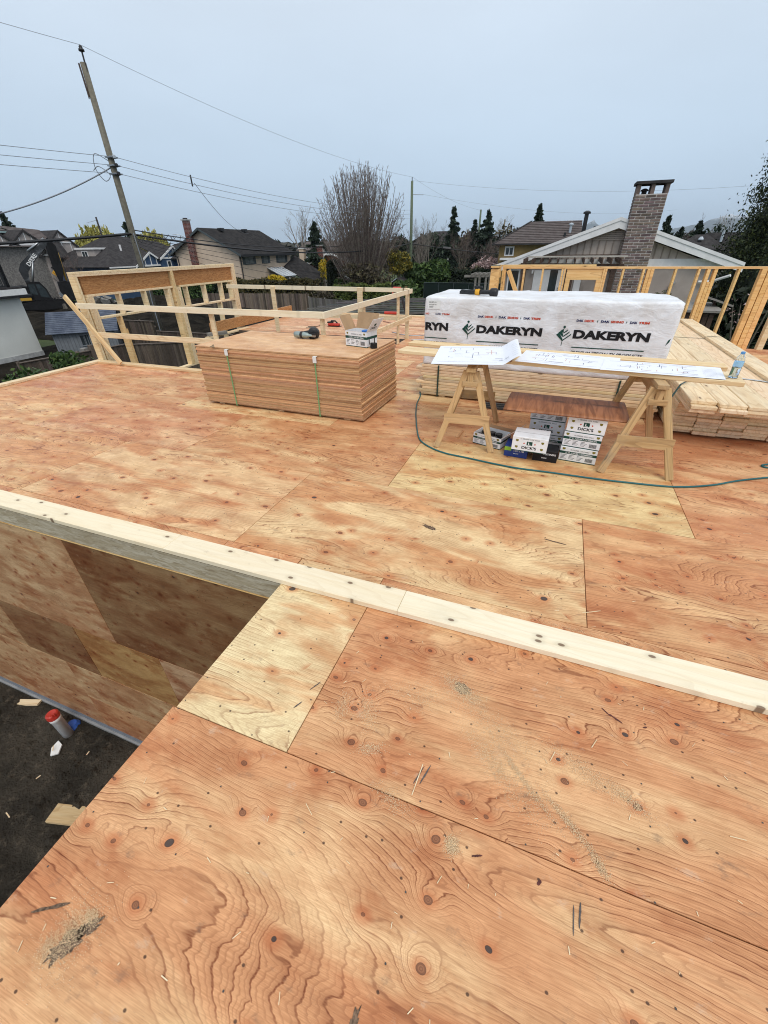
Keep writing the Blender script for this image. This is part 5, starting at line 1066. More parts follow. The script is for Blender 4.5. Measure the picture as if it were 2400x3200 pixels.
# ---------------------------------------------------------------- excavator
EX = V((-56.0, 36.5, GZ)); eu = V((.546, .838, 0)); ev = V((.838, -.546, 0))
def E(u, z, v=0.0): p = EX+eu*u+ev*v; return V((p.x, p.y, z))
t = T('excavator', 'dark excavator with raised boom working in the muddy lot', 'excavator', EX)
EXK = P('excavator_dark', (.014, .014, .015), .7, .25, 3, spec=.1); EXB = P('boom_grey_black', (.03, .032, .035), .6, .3, .8, spec=.15, dirt=(.30, .32, .34)); EXY = plain('machine_yellow', (.45, .26, .03), .5)
for v in (-1.1, 1.1):
    pr = []
    for k in range(20):
        a = 2*pi*k/20; pr.append((max(-1.9, min(1.9, 2.6*cos(a)))+.45*cos(a), .48+.45*sin(a)))
    m = MB(); m.add([E(u-.2, GZ+z+.25, v+s_) for s_ in (-.3, .3) for u, z in pr], [tuple(range(20)), tuple(range(39, 19, -1))]+[(i, (i+1) % 20, 20+(i+1) % 20, 20+i) for i in range(20)]); tr = m.build('track', EXK, t)
    for k in range(14): m = MB(); u = -2.1+k*.3; m.add([E(u, GZ+1.19, v-.32), E(u+.2, GZ+1.19, v-.32), E(u+.2, GZ+1.19, v+.32), E(u, GZ+1.19, v+.32), E(u, GZ+1.25, v-.32), E(u+.2, GZ+1.25, v-.32), E(u+.2, GZ+1.25, v+.32), E(u, GZ+1.25, v+.32)], [(0, 1, 5, 4), (1, 2, 6, 5), (2, 3, 7, 6), (3, 0, 4, 7), (4, 5, 6, 7)]); m.build('track_shoe', EXK, tr)
def eprism(name, poly, v0, v1, mat, parent=None): k = len(poly); m = MB(); m.add([E(u, z, v) for v in (v0, v1) for u, z in poly], [tuple(range(k)), tuple(range(2*k-1, k-1, -1))]+[(i, (i+1) % k, k+(i+1) % k, k+i) for i in range(k)]); return m.build(name, mat, parent or t)
eprism('body', [(-3.2, -2.6), (-.9, -2.6), (-.9, -1.4), (-1.6, -1.2), (-3.0, -1.3)], -1.3, 1.3, EXK); eprism('side_panel', [(-2.6, -2.62), (-1.2, -2.62), (-1.2, -2.35), (-2.6, -2.35)], 1.3, 1.34, EXY)
cb = eprism('cab', [(-1.3, -2.6), (.75, -2.75), (.55, -1.6), (.1, -.85), (-1.1, -.85)], .2, 1.3, EXK); eprism('cab_window', [(-.25, -2.3), (.52, -2.45), (.38, -1.6), (.0, -1.05), (-.3, -1.05)], 1.3, 1.33, GLASS, cb); eprism('cab_window', [(-1.1, -2.0), (-.45, -2.1), (-.45, -1.05), (-1.0, -1.05)], 1.3, 1.33, GLASS, cb)
bm_ = eprism('boom', [(-.95, -2.1), (-.5, -1.9), (-.7, -.7), (-.5, .1), (.3, .95), (2.1, 2.55), (2.45, 3.1), (2.2, 3.2), (.6, 2.1), (-.9, .95), (-1.3, .3), (-1.2, -.5)], -.28, .28, EXB)
me, a = text_mesh('DEERE', .02, 0); lo, hi = a.min(0), a.max(0); dd = V((2.3, 2.2, 0)).normalized(); nn = V((-dd.y, dd.x, 0))
co = np.array([E(*( (-.15+dd.x*((p[0]-lo[0])/(hi[0]-lo[0])*1.45)+nn.x*((p[1]-lo[1])/(hi[1]-lo[1])*.38)), (.62+dd.y*((p[0]-lo[0])/(hi[0]-lo[0])*1.45)+nn.y*((p[1]-lo[1])/(hi[1]-lo[1])*.38)) ), .285) for p in a]); me.vertices.foreach_set('co', co.ravel()); me.materials.clear(); me.materials.append(WHITE); me.update(); put(bpy.data.objects.new('lettering', me), None, bm_)
eprism('stick', [(2.0, 3.0), (2.45, 3.35), (2.95, 2.5), (2.85, .2), (2.35, -1.0), (2.05, -.95), (1.9, .3)], -.24, .24, EXK)
eprism('bucket', [(1.8, -1.0), (2.6, -.9), (3.9, -1.25), (3.85, -2.2), (3.1, -2.95), (2.2, -2.9), (1.75, -2.0)], -.75, .75, EXK); eprism('bucket_teeth', [(1.75, -2.0), (2.2, -2.9), (1.95, -3.15), (1.5, -2.2)], -.7, .7, STEEL)
m = MB(); m.tube([E(-.6, -1.2, .35), E(.3, 1.2, .35)], [.11, .08], 8); m.tube([E(.2, 2.05, 0), E(2.1, 3.25, 0)], [.13, .10], 8); m.build('hydraulic_cylinder', STEEL, t, smooth=True); m = MB(); m.tube([E(2.9, 1.9, 0), E(2.75, -.9, 0)], [.1, .08], 8); m.build('hydraulic_cylinder', EXY, t, smooth=True)
t = T('rubble_heap', 'heap of broken concrete and debris below the excavator bucket', 'rubble', E(4, GZ)); rr = random.Random(3)
for k in range(46):
    u, v = rr.gauss(4.6, 1.5), rr.gauss(0, 1.2); s_ = rr.uniform(.15, .55); q = max(0, 1-((u-4.6)**2+v*v)/9); m = MB(); M_ = Matrix.Translation(E(u, GZ+.3+q*1.0*rr.random(), v)) @ Matrix.Rotation(rr.random()*6, 4, 'X') @ Matrix.Rotation(rr.random()*6, 4, 'Z'); m.box(-s_, s_, -s_*.7, s_*.7, -s_*.3, s_*.3, M_); m.build('rubble_piece', CONC if k % 3 else GREYL, t, tint=(.5, .48, .45))
bare_tree('tangled bare shrub tree behind the excavator arm', -58.5, 42.5, 5.2, .7, 9, 6, TWIG, 3, 5, .09)
t = T('street_sign', 'yellow diamond street sign beyond the excavator bucket', 'sign', (-61.5, 43, GZ)); m = MB(); m.tube([(-61.5, 43, GZ), (-61.5, 43, .1)], .04, 6); m.build('post', STEEL, t); c_ = V((-61.45, 42.95, -.32)); q = V((.5, .8, 0)).normalized(); m = MB(); s_ = .62; m.slab([c_-q*s_, c_-V((0, 0, s_)), c_+q*s_, c_+V((0, 0, s_))], .03); m.build('sign_panel', plain('sign_yellow', (.72, .36, .02), .5), t)
# ---------------------------------------------------------------- tile-roofed house on the street
t = T('taupe_house', 'taupe house with brown tiled roof and three street gables', 'house', (-75, 47, GZ)); HX = -69.0
pbox('wall', -84, HX-.5, 36, 53.6, GZ, 1.6, TAUPE, t); pbox('stone_wall', HX-.49, HX-.3, 36, 47.5, GZ, 2.85, STONE, t)
courses(t, (-68.6, 34, 2.6), (-68.6, 47.5, 2.6), (-76, 34, 5.25), (-76, 46.6, 5.25), 12, ROOFG, .06); courses(t, (-68.6, 47.5, 3.3), (-68.6, 50.5, 3.3), (-76, 46.6, 5.25), (-73, 50.5, 4.75), 9, ROOFG, .06)
def street_gable(tt, X, yc, hw, ze, zp, depth, wall, trim=ROOFD, bt=.10, n=5, lower=None):
    m = MB(); m.add([(X, yc-hw, ze), (X, yc+hw, ze), (X, yc, zp)], [(0, 1, 2)]); g = m.build('gable_wall', wall, tt)
    for k in range(n): y = yc-hw*.78+k*2*hw*.78/(n-1); z = ze+(zp-ze)*(1-abs(y-yc)/hw)-.1; pbox('batten', X+.005, X+.05, y-bt/2, y+bt/2, ze, max(ze+.05, z), TRIMW, g)
    for s_ in (-1, 1):
        o = .35; a = V((X+.16, yc+s_*(hw+o), ze-o*(zp-ze)/hw)); b = V((X+.16, yc, zp+.06)); a2, b2 = a+V((-depth, 0, 0)), b+V((-depth, 0, 0)); part('roof', [a, b, b2, a2] if s_ < 0 else [a, a2, b2, b], .14, ROOFD, tt); part('bargeboard', [a+V((.06, 0, .05)), b+V((.06, 0, .05)), b+V((.06, 0, -.22)), a+V((.06, 0, -.22))] if s_ > 0 else [a+V((.06, 0, -.22)), b+V((.06, 0, -.22)), b+V((.06, 0, .05)), a+V((.06, 0, .05))], .06, trim if tt.get('label', '').startswith('taupe') else TRIMW, tt)
    pbox('gable_trim', X+.006, X+.09, yc-hw-.1, yc+hw+.1, ze-.22, ze, TRIMW, tt)
street_gable(t, HX, 50.4, 3.45, 1.75, 4.55, 6, TAUPE); street_gable(t, HX, 45.6, 2.15, 3.0, 4.5, 5, TAUPE, n=5); street_gable(t, HX, 41.6, 2.6, 2.95, 4.6, 5, TAUPE, n=5)
pbox('gable_band', HX+.006, HX+.10, 48.6, 52.2, 3.05, 3.22, TRIMW, t); pbox('bay_wall', HX-.6, HX-.05, 47.4, 53.3, GZ, 1.53, TAUPE, t)
window(t, (HX-.04, 50.9, .62), UX, N_X, 1.9, 1.3, TRIMW, GLASS, 1, .16); window(t, (HX-.04, 49.4, -1.2), UX, N_X, 1.6, 1.5, TRIMW, TAUPE, 0, .16); window(t, (HX-.04, 52.3, -1.3), UX, N_X, 1.0, 1.5, TRIMW, GLASS, 0, .14); pbox('skylight', -73.2, -71.8, 44.6, 46.0, 4.25, 4.42, plain('skylight_glass', (.30, .42, .42), .3), t); pbox('dark_wing', -76, HX-1.2, 53.7, 58.5, GZ, 1.4, ROOFD, t)
part('porch_roof', [(HX+.3, 47.2, 3.2), (HX+1.5, 47.2, 1.3), (HX+1.5, 50.0, 1.3), (HX+.3, 50.0, 3.2)], .12, ROOFD, t)
# ---------------------------------------------------------------- blue gabled house
t = T('blue_house', 'dark roofed house with blue gables and white battens', 'house', (-60, 56, GZ))
pbox('wall', -72, -58.6, 48.5, 64, GZ, .25, BLUES, t)
part('roof', [(-57.6, 47.6, .12), (-57.6, 58.6, .12), (-65, 56.5, 4.05), (-65, 55, 4.05)], .12, ROOFD, t); part('roof', [(-57.6, 58.5, .6), (-57.6, 65, .6), (-64, 63.5, 3.2), (-65, 56.4, 4.0)], .12, ROOFD, t); part('roof', [(-72, 47.6, .12), (-57.6, 47.6, .12), (-65, 55, 4.05)], .12, ROOFD, t)
street_gable(t, -57.5, 54.75, 2.75, .22, 1.75, 4, BLUES, TRIMW, .13, 5); street_gable(t, -57.0, 58.9, 2.6, 1.1, 2.5, 4, BLUES, TRIMW, .13, 5); street_gable(t, -55.6, 60.2, 1.7, 1.05, 1.75, 4, BLUES, TRIMW, .12, 3); pbox('gable_wing', -61, -57.02, 56.4, 61.4, GZ, 1.08, BLUES, t); pbox('gutter', -57.6, -57.4, 47.6, 52, -.02, .14, TRIMW, t)
window(t, (-57.0, 57.7, .2), UX, N_X, .6, .7, TRIMW, GLASS, 0, .1); window(t, (-55.58, 60.2, .2), UX, N_X, 1.5, 1.0, TRIMW, GLASS, 0, .1); pbox('porch', -59, -55.62, 59, 61.5, GZ, 1.03, BLUES, t)
m = MB(); m.box(-62.4, -61.6, 51.3, 52.3, 1.35, 1.5); m.build('skylight', plain('skylight_pale', (.6, .62, .64), .3), t); m = MB(); m.tube([(-61.2, 53.4, 1.6), (-61.2, 53.4, 2.75)], .13, 6); m.build('roof_vent', TRIMW, t); pbox('upper_wall', -66, -62.5, 50, 51.2, 1.2, 2.2, TAUPE, t); pbox('upper_fascia', -66, -62.3, 49.8, 54, 2.2, 2.42, TRIMW, t)
window(t, (-64.4, 50.0, 1.6), UY, N_Y, 1.0, .7, TRIMW, GLASS, 1, .08)
t = T('dark_roofed_house', 'far house roof seen behind the street lamp', 'house', (-72, 84, GZ)); pbox('wall', -78, -69, 80, 90, GZ, 2.6, TAUPE, t); part('roof', [(-79, 79.5, 2.5), (-68.5, 79.5, 2.5), (-71, 85, 4.0), (-76, 85, 4.0)], .15, ROOFD, t); part('roof', [(-68.5, 79.5, 2.5), (-68.5, 90, 2.5), (-71, 85, 4.0)], .15, ROOFD, t)
# ---------------------------------------------------------------- beige two-storey house
t = T('beige_house', 'beige stucco two storey house with black roof and red brick chimney', 'house', (-42, 55, GZ)); bx0, bx1, by0, by1 = -47.0, -37.3, 49.0, 60.6; ez, rz_ = 1.75, 4.15; xm = -42.2
m = MB(); m.add([(bx0, by0, GZ), (bx1, by0, GZ), (bx1, by0, ez), (xm, by0, rz_-.12), (bx0, by0, ez)], [(0, 1, 2, 3, 4)]); m.add([(bx1, by0, GZ), (bx1, by1, GZ), (bx1, by1, ez), (bx1, by0, ez)], [(0, 1, 2, 3)]); m.add([(bx0, by0, GZ), (bx0, by1, GZ), (bx0, by1, ez), (bx0, by0, ez)], [(3, 2, 1, 0)]); m.add([(bx0, by1, GZ), (bx1, by1, GZ), (bx1, by1, ez), (xm, by1, rz_-.12), (bx0, by1, ez)], [(4, 3, 2, 1, 0)]); m.build('wall', STUC, t)
sl_ = (rz_-ez)/(xm-bx0)
for s_, xe in ((-1, bx0), (1, bx1)):
    xo = xe+s_*.75; zo = ez-.75*.46; a, b, c, d = (xo, by0-.55, zo), (xm, by0-.55, rz_+.05), (xm, by1+.5, rz_+.05), (xo, by1+.5, zo); part('roof', [a, b, c, d] if s_ < 0 else [a, d, c, b], .10, ROOFK, t)
    part('bargeboard', [V(a)+V((0, -.03, -.02)), V(b)+V((0, -.03, -.02)), V(b)+V((0, -.03, -.26)), V(a)+V((0, -.03, -.26))], .05, TRIMG, t)
pbox('fascia', bx1+.72, bx1+.78, by0-.5, by1+.5, ez-.42-.16, ez-.34, BLACK, t)
for y in (51.6, 56.4): pbox('roof_vent', xm+.35, xm+.95, y, y+.6, rz_-.2, rz_+.08, BLACK, t)
for y, w, b in ((50.95, 1.75, 1), (54.55, .95, 0), (58.4, 1.85, 1)): window(t, (bx1, y, .95), UX, N_X, w, 1.15, TRIMG, GLASSL, b, .07, TRIMG)
m = MB(); m.tube([(bx1+.1, by0+.15, ez-.5), (bx1+.1, by0+.12, -3)], .06, 6); m.build('downpipe', BLACK, t)
m = MB(); m.tube([(bx1+.6, by0-.2, ez-.4), (bx1+.1, by0+.12, ez-.75)], .06, 6); m.build('downpipe_elbow', BLACK, t); m = MB(); m.tube([(bx0-.5, by0-.3, ez-.35), (bx0+.3, by0-.1, ez-.55), (bx0+.35, by0-.08, -2)], .06, 6); m.build('downpipe', BLACK, t)
ch = pbox('chimney', -44.18, -43.52, by0-.62, by0-.05, GZ, 4.95, MORTAR, t); bricks(ch, -44.19, -43.51, by0-.63, -.2, 4.95, .36, .13, BRKR); bricks(ch, by0-.62, by0-.05, -43.52, -.2, 4.95, .33, .13, BRKR, nrm='x+')
pbox('chimney_cap', -44.3, -43.4, by0-.75, by0+.05, 4.951, 5.06, CONC, ch); pbox('chimney_pot', -44.02, -43.68, by0-.6, by0-.2, 5.061, 5.2, ROOFD, ch)
part('lean_to_roof', [(-37.28, 58.2, -.35), (-33.2, 58.2, -1.95), (-32.0, 62, -1.55), (-37.28, 62, 1.1)], .12, ROOFK, t); pbox('lean_to_wall', -37.28, -33.6, 58.6, 61.5, GZ, -1.95, STUC, t)
sg = part('solarium_roof', [(-37.28, 54.6, -.2), (-35.0, 54.6, -1.2), (-35.0, 58.0, -1.2), (-37.28, 58.0, -.2)], .05, plain('solarium_glass', (.42, .47, .52), .25), t)
for y in (54.6, 55.45, 56.3, 57.15, 58.0): bar('glazing_bar', (-37.28, y, -.15), (-34.95, y, -1.17), .07, .05, TRIMW, sg)
pbox('solarium_wall', -37.27, -35.05, 54.7, 57.9, GZ, -1.3, GLASS, t); pbox('solarium_sill', -37.2, -35.0, 54.65, 57.95, -2.1, -1.95, TRIMW, t)
for y in (54.7, 56.3, 57.9): pbox('solarium_post', -35.08, -34.98, y-.05, y+.05, GZ, -1.4, TRIMW, t)
# hedge and fence in front of it
hedge('long clipped bronze hedge below the beige house', (-35.5, 43.2), (-24.6, 45.6), 1.5, -1.05, L_HED, .26, 9000, 31); shrub('bright yellow forsythia bush on top of the bronze hedge', (-29.5, 44.9, -1.0), (.95, .8, .5), 1500, L_FOR, .2, 32, 'forsythia_bush', 'bush', False)
fence('old board fence in front of the long bronze hedge', (-36.5, 40.6), (-24.2, 42.4), 1.85, GREYW, .15, tints=(.45, 1.7), cap=False); fence('leaning grey board fence beyond the guard rail corner', (-24.0, 41.6), (-15.5, 38.5), 1.6, GREYL, .15, tints=(.35, .8), cap=False)
hedge('dark evergreen hedge behind the old board fence', (-40, 47.4), (-37, 47.4), 1.6, -1.0, L_DRK, .24, 2600, 33); hedge('dark bushes below the far house seen through the header wall', (-51, 47.3), (-38.5, 47.9), 1.6, -1.3, L_LAU, .26, 5200, 34)
# ---------------------------------------------------------------- rust-brown house
t = T('rust_house', 'rust brown sided house with white gable trim behind the yew', 'house', (-36.5, 76, GZ)); gx, ghw, gy = -36.6, 4.3, 72.0
m = MB(); m.add([(gx-ghw, gy, -.95), (gx+ghw, gy, -.95), (gx+ghw, gy, -.35), (gx, gy, 1.3), (gx-ghw, gy, -.35)], [(0, 1, 2, 3, 4)]); m.build('gable_wall', RUSTS, t); pbox('lower_wall', gx-ghw, gx+ghw, gy+.01, gy+8, GZ, -.951, plain('wall_white', (.55, .57, .6), .7), t)
for k in range(6): pbox('siding_lap', gx-ghw*(.96-.12*k), gx+ghw*(.96-.12*k), gy-.03, gy-.002, -.85+.22*k, -.83+.22*k, BROWNW, t)
for s_ in (-1, 1):
    a, b = V((gx+s_*(ghw+.5), gy-.4, -.55)), V((gx, gy-.4, 1.42)); c, d = b+V((0, 9, 0)), a+V((0, 9, 0)); part('roof', [a, b, c, d] if s_ < 0 else [a, d, c, b], .08, ROOFG, t); part('bargeboard', [a+V((0, -.02, .05)), b+V((0, -.02, .05)), b+V((0, -.02, -.2)), a+V((0, -.02, -.2))], .05, TRIMW, t)
m = MB(); m.add([(gx-.7, gy-.45, .95), (gx+.7, gy-.45, .95), (gx, gy-.45, 1.3)], [(0, 1, 2)]); m.build('gable_vent', TRIMW, t)
ch = pbox('chimney', -38.5, -37.5, gy-.9, gy-.1, GZ, 2.3, MORTAR, t); bricks(ch, -38.52, -37.48, gy-.91, -.5, 2.3, .42, .17, BRKR); pbox('chimney_cap', -38.6, -37.4, gy-1, gy, 2.301, 2.4, CONC, ch); ch = pbox('white_chimney', -41.6, -40.75, gy-1.4, gy-.6, GZ, 1.9, STUC, t); pbox('chimney_cap', -41.7, -40.65, gy-1.5, gy-.5, 1.901, 2.02, TRIMW, ch)
t = T('grey_bungalow', 'pale grey house glimpsed between the spruce and rust brown house', 'house', (-44, 88, GZ)); pbox('wall', -50, -41.5, 86, 94, GZ, 1.7, plain('wall_grey', (.30, .33, .36), .7), t); part('roof', [(-51, 85.4, 1.65), (-41, 85.4, 1.65), (-41, 90, 3.1), (-51, 90, 3.1)], .1, ROOFG, t)
for x in (-48.5, -46.4, -44.4, -42.6): window(t, (x, 86, .9), UY, N_Y, .9, .8, TRIMW, GLASS, 1, .08)
# clipped yew
t = T('clipped_yew', 'dark clipped yew column in front of the rust brown house', 'tree', (-27.7, 55.5, GZ)); rs = np.random.default_rng(8); n = 5200; a = rs.random(n)*6.283; z = GZ+rs.random(n)**.8*4.55; rr_ = 1.02*np.clip((0.62-(z-.62)*.9), 0, 1)**.35*(1-.12*((z-GZ)/4.5)); rr_ = np.where(z > .15, rr_*np.sqrt(np.clip(1-((z-.15)/.55)**2, 0.02, 1)), rr_)
m = MB(); m.lathe([(.9, GZ), (.88, -1), (.78, .1), (.4, .5)], 12, Matrix.Translation((-27.7, 55.5, 0))); m.build('inner_twigs', plain('yew_core', (.008, .01, .007), .9), t); leaf_obj('foliage', np.stack([-27.7+rr_*np.cos(a), 55.5+rr_*np.sin(a), z], 1), .2, L_YEW, t)
# ---------------------------------------------------------------- big bare tree and garden behind the opening
dome_tree('large many stemmed bare tree with a rounded crown of purple brown twigs', -22.9, 53.3, 5.5, 4.6, 3.7, 9.4, 250, 3, TWIG)
shrub('tangled brown thicket at the foot of the large bare tree', (-21.8, 52.0, -1.4), (3.4, 2.0, 2.3), 2600, L_BRU, .2, 41, 'thicket', 'thicket', True, 14); shrub('yellow flowering bush beside the large bare tree', (-18.6, 54.2, .3), (1.9, 1.4, 1.5), 2400, L_FOM, .16, 42, 'forsythia_bush', 'bush', True, 14); shrub('tall yellow forsythia against the rust brown house', (-31.9, 61.0, -.7), (1.4, 1.0, 1.5), 900, L_FOR, .14, 43, 'forsythia_bush', 'bush', True, 12)
hedge('clipped yellow green hedge mound in front of the large bare tree', (-24.0, 47.5), (-18.2, 50.2), 1.9, -1.65, L_HEG, .2, 8000, 35); shrub('dark green bush under the yew column', (-25.0, 54.0, -2.2), (2.0, 1.5, 1.2), 2200, L_LAU, .22, 44)
shrub('large glossy green laurel beside the second utility pole', (-15.4, 56.5, -1.2), (3.6, 2.0, 2.3), 7500, L_LAU, .30, 45, 'laurel_bush', 'bush', True, 18); shrub('drooping green laurel below the second pole', (-16.6, 51.5, -2.1), (1.7, 1.3, 1.1), 1900, L_LAU, .26, 46, 'laurel_bush', 'bush', True, 12)
shrub('pale green vine on the leaning fence near the guard rail corner', (-14.3, 44.0, -2.7), (1.0, .9, 1.0), 1300, L_LAU, .2, 47, 'vine_bush', 'bush', True, 9); shrub('thorny brown brush pile below the bronze hedge', (-23.5, 43.2, -2.3), (1.8, 1.3, 1.2), 700, L_BRU, .16, 48, 'brush_pile', 'bush', True, 10)
bare_tree('thin bare tree beside the second utility pole', -19.2, 68.0, 8.2, .28, 12, 5, TWIGP, 3, 6, .08, .8); bare_tree('pale round bare tree behind the beige roof', -42.5, 73.5, 10.0, .45, 13, 4, TWIGP, 3, 7, .14, .3, base=4.5); bare_tree('branchy grey bare tree right of the spruce', -36.2, 73.0, 8.6, .6, 14, 6, TWIGP, 3, 6, .12, .3, base=2.0); bare_tree('brown bare tree in front of the hip roofed house', -22.0, 88, 7.6, .7, 15, 6, TWIG, 3, 6, .1, .3, base=1.5); bare_tree('low bare garden tree before the far hip roof', -14.0, 70, 6.4, .8, 16, 7, TWIG, 3, 6, .1, .2, base=1.2); bare_tree('bare plum tree over the chain link fence', -9.5, 66, 5.6, .9, 17, 7, TWIG, 3, 6, .1, .15, base=1.0); bare_tree('leafless birch beyond the grey tiled roof', -14.5, 108, 9.6, .3, 18, 4, TWIGP, 3, 6, .1, .6, base=2); bare_tree('bare russet treetop behind the chimney house', 19.3, 95, 7.6, .4, 19, 5, TWIG, 3, 6, .1, .4, base=2); bare_tree('bare pale treetop beside the cedar far off', 22.6, 92, 8.0, .4, 20, 5, TWIGP, 3, 6, .1, .4, base=2)
bare_tree('small bare tree right of the chimney far off', 12.0, 98, 6.8, .45, 26, 5, TWIGP, 3, 6, .1, .4, base=2); bare_tree('bare grey tree behind the yew far off', -30.5, 84, 7.4, .6, 27, 7, TWIG, 3, 6, .1, .3, base=1.5); bare_tree('bare scrub behind the bare tree to its right', -24.5, 80, 7.0, .7, 28, 7, TWIG, 3, 6, .1, .3, base=1)
shrub('pink blossoming magnolia in front of the firs', (-9.0, 62.0, -.4), (2.4, 1.5, 1.2), 1000, L_PIN, .16, 49, 'magnolia_bush', 'bush', True, 12); shrub('brown tangled shrub below the pink magnolia', (-10.8, 60.5, -1.4), (3.2, 1.5, 1.6), 1800, L_BRU, .17, 50, 'shrub', 'shrub', True, 14)
# small white roofed shed
t = T('small_shed', 'little garden shed with pale roof beneath the second utility pole', 'shed', (-18, 53, GZ)); pbox('wall', -19.0, -17.2, 52.3, 54.3, GZ, -1.85, GREYW, t); part('roof', [(-19.4, 51.9, -1.95), (-18.0, 51.9, -1.1), (-18.0, 54.6, -1.1), (-19.4, 54.6, -1.95)], .06, plain('pale_metal_roof', (.50, .56, .62), .4), t); part('roof', [(-18.0, 51.9, -1.1), (-16.8, 51.9, -1.95), (-16.8, 54.6, -1.95), (-18.0, 54.6, -1.1)], .06, ROOFD, t)
m = MB(); m.add([(-19.0, 52.29, -1.86), (-17.2, 52.29, -1.86), (-18.05, 52.29, -1.2)], [(0, 1, 2)]); m.build('gable', GREYW, t)
tag(block('fence_panel_post', -15.75, -15.5, 48.0, 48.25, GZ, -1.7, HORSE, None, (.6, .6, .6)), 'lone wooden post before the laurel bush', 'post')
hedge('tall dark cedar hedge behind the chain link fence', (-14.8, 57.6), (-2.0, 57.6), 1.6, -.62, L_DRK, .24, 9000, 36)
t = T('chain_link_fence', 'dark green chain link fence in front of the cedar hedge', 'fence', (-9, 52, GZ)); CL = plain('chain_link_green', (.014, .022, .02), .9, spec=.05)
for x in np.arange(-14.6, -4, 1.7): m = MB(); m.tube([(x, 51.6, GZ), (x, 51.6, -1.52)], .035, 6); m.build('fence_post', GALV, t, tint=(.14, .16, .16))
m = MB(); m.tube([(-14.6, 51.6, -1.53), (-4, 51.6, -1.53)], .03, 6); m.build('top_rail', GALV, t, tint=(.14, .16, .16)); m = MB(); m.box(-14.6, -4, 51.61, 51.63, GZ, -1.55); m.build('screen_mesh', CL, t)
t = T('garden_arbour', 'weathered grey garden arbour in front of the cedar hedge', 'arbour', (-7, 44.5, GZ))
for x, y in ((-7.55, 44.2), (-6.6, 44.2), (-7.35, 45.2), (-6.4, 45.2)): block('post', x-.09, x+.09, y-.09, y+.09, GZ, -.55, GREYL, t)
for y, z in ((44.05, -.47), (45.3, -.34)): bar('beam', (-8.6 if y < 45 else -7.9, y, z), (-5.7, y+.1, z+.03), .08, .2, GREYL, t)
for k in range(5): bar('rafter', (-7.9+k*.42, 43.6, -.32), (-7.8+k*.42, 45.8, -.27), .06, .12, GREYL, t)
# slatted roof just beyond the rear deck
t = T('slatted_pergola', 'silvered slatted pergola roof just beyond the rear deck', 'pergola', (-8, 23, GZ))
for k in range(9): bar('slat', (-13.2+k*.12, 19.2+k*.95, -.9), (-2.4+k*.12, 22.4+k*.95, -.80), .10, .045, GREYL, t, tint=jit(.3, (.55, .55, .58)))
for x, z in ((-10.6, -1.02), (-4.6, -.98)): bar('beam', (x, 18.8, z), (x+1.5, 28.4, z), .09, .14, GREYW, t)
for x in (-10.4, -7, -3.4):
    for y in (21, 25): block('post', x-.07, x+.07, y-.07, y+.07, GZ, -1.1, GREYW, t)
# ---------------------------------------------------------------- far houses and conifers
t = T('hip_roofed_house', 'far dark hip roofed house behind the bare garden trees', 'house', (-26, 104, GZ)); pbox('wall', -31, -21.2, 102, 110, GZ, 2.4, plain('wall_pale', (.36, .36, .36), .7), t); part('roof', [(-32, 101, 2.35), (-20.6, 101, 2.35), (-25, 105, 4.7), (-27.5, 105, 4.7)], .12, ROOFD, t); part('roof', [(-20.6, 101, 2.35), (-20.6, 110, 2.35), (-25, 105, 4.7)], .12, ROOFD, t); part('roof', [(-32, 110, 2.35), (-32, 101, 2.35), (-27.5, 105, 4.7)], .12, ROOFD, t)
for x in (-29.6, -27.4, -25.0, -22.6): window(t, (x, 102, 1.75), UY, N_Y, 1.1, .9, TRIMW, GLASS, 1, .1)
t = T('ochre_house', 'ochre house with layered grey tiled roof left of the neighbour gable', 'house', (-3, 58, GZ)); pbox('wall', -7.1, 1.0, 55, 63, GZ, 2.0, OCHRE, t)
courses(t, (-7.75, 54.3, 2.02), (1.1, 54.3, 2.02), (-4.4, 59.3, 4.1), (.9, 59.3, 4.1), 13, ROOFG, .07); courses(t, (-7.75, 63.5, 2.02), (-7.75, 54.3, 2.02), (-4.4, 60.5, 4.1), (-4.4, 59.3, 4.1), 12, ROOFG, .07); part('hip_cap', [(-7.8, 54.2, 2.1), (-7.6, 54.25, 2.1), (-4.3, 59.3, 4.22), (-4.5, 59.35, 4.22)], .06, ROOFD, t)
window(t, (-6.0, 55, 1.36), UY, N_Y, .75, .66, TRIMW, GLASS, 1, .12); pbox('porch_roof', -6.8, -4.6, 53.9, 54.98, .55, .75, TRIMW, t); pbox('corner_glazing', -7.13, -6.72, 55.1, 56.2, .9, 1.8, GLASS, t); pbox('gutter', -7.85, 1.1, 54.15, 54.28, 1.92, 2.04, ROOFD, t)
m = MB(); m.tube([(-.15, 56.5, 2.8), (-.15, 56.5, 3.65)], .13, 8); m.build('roof_vent', GALV, t); m = MB(); m.lathe([(.24, 0), (.24, .1), (.05, .2)], 8, Matrix.Translation((-.15, 56.5, 3.62))); m.build('vent_cap', GALV, t); m = MB(); m.tube([(-.6, 55.6, 2.4), (-.6, 55.6, 2.95)], .12, 8); m.build('roof_vent', BLACK, t)
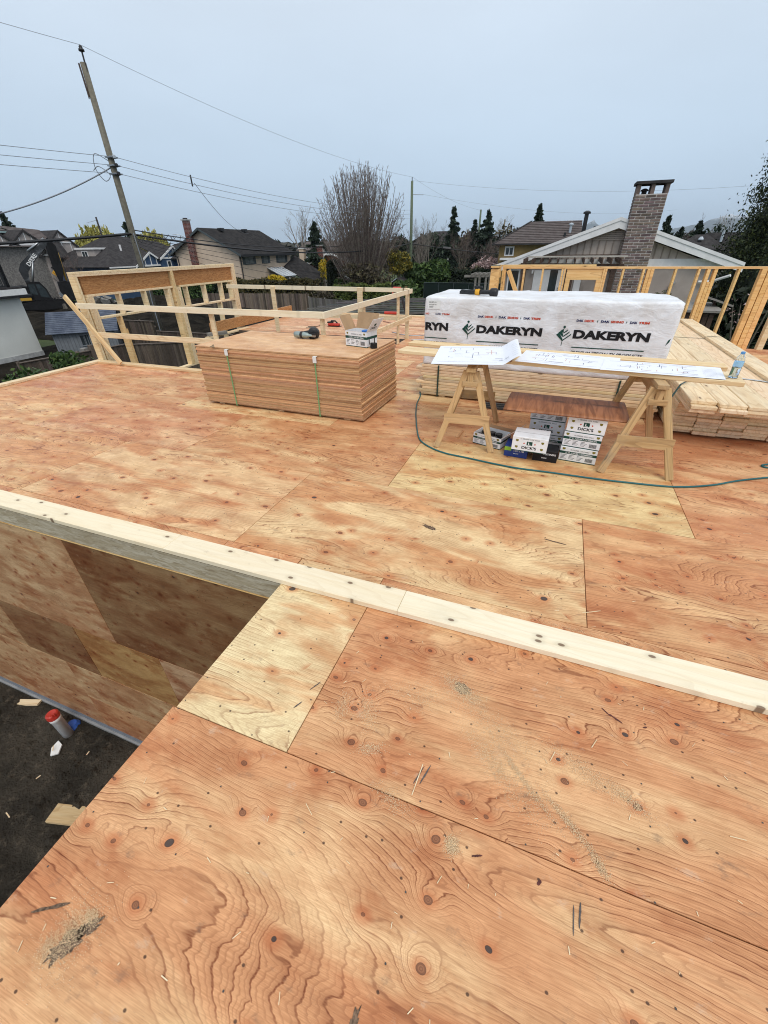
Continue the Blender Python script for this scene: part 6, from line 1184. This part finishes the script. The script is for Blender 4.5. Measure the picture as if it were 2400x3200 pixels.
t = T('brown_house', 'dark roofed house beyond the chimney house at the cedar', 'house', (14, 60, GZ)); pbox('wall', 10.8, 18, 59, 66, GZ, 1.4, TAUPE, t); part('roof', [(10.2, 58.4, 1.5), (15, 58.4, 1.2), (13.6, 61, 2.6), (12.4, 61, 2.6)], .1, ROOFD, t); part('roof', [(13.0, 57.4, .6), (19, 57.4, .6), (19, 61.5, 2.75), (13.4, 61.5, 2.75)], .1, ROOFK, t); window(t, (13.3, 58.98, 1.1), UY, N_Y, .5, .4, TRIMW, GLASS, 0, .06); m = MB(); m.tube([(14.6, 60, 1.9), (14.6, 60, 2.9)], .12, 6); m.build('roof_vent', GALV, t); m = MB(); m.lathe([(.25, 0), (.25, .1), (.1, .3)], 8, Matrix.Translation((12.7, 59.6, 2.1))); m.build('roof_turbine', GALV, t)
FG = None
for a in ((-5.0, 80, 10.8, 1.9, 51, 'dark pointed fir above the grey tiled roof'), (-18.7, 83, 11.2, 1.9, 52, 'tall narrow fir right of the second utility pole'), (-14.0, 89, 10.8, 3.0, 54, 'broad dark fir behind the third utility pole'), (-16.8, 92, 9.8, 1.6, 55, 'thin fir left of the third utility pole'), (-38.8, 71.5, 9.3, 2.5, 57, 'dark spruce with drooping tiers right of the beige roof'), (-34.5, 76, 8.2, 1.7, 58, 'narrow cypress beside the branchy grey tree'), (-66.8, 60.5, 9.6, 2.2, 59, 'dark spruce behind the leaning utility pole'), (13.8, 89, 9.2, 2.0, 60, 'open branched fir right of the brick chimney'), (16.2, 90, 7.8, 1.5, 61, 'small fir before the brown bare treetops'), (18.2, 89, 8.4, 2.4, 62, 'round topped dark tree beyond the brown house'), (-10.2, 70, 6.2, 2.8, 67, 'low dark evergreen behind the pink magnolia')):
    conifer(a[5], a[0], a[1], a[2], a[3], a[4], n=4200 if a[3] > 1.8 else 2800, mat=L_FIR, leaf=.30, group='conifers beyond the gardens')
for x, y, h, r, sd_, lab in ((-93, 76, 10.6, 4.2, 71, 'yellow spring willow left of the utility pole'), (-86, 84, 9.8, 3.5, 72, 'yellow spring willow right of the utility pole')):
    t = T('willow_tree', lab, 'tree', (x, y, GZ)); rs = np.random.default_rng(sd_); m = MB(); m.tube([(x, y, GZ), (x+.2, y, GZ+h*.4), (x, y, GZ+h*.75)], [.5, .35, .15], 7)
    for k in range(9): a = k*.7; m.tube([(x, y, GZ+h*.4), (x+cos(a)*r*.4, y+sin(a)*r*.4, GZ+h*.72), (x+cos(a)*r*.8, y+sin(a)*r*.8, GZ+h*.75)], [.2, .1, .03], 4)
    m.build('trunk', BARK, t); pts = []
    for k in range(620):
        d = rs.normal(size=3); d /= np.linalg.norm(d); d[2] = abs(d[2]); q = .55+.45*rs.random(); c = np.array([x, y, GZ+h*.52])+d*np.array([r, r, h*.48])*q*(.85+.3*rs.random()); L = rs.random()*h*.32; kk = 9; pts.append(c+np.stack([rs.normal(size=kk)*.12, rs.normal(size=kk)*.12, -L*np.linspace(0, 1, kk)], 1))
    leaf_obj('crown', np.concatenate(pts), .34, L_WIL, t, 1.2, 2.4)
conifer('spiky dark tree top at the far picture edge', -88, 56, 11.4, 3.0, 73, 1500, leaf=.4); shrub('far dark hedge mass beyond the street houses', (-75, 96, 1.5), (7, 3, 2.6), 1500, L_DRK, .6, 74, 'tree_clump', 'tree', False)
for c_, r_, lab, sd_ in (((-23.5, 86, .6), (4.5, 2.5, 4.0), 'broad dark evergreen clump left of the tall narrow fir', 301), ((-10.5, 92, .4), (4.6, 2.5, 4.2), 'dark rounded tree clump right of the third pole', 302), ((-30.5, 90, .5), (4.2, 2.5, 3.6), 'dark tree clump behind the large bare tree', 303), ((19.6, 88, .2), (3.4, 2, 3.4), 'dusky tree clump beyond the brown house', 304), ((-18.5, 97, .3), (4.0, 2.5, 3.8), 'olive tree clump behind the hip roofed house', 305), ((-36.8, 82, .2), (3.6, 2.0, 3.6), 'grey green tree clump behind the spruce', 306)):
    shrub(lab, c_, r_, 3600, (L_DRK, L_FIR, L_BRU)[sd_ % 3], .34, sd_, 'tree_clump', 'tree', True, 16)
# far tree line closing the horizon
rs = np.random.default_rng(77); pts = []
for k in range(170):
    a = -62+k*.62+rs.normal()*.3; R_ = rs.uniform(150, 230); x, y = R_*sin(radians(a)), R_*cos(radians(a)); h = rs.uniform(5.2, 8.4); w = rs.uniform(2.5, 5); n_ = 150; u = rs.random(n_); pts.append(np.stack([x+rs.normal(size=n_)*w*(1-u*.55), y+rs.normal(size=n_)*w*.5, GZ+u*h], 1))
tag(leaf_obj('treeline', np.concatenate(pts), 1.5, leafm('far_trees', (.03, .036, .028), (.055, .055, .045), (.07, .062, .05))), 'far hazy line of trees along the horizon', 'tree line', kind='stuff')
# ---------------------------------------------------------------- neighbour house with brick chimney
t = T('gable_house', 'neighbour house with taupe board gable and white bargeboards behind the stud wall', 'house', (2, 30, GZ)); NY = 25.0; gx, zp = 1.95, 2.72; xl, xr_, zl, zr = -3.25, 7.15, .92, .98
pbox('wall', -2.75, 6.2, NY, NY+12, GZ, 1.0, STUCN, t)
m = MB(); m.add([(-2.75, NY, 1.0), (6.3, NY, 1.0), (gx, NY, zp-.25)], [(0, 1, 2)]); gw = m.build('gable_wall', SIDB, t)
for k in range(28):
    x = -2.0+k*.30; z = 1.0+(zp-.32-1.0)*(1-abs(x-gx)/(4.75 if x < gx else 4.4))
    if z > 1.5: pbox('batten', x-.022, x+.022, NY-.035, NY-.001, 1.28, z, SIDB, gw).color = (.62, .6, .58, 1)
for k in range(6): w = .95-.14*k; pbox('vent_louvre', gx-w, gx+w, NY-.06, NY-.002, 2.02+.075*k, 2.07+.075*k, SIDB, gw)
pbox('belt_board', -2.75, 6.5, NY-.06, NY-.001, .93, 1.27, TRIMW, t)
for (xe, ze) in ((xl, zl), (xr_, zr)):
    a, b = V((xe, NY-.42, ze+.12)), V((gx, NY-.42, zp+.12)); c, d = b+V((0, 13.5, 0)), a+V((0, 13.5, 0)); part('roof', [a, b, c, d] if xe < gx else [a, d, c, b], .09, ROOFD, t)
    part('bargeboard', [a+V((0, -.02, -.07)), b+V((0, -.02, -.07)), b+V((0, -.02, -.38)), a+V((0, -.02, -.33))] if xe > gx else [a+V((0, -.02, -.33)), b+V((0, -.02, -.38)), b+V((0, -.02, -.07)), a+V((0, -.02, -.07))], .05, TRIMW, t)
    part('bargeboard_cap', [a+V((0, -.05, .03)), b+V((0, -.05, .03)), b+V((0, -.05, -.10)), a+V((0, -.05, -.10))] if xe > gx else [a+V((0, -.05, -.10)), b+V((0, -.05, -.10)), b+V((0, -.05, .03)), a+V((0, -.05, .03))], .05, TRIMW, t)
    part('soffit', [a+V((0, .06, -.30)), b+V((0, .06, -.36)), b+V((0, .43, -.36)), a+V((0, .43, -.30))], .02, TRIMW, t)
cx0, cx1 = 2.28, 3.47; cy = NY-.62
ch = pbox('chimney', cx0, cx1, cy, NY+.2, GZ, 3.62, MORTAR, t); bricks(ch, cx0-.012, cx1+.012, cy, -.5, 3.62, .40, .105, BRK)
bricks(ch, cy+.05, NY+.2, cx0, 1.3, 3.62, .40, .105, BRK, nrm='x-')
for x in (cx0+.06, (cx0+cx1)/2, cx1-.06): pbox('cap_pier', x-.07, x+.07, cy+.02, NY+.15, 3.621, 3.96, BRK, ch)
pbox('chimney_cap', cx0-.09, cx1+.09, cy-.08, NY+.28, 3.961, 4.06, ROOFD, ch); m = MB(); m.lathe([(.1, 0), (.1, .12), (.16, .13), (.14, .18), (.05, .22)], 10, Matrix.Translation((cx0+.33, cy+.4, 3.62))); m.build('flue_pot', ROOFD, ch)
m = MB(); m.tube([(.62, 30, 2.0), (.62, 30, 3.3)], .11, 10); m.lathe([(.19, 3.28), (.19, 3.36), (.08, 3.42)], 10, Matrix.Translation((.62, 30, 0))); m.build('stove_pipe', BLACK, t)
pbox('roof_vent', 1.0, 1.45, 27, 27.6, 2.45, 2.62, ROOFD, t)
# doors, windows, downpipe
for x0, x1, mt in ((-1.38, -1.0, TRIMW), (-.98, -.62, TRIMW), (-.26, .02, TRIMW), (.55, .86, TRIMW)): pbox('door_panel', x0, x1, NY-.05, NY-.002, -1.2, .82, mt, t)
dr = pbox('glass_door', -.62, -.26, NY-.04, NY-.002, -1.2, .82, GLASS, t); pbox('door_lock', -.16, -.10, NY-.09, NY-.051, .02, .08, STEEL, dr); pbox('door_knob', -.16, -.10, NY-.10, NY-.051, -.10, -.03, STEEL, dr)
window(t, (-2.35, NY, .1), UY, N_Y, .45, 1.4, TRIMW, GLASS, 0, .07); pbox('dark_opening', .10, .42, NY-.03, NY-.002, -1.2, .82, BROWNW, t); pbox('window_shade', .88, 1.72, NY-.03, NY-.002, -1.2, .82, STUCN, t)
m = MB(); m.tube([(6.75, NY-.6, .66), (6.2, NY-.2, .40), (5.75, NY-.12, .38)], .06, 6); m.tube([(4.85, NY-.12, .36), (4.72, NY-.12, .25), (4.70, NY-.12, -.6), (4.70, NY-.12, -3.5)], .07, 6); m.build('downpipe', TRIMW, t); pbox('wall_lamp', -1.5, -1.42, NY-.15, NY-.002, .68, .82, TRIMW, t)
t = T('dark_pergola', 'dark stained pergola beams fixed in front of the neighbour gable', 'pergola', (0, 23, GZ))
for k in range(12): x = -1.75+k*.355; bar('rafter', (x, 22.3, 1.26), (x, 24.9, 1.30), .05, .2, BROWNW, t)
for y, z in ((22.6, 1.43), (24.6, 1.44)): bar('crossbeam', (-1.6, y, z), (2.4, y, z), .05, .06, GREYL if y < 23 else BROWNW, t, tint=(1.9, 1.9, 1.9) if y < 23 else None)
bar('crossbeam', (-1.9, 22.75, 1.14), (2.35, 22.75, 1.10), .08, .1, BROWNW, t)
for x in (-1.72, .32, 1.98): block('post', x-.10, x+.10, 22.65, 22.85, GZ, 1.12, BROWNW, t)
bar('diagonal_brace', (-1.62, 22.72, .95), (-1.2, 22.72, 1.15), .07, .1, BROWNW, t); bar('diagonal_brace', (1.9, 22.72, .85), (1.5, 22.72, 1.1), .07, .1, BROWNW, t)
tag(block('deck_block', -4, 6.2, 22.5, 24.98, -1.4, -1.2, GREYW, None, None), 'neighbour deck slab under the dark pergola', 'deck')
t = T('compost_bin', 'dark wooden yard bin with grey lid below the neighbour wall', 'bin', (4.1, 17, GZ)); pbox('box', 3.35, 4.62, 16.8, 17.9, GZ, .08, BROWNW, t); part('lid', [(3.2, 16.6, .1), (4.8, 16.6, .1), (4.75, 18.1, .2), (3.25, 18.1, .2)], .06, GREYL, t)
for k in range(8): pbox('slat', 3.36+k*.16, 3.49+k*.16, 16.76, 16.799, GZ, .0, BROWNW, t)
t = T('bird_feeder_roof', 'little sloped grey board roof beside the yard bin', 'roof', (4.7, 17.4, GZ)); part('roof', [(4.25, 17.2, .48), (5.15, 17.2, .20), (5.15, 17.9, .20), (4.25, 17.9, .48)], .05, GREYL, t); block('post', 4.66, 4.74, 17.5, 17.58, GZ, .3, BROWNW, t)
shrub('thin dry shrub against the neighbour stucco wall', (3.6, 20.5, -.3), (.8, .6, .9), 260, L_HED, .10, 81)
# ---------------------------------------------------------------- cedar and planting at the right
t = T('cedar_tree', 'large dark cedar with drooping sprays at the picture edge', 'tree', (12.0, 31.5, GZ)); rs = np.random.default_rng(90); m = MB(); m.tube([(12.0, 31.5, GZ), (12.0, 31.5, 4), (11.9, 31.5, 9)], [.45, .3, .05], 9); pts = []
for k in range(720):
    f = rs.random()**.9; z0 = GZ+.6+f*15; R_ = 5.0*(1-f*.62)*(.85+.22*rs.random()); a = rs.random()*6.283; kk = 270; u = rs.random(kk)**.3; sp = .10+.30*u
    pts.append(np.stack([12.0+np.cos(a)*R_*u+rs.normal(size=kk)*sp, 31.5+np.sin(a)*R_*u+rs.normal(size=kk)*sp, z0+.25*R_*u-.55*R_*u**2.2-rs.random(kk)*.5*u], 1))
    if k % 4 == 0: m.tube([(12.0, 31.5, z0), (12.0+cos(a)*R_*.5, 31.5+sin(a)*R_*.5, z0+.02*R_), (12.0+cos(a)*R_*.9, 31.5+sin(a)*R_*.9, z0-.25*R_)], [.07, .04, .012], 4, False)
m.build('trunk', BARK, t); c_ = MB(); vs = []; fs = []
for j in range(15):
    for i in range(18):
        f = j/14; r_ = 4.75*(1-f*.62)*(.85+.3*mnoise.noise(V((cos(i*.349)*2, sin(i*.349)*2, j*.7)))); vs.append((12.0+r_*cos(i*.349), 31.5+r_*sin(i*.349), GZ+.8+f*13.5))
for j in range(14):
    for i in range(18): fs.append((j*18+i, j*18+(i+1) % 18, (j+1)*18+(i+1) % 18, (j+1)*18+i))
c_.add(vs, fs); c_.build('inner_foliage', L_YEW, t); leaf_obj('crown', np.concatenate(pts), .075, L_CED, t, .8, 2.0)
shrub('dark rhododendron below the cedar with pink buds', (9.2, 27.5, -1.9), (2.6, 1.6, 1.9), 3600, L_DRK, .24, 91, 'rhododendron', 'shrub', True, 14); shrub('sprinkle of pink buds on the shrub below the cedar', (9.0, 26.6, -.9), (2.0, .8, .9), 110, L_PIN, .07, 92, 'budding_shrub', 'shrub', True, 8); shrub('small dark bush at the path edge on the lawn', (9.3, 33.5, -3.3), (1.1, .9, .75), 900, L_DRK, .2, 93)
hedge('tall dark hedge closing the lawn beyond the path', (3, 62), (40, 62), 3, 1.0, L_DRK, .5, 7000, 94)
# ---------------------------------------------------------------- utility poles and wires
def pole(label, x, y, h, r, mat, lean=(0, 0)):
    t = T('utility_pole', label, 'utility pole', (x, y, GZ)); m = MB(); m.tube([(x, y, GZ-.3), (x+lean[0]*.5, y+lean[1]*.5, GZ+h*.5), (x+lean[0], y+lean[1], GZ+h)], [r*1.2, r, r*.8], 12); m.build('shaft', mat, t, smooth=True); return t
px1, py1 = -27.2, 25.05
p1 = pole('tall leaning weathered utility pole rising behind the header wall', px1, py1, 14.72, .20, POLE, (-.12, 0)); tx, ty, tz = px1-.12, py1, GZ+14.72
m = MB(); m.tube([(tx+.12, ty, tz-.5), (tx+.14, ty, tz+.45)], .045, 6); m.build('top_pin', BLACK, p1); m = MB(); m.lathe([(.05, 0), (.15, .03), (.15, .1), (.08, .16), (.10, .2), (.04, .27)], 12, Matrix.Translation((tx+.14, ty, tz+.4))); m.build('insulator', BLACK, p1, smooth=True)
part('crossguard', [(tx-.2, ty-.13, tz-.05), (tx-.05, ty-.2, tz-.05), (tx+.0, ty-.2, tz-1.4), (tx-.14, ty-.14, tz-1.5)], .04, BROWNW, p1)
for k, z in enumerate((6.75, 6.35, 5.95)):
    m = MB(); m.lathe([(.06, -.1), (.10, -.06), (.10, .06), (.06, .1)], 10, Matrix.Translation((px1+.27, py1-.05, z))); m.build('spool_insulator', GALV if k == 0 else BLACK, p1); m = MB(); m.box(px1-.26, px1+.26, py1-.26, py1+.26, z-.04, z+.03); m.build('bracket', STEEL, p1)
m = MB(); m.tube([(px1+.2, py1-.15, 2.9), (px1+.35, py1-.2, 1.2), (px1+.18, py1-.18, -1), (px1+.2, py1-.2, -3.8)], .03, 5); m.build('ground_wire', WIREG, p1)
p2 = pole('second utility pole standing right of the large bare tree', -19.8, 62.9, 12.75, .19, POLEG); m = MB(); m.tube([(-19.8, 62.9, 8.8), (-19.8, 62.9, 9.25)], .05, 6); m.build('top_pin', BLACK, p2); bar('side_arm', (-19.7, 62.9, 7.5), (-18.3, 63.0, 7.42), .07, .07, GALV, p2)
p3 = pole('third utility pole with grey transformer before the firs', -16.2, 93.6, 11.4, .2, POLEG); m = MB(); m.lathe([(.3, 0), (.32, .1), (.32, .9), (.2, 1.0)], 12, Matrix.Translation((-16.7, 93.4, 4.0))); m.build('transformer', GALV, p3)
p4 = pole('fourth slender pole far off left of the grey tiled roof', -14.86, 119, 10.9, .2, POLE); bar('lamp_arm', (-14.86, 119, 6.6), (-13.3, 119, 6.7), .08, .08, GALV, p4)
p5 = pole('dark street pole in front of the yellow willow', -73, 60.8, 10.6, .16, ROOFD); bar('lamp_arm', (-73, 60.8, 6.3), (-74.0, 59.6, 5.9), .07, .07, GALV, p5)
t = T('street_lamp', 'curved street lamp arm left of the beige house chimney', 'street lamp', (-67.4, 73.9, GZ)); m = MB(); m.tube([(-67.4, 73.9, GZ), (-67.4, 73.9, 3.6), (-67.7, 73.6, 4.1), (-68.2, 73.1, 4.4), (-68.7, 72.6, 4.42)], .06, 6); m.build('post', GALV, t); bar('lamp_head', (-68.5, 72.8, 4.42), (-69.0, 72.3, 4.4), .22, .1, GALV, t)
def wire(label, A, B, sag, r, mat=WIREG, n=18, name='overhead_wire'):
    A, B = V(A), V(B); m = MB(); m.tube([A.lerp(B, i/n)-V((0, 0, 4*sag*(i/n)*(1-i/n))) for i in range(n+1)], r, 4, False); return tag(m.build(name, mat), label, 'wire')
top1 = (tx+.14, ty, tz+.68); p2t = (-19.8, 62.9, 9.25)
wire('high wire from the pole top leaving at the upper picture edge', top1, (-34.9, -12, 12.4), .6, .010); wire('high wire from the leaning pole top to the second pole', top1, p2t, .75, .010)
wire('high wire running from the second pole behind the chimney', p2t, (-16.2, 93.6, 7.4), .5, .010); wire('long faint wire crossing above the neighbour gable', (-19.8, 62.9, 8.9), (34, 66, 7.9), 1.6, .009); wire('short wire from the second pole side arm toward the firs', (-18.3, 63, 7.45), (18, 110, 7.2), 1.2, .008)
for k, z in enumerate((6.75, 6.35, 5.95)):
    wire('%s of three level wires left of the leaning pole' % ('topmost', 'middle', 'lowest')[k], (px1+.25, py1-.05, z), (-36.5, -11, 6.9-.4*k), .35, .013); wire('%s of three wires from the leaning pole toward the bare tree' % ('topmost', 'middle', 'lowest')[k], (px1+.25, py1-.05, z), (-19.8, 62.7, 5.9-.42*k), .75, .013)
wire('twisted service cable drooping from the leaning pole to the picture edge', (px1-.2, py1, 6.3), (-32.3, 15.5, 3.0), .55, .035, WIREG); wire('service cable dropping from the leaning pole to the beige roof', (px1+1.2, py1+5.5, 5.95), (-37.9, 52.5, 3.6), .8, .02, WIRE)
tag(hose('cable_loop', 'loop of slack cable hanging at the leaning pole', 'cable', [(px1-.25, py1-.1, 6.6), (px1-.75, py1-.5, 6.9), (px1-.9, py1-.6, 6.2), (px1-.6, py1-.4, 5.6), (px1-.3, py1-.2, 5.9), (px1-.7, py1-.5, 6.3), (px1-1.0, py1-.7, 6.1)], .022, WIREG, 5), None)
m = MB(); m.tube([(px1+1.15, py1+5.3, 6.4), (px1+1.15, py1+5.3, 5.75)], .05, 6); tag(m.build('wire_spacer', WIRE), 'short black spacer clipped on the wires right of the leaning pole', 'spacer')
wire('thick black cable crossing in front of the excavator', (px1, py1-.25, 2.85), (-34.5, -4, 2.1), .45, .075, WIRE); wire('thick black cable running past the beige house', (px1, py1-.25, 2.85), (-19.8, 62.7, 2.3), 1.05, .06, WIRE); wire('second thin cable slung beside the thick black cable', (px1, py1-.2, 3.1), (-24, 50, 2.1), .5, .03, WIRE)
wire('cable with splice sleeve passing before the hip roofed house', (-19.8, 62.9, 2.3), (4, 68, .6), .5, .05, WIRE); m = MB(); m.tube([(-15.6, 63.8, 1.72), (-14.6, 64.0, 1.6)], .2, 8); tag(m.build('cable_splice', BLACK), 'black splice sleeve on the cable by the hip roofed house', 'cable splice')
for k in range(4): wire('%s thin drop wire crossing the beige stucco wall' % ('highest', 'second', 'third', 'lowest')[k], (px1+.1, py1-.2, 2.75-.12*k), (-24.0-k*1.2, 50-2*k, -.1-.42*k), .25, .014, WIRE)
m = MB()
for k in range(9): m.tube([(px1+.15+.22*k*.5, py1+.3*k, 2.75+.08*sin(k*2)), (px1+.3+.22*k*.5, py1+.2+.3*k, 2.35+.2*sin(k*3)), (px1+.45+.2*k*.5, py1+.5+.3*k, 2.75)], .02, 4)
tag(m.build('cable_bundle', WIRE), 'tangle of slack black cable hanging at the pole crossing', 'cable')
# ---------------------------------------------------------------- mountains and air
def ridge(name, prof, dist, depth, seed):
    """prof: (x, height above eye) at the given distance"""
    m = MB(); vs = []; fs = []; n = 240; x0, x1 = prof[0][0], prof[-1][0]; rows = 14
    xs = [p[0] for p in prof]; hs = [p[1] for p in prof]
    for j in range(rows+1):
        f = j/rows
        for i in range(n+1):
            x = x0+(x1-x0)*i/n; h = np.interp(x, xs, hs); k = sin(pi*f)**.8 if f < .5 else 1-.5*(f-.5)
            z = -6+(h+6)*(f/.5)**.8 if f <= .5 else (h)*(1-(f-.5)*1.2)
            z += (mnoise.fractal(V((x*.012, f*6, seed)), .9, 2, 5)*.09)*h*min(1, f*3)
            vs.append((x, dist+(f-.5)*depth, z))
    for j in range(rows):
        for i in range(n): k = j*(n+1)+i; fs.append((k, k+1, k+n+2, k+n+1))
    m.add(vs, fs); return tag(m.build(name, MTN, smooth=True), kind='structure')
s = NT('mountain_forest_snow'); co = s.co(); z = s.n('ShaderNodeSeparateXYZ', {0: co}).outputs[2]; nz = s.noise(co, .03, 6, .65)
sn = s.mr(s.m('ADD', s.m('MULTIPLY', z, .0042), s.m('MULTIPLY', nz, .9)), 1.62, 2.0); MTN = s.done(s.mix(sn, (.035, .05, .05), (.7, .72, .75)), .9, .1, tint=False)
SC = 1.5   # the range stands 9 km away
ridge('mountains', [(a*SC, b*SC) for a, b in ((-4200, 40), (-2600, 60), (-1500, 90), (-900, 120), (-530, 190), (-380, 200), (-250, 150), (-120, 215), (-20, 236), (60, 205), (120, 170), (197, 225), (240, 200), (300, 165), (420, 120), (700, 105), (1000, 130), (1236, 168), (1360, 215), (1467, 235), (1600, 220), (1800, 190), (2600, 160), (4200, 90))], 9000, 1600, 2)
m = MB(); m.box(-7400, 7400, -60, 10200, GZ-1.0, 420); hz = m.build('haze', NT('unused').mat); hz.data.materials.clear()
hm = bpy.data.materials.new('haze_air'); hm.use_nodes = True; hn = hm.node_tree; hn.nodes.clear(); ho = hn.nodes.new('ShaderNodeOutputMaterial'); hv = hn.nodes.new('ShaderNodeVolumePrincipled'); hv.inputs['Color'].default_value = (.80, .90, 1.0, 1); hv.inputs['Density'].default_value = HAZE = 0.00009; hn.links.new(hv.outputs[0], ho.inputs['Volume']); hz.data.materials.append(hm); tag(hz, kind='stuff', label='even pale haze filling the air over the whole neighbourhood', cat='haze')
hz.display_type = 'WIRE'
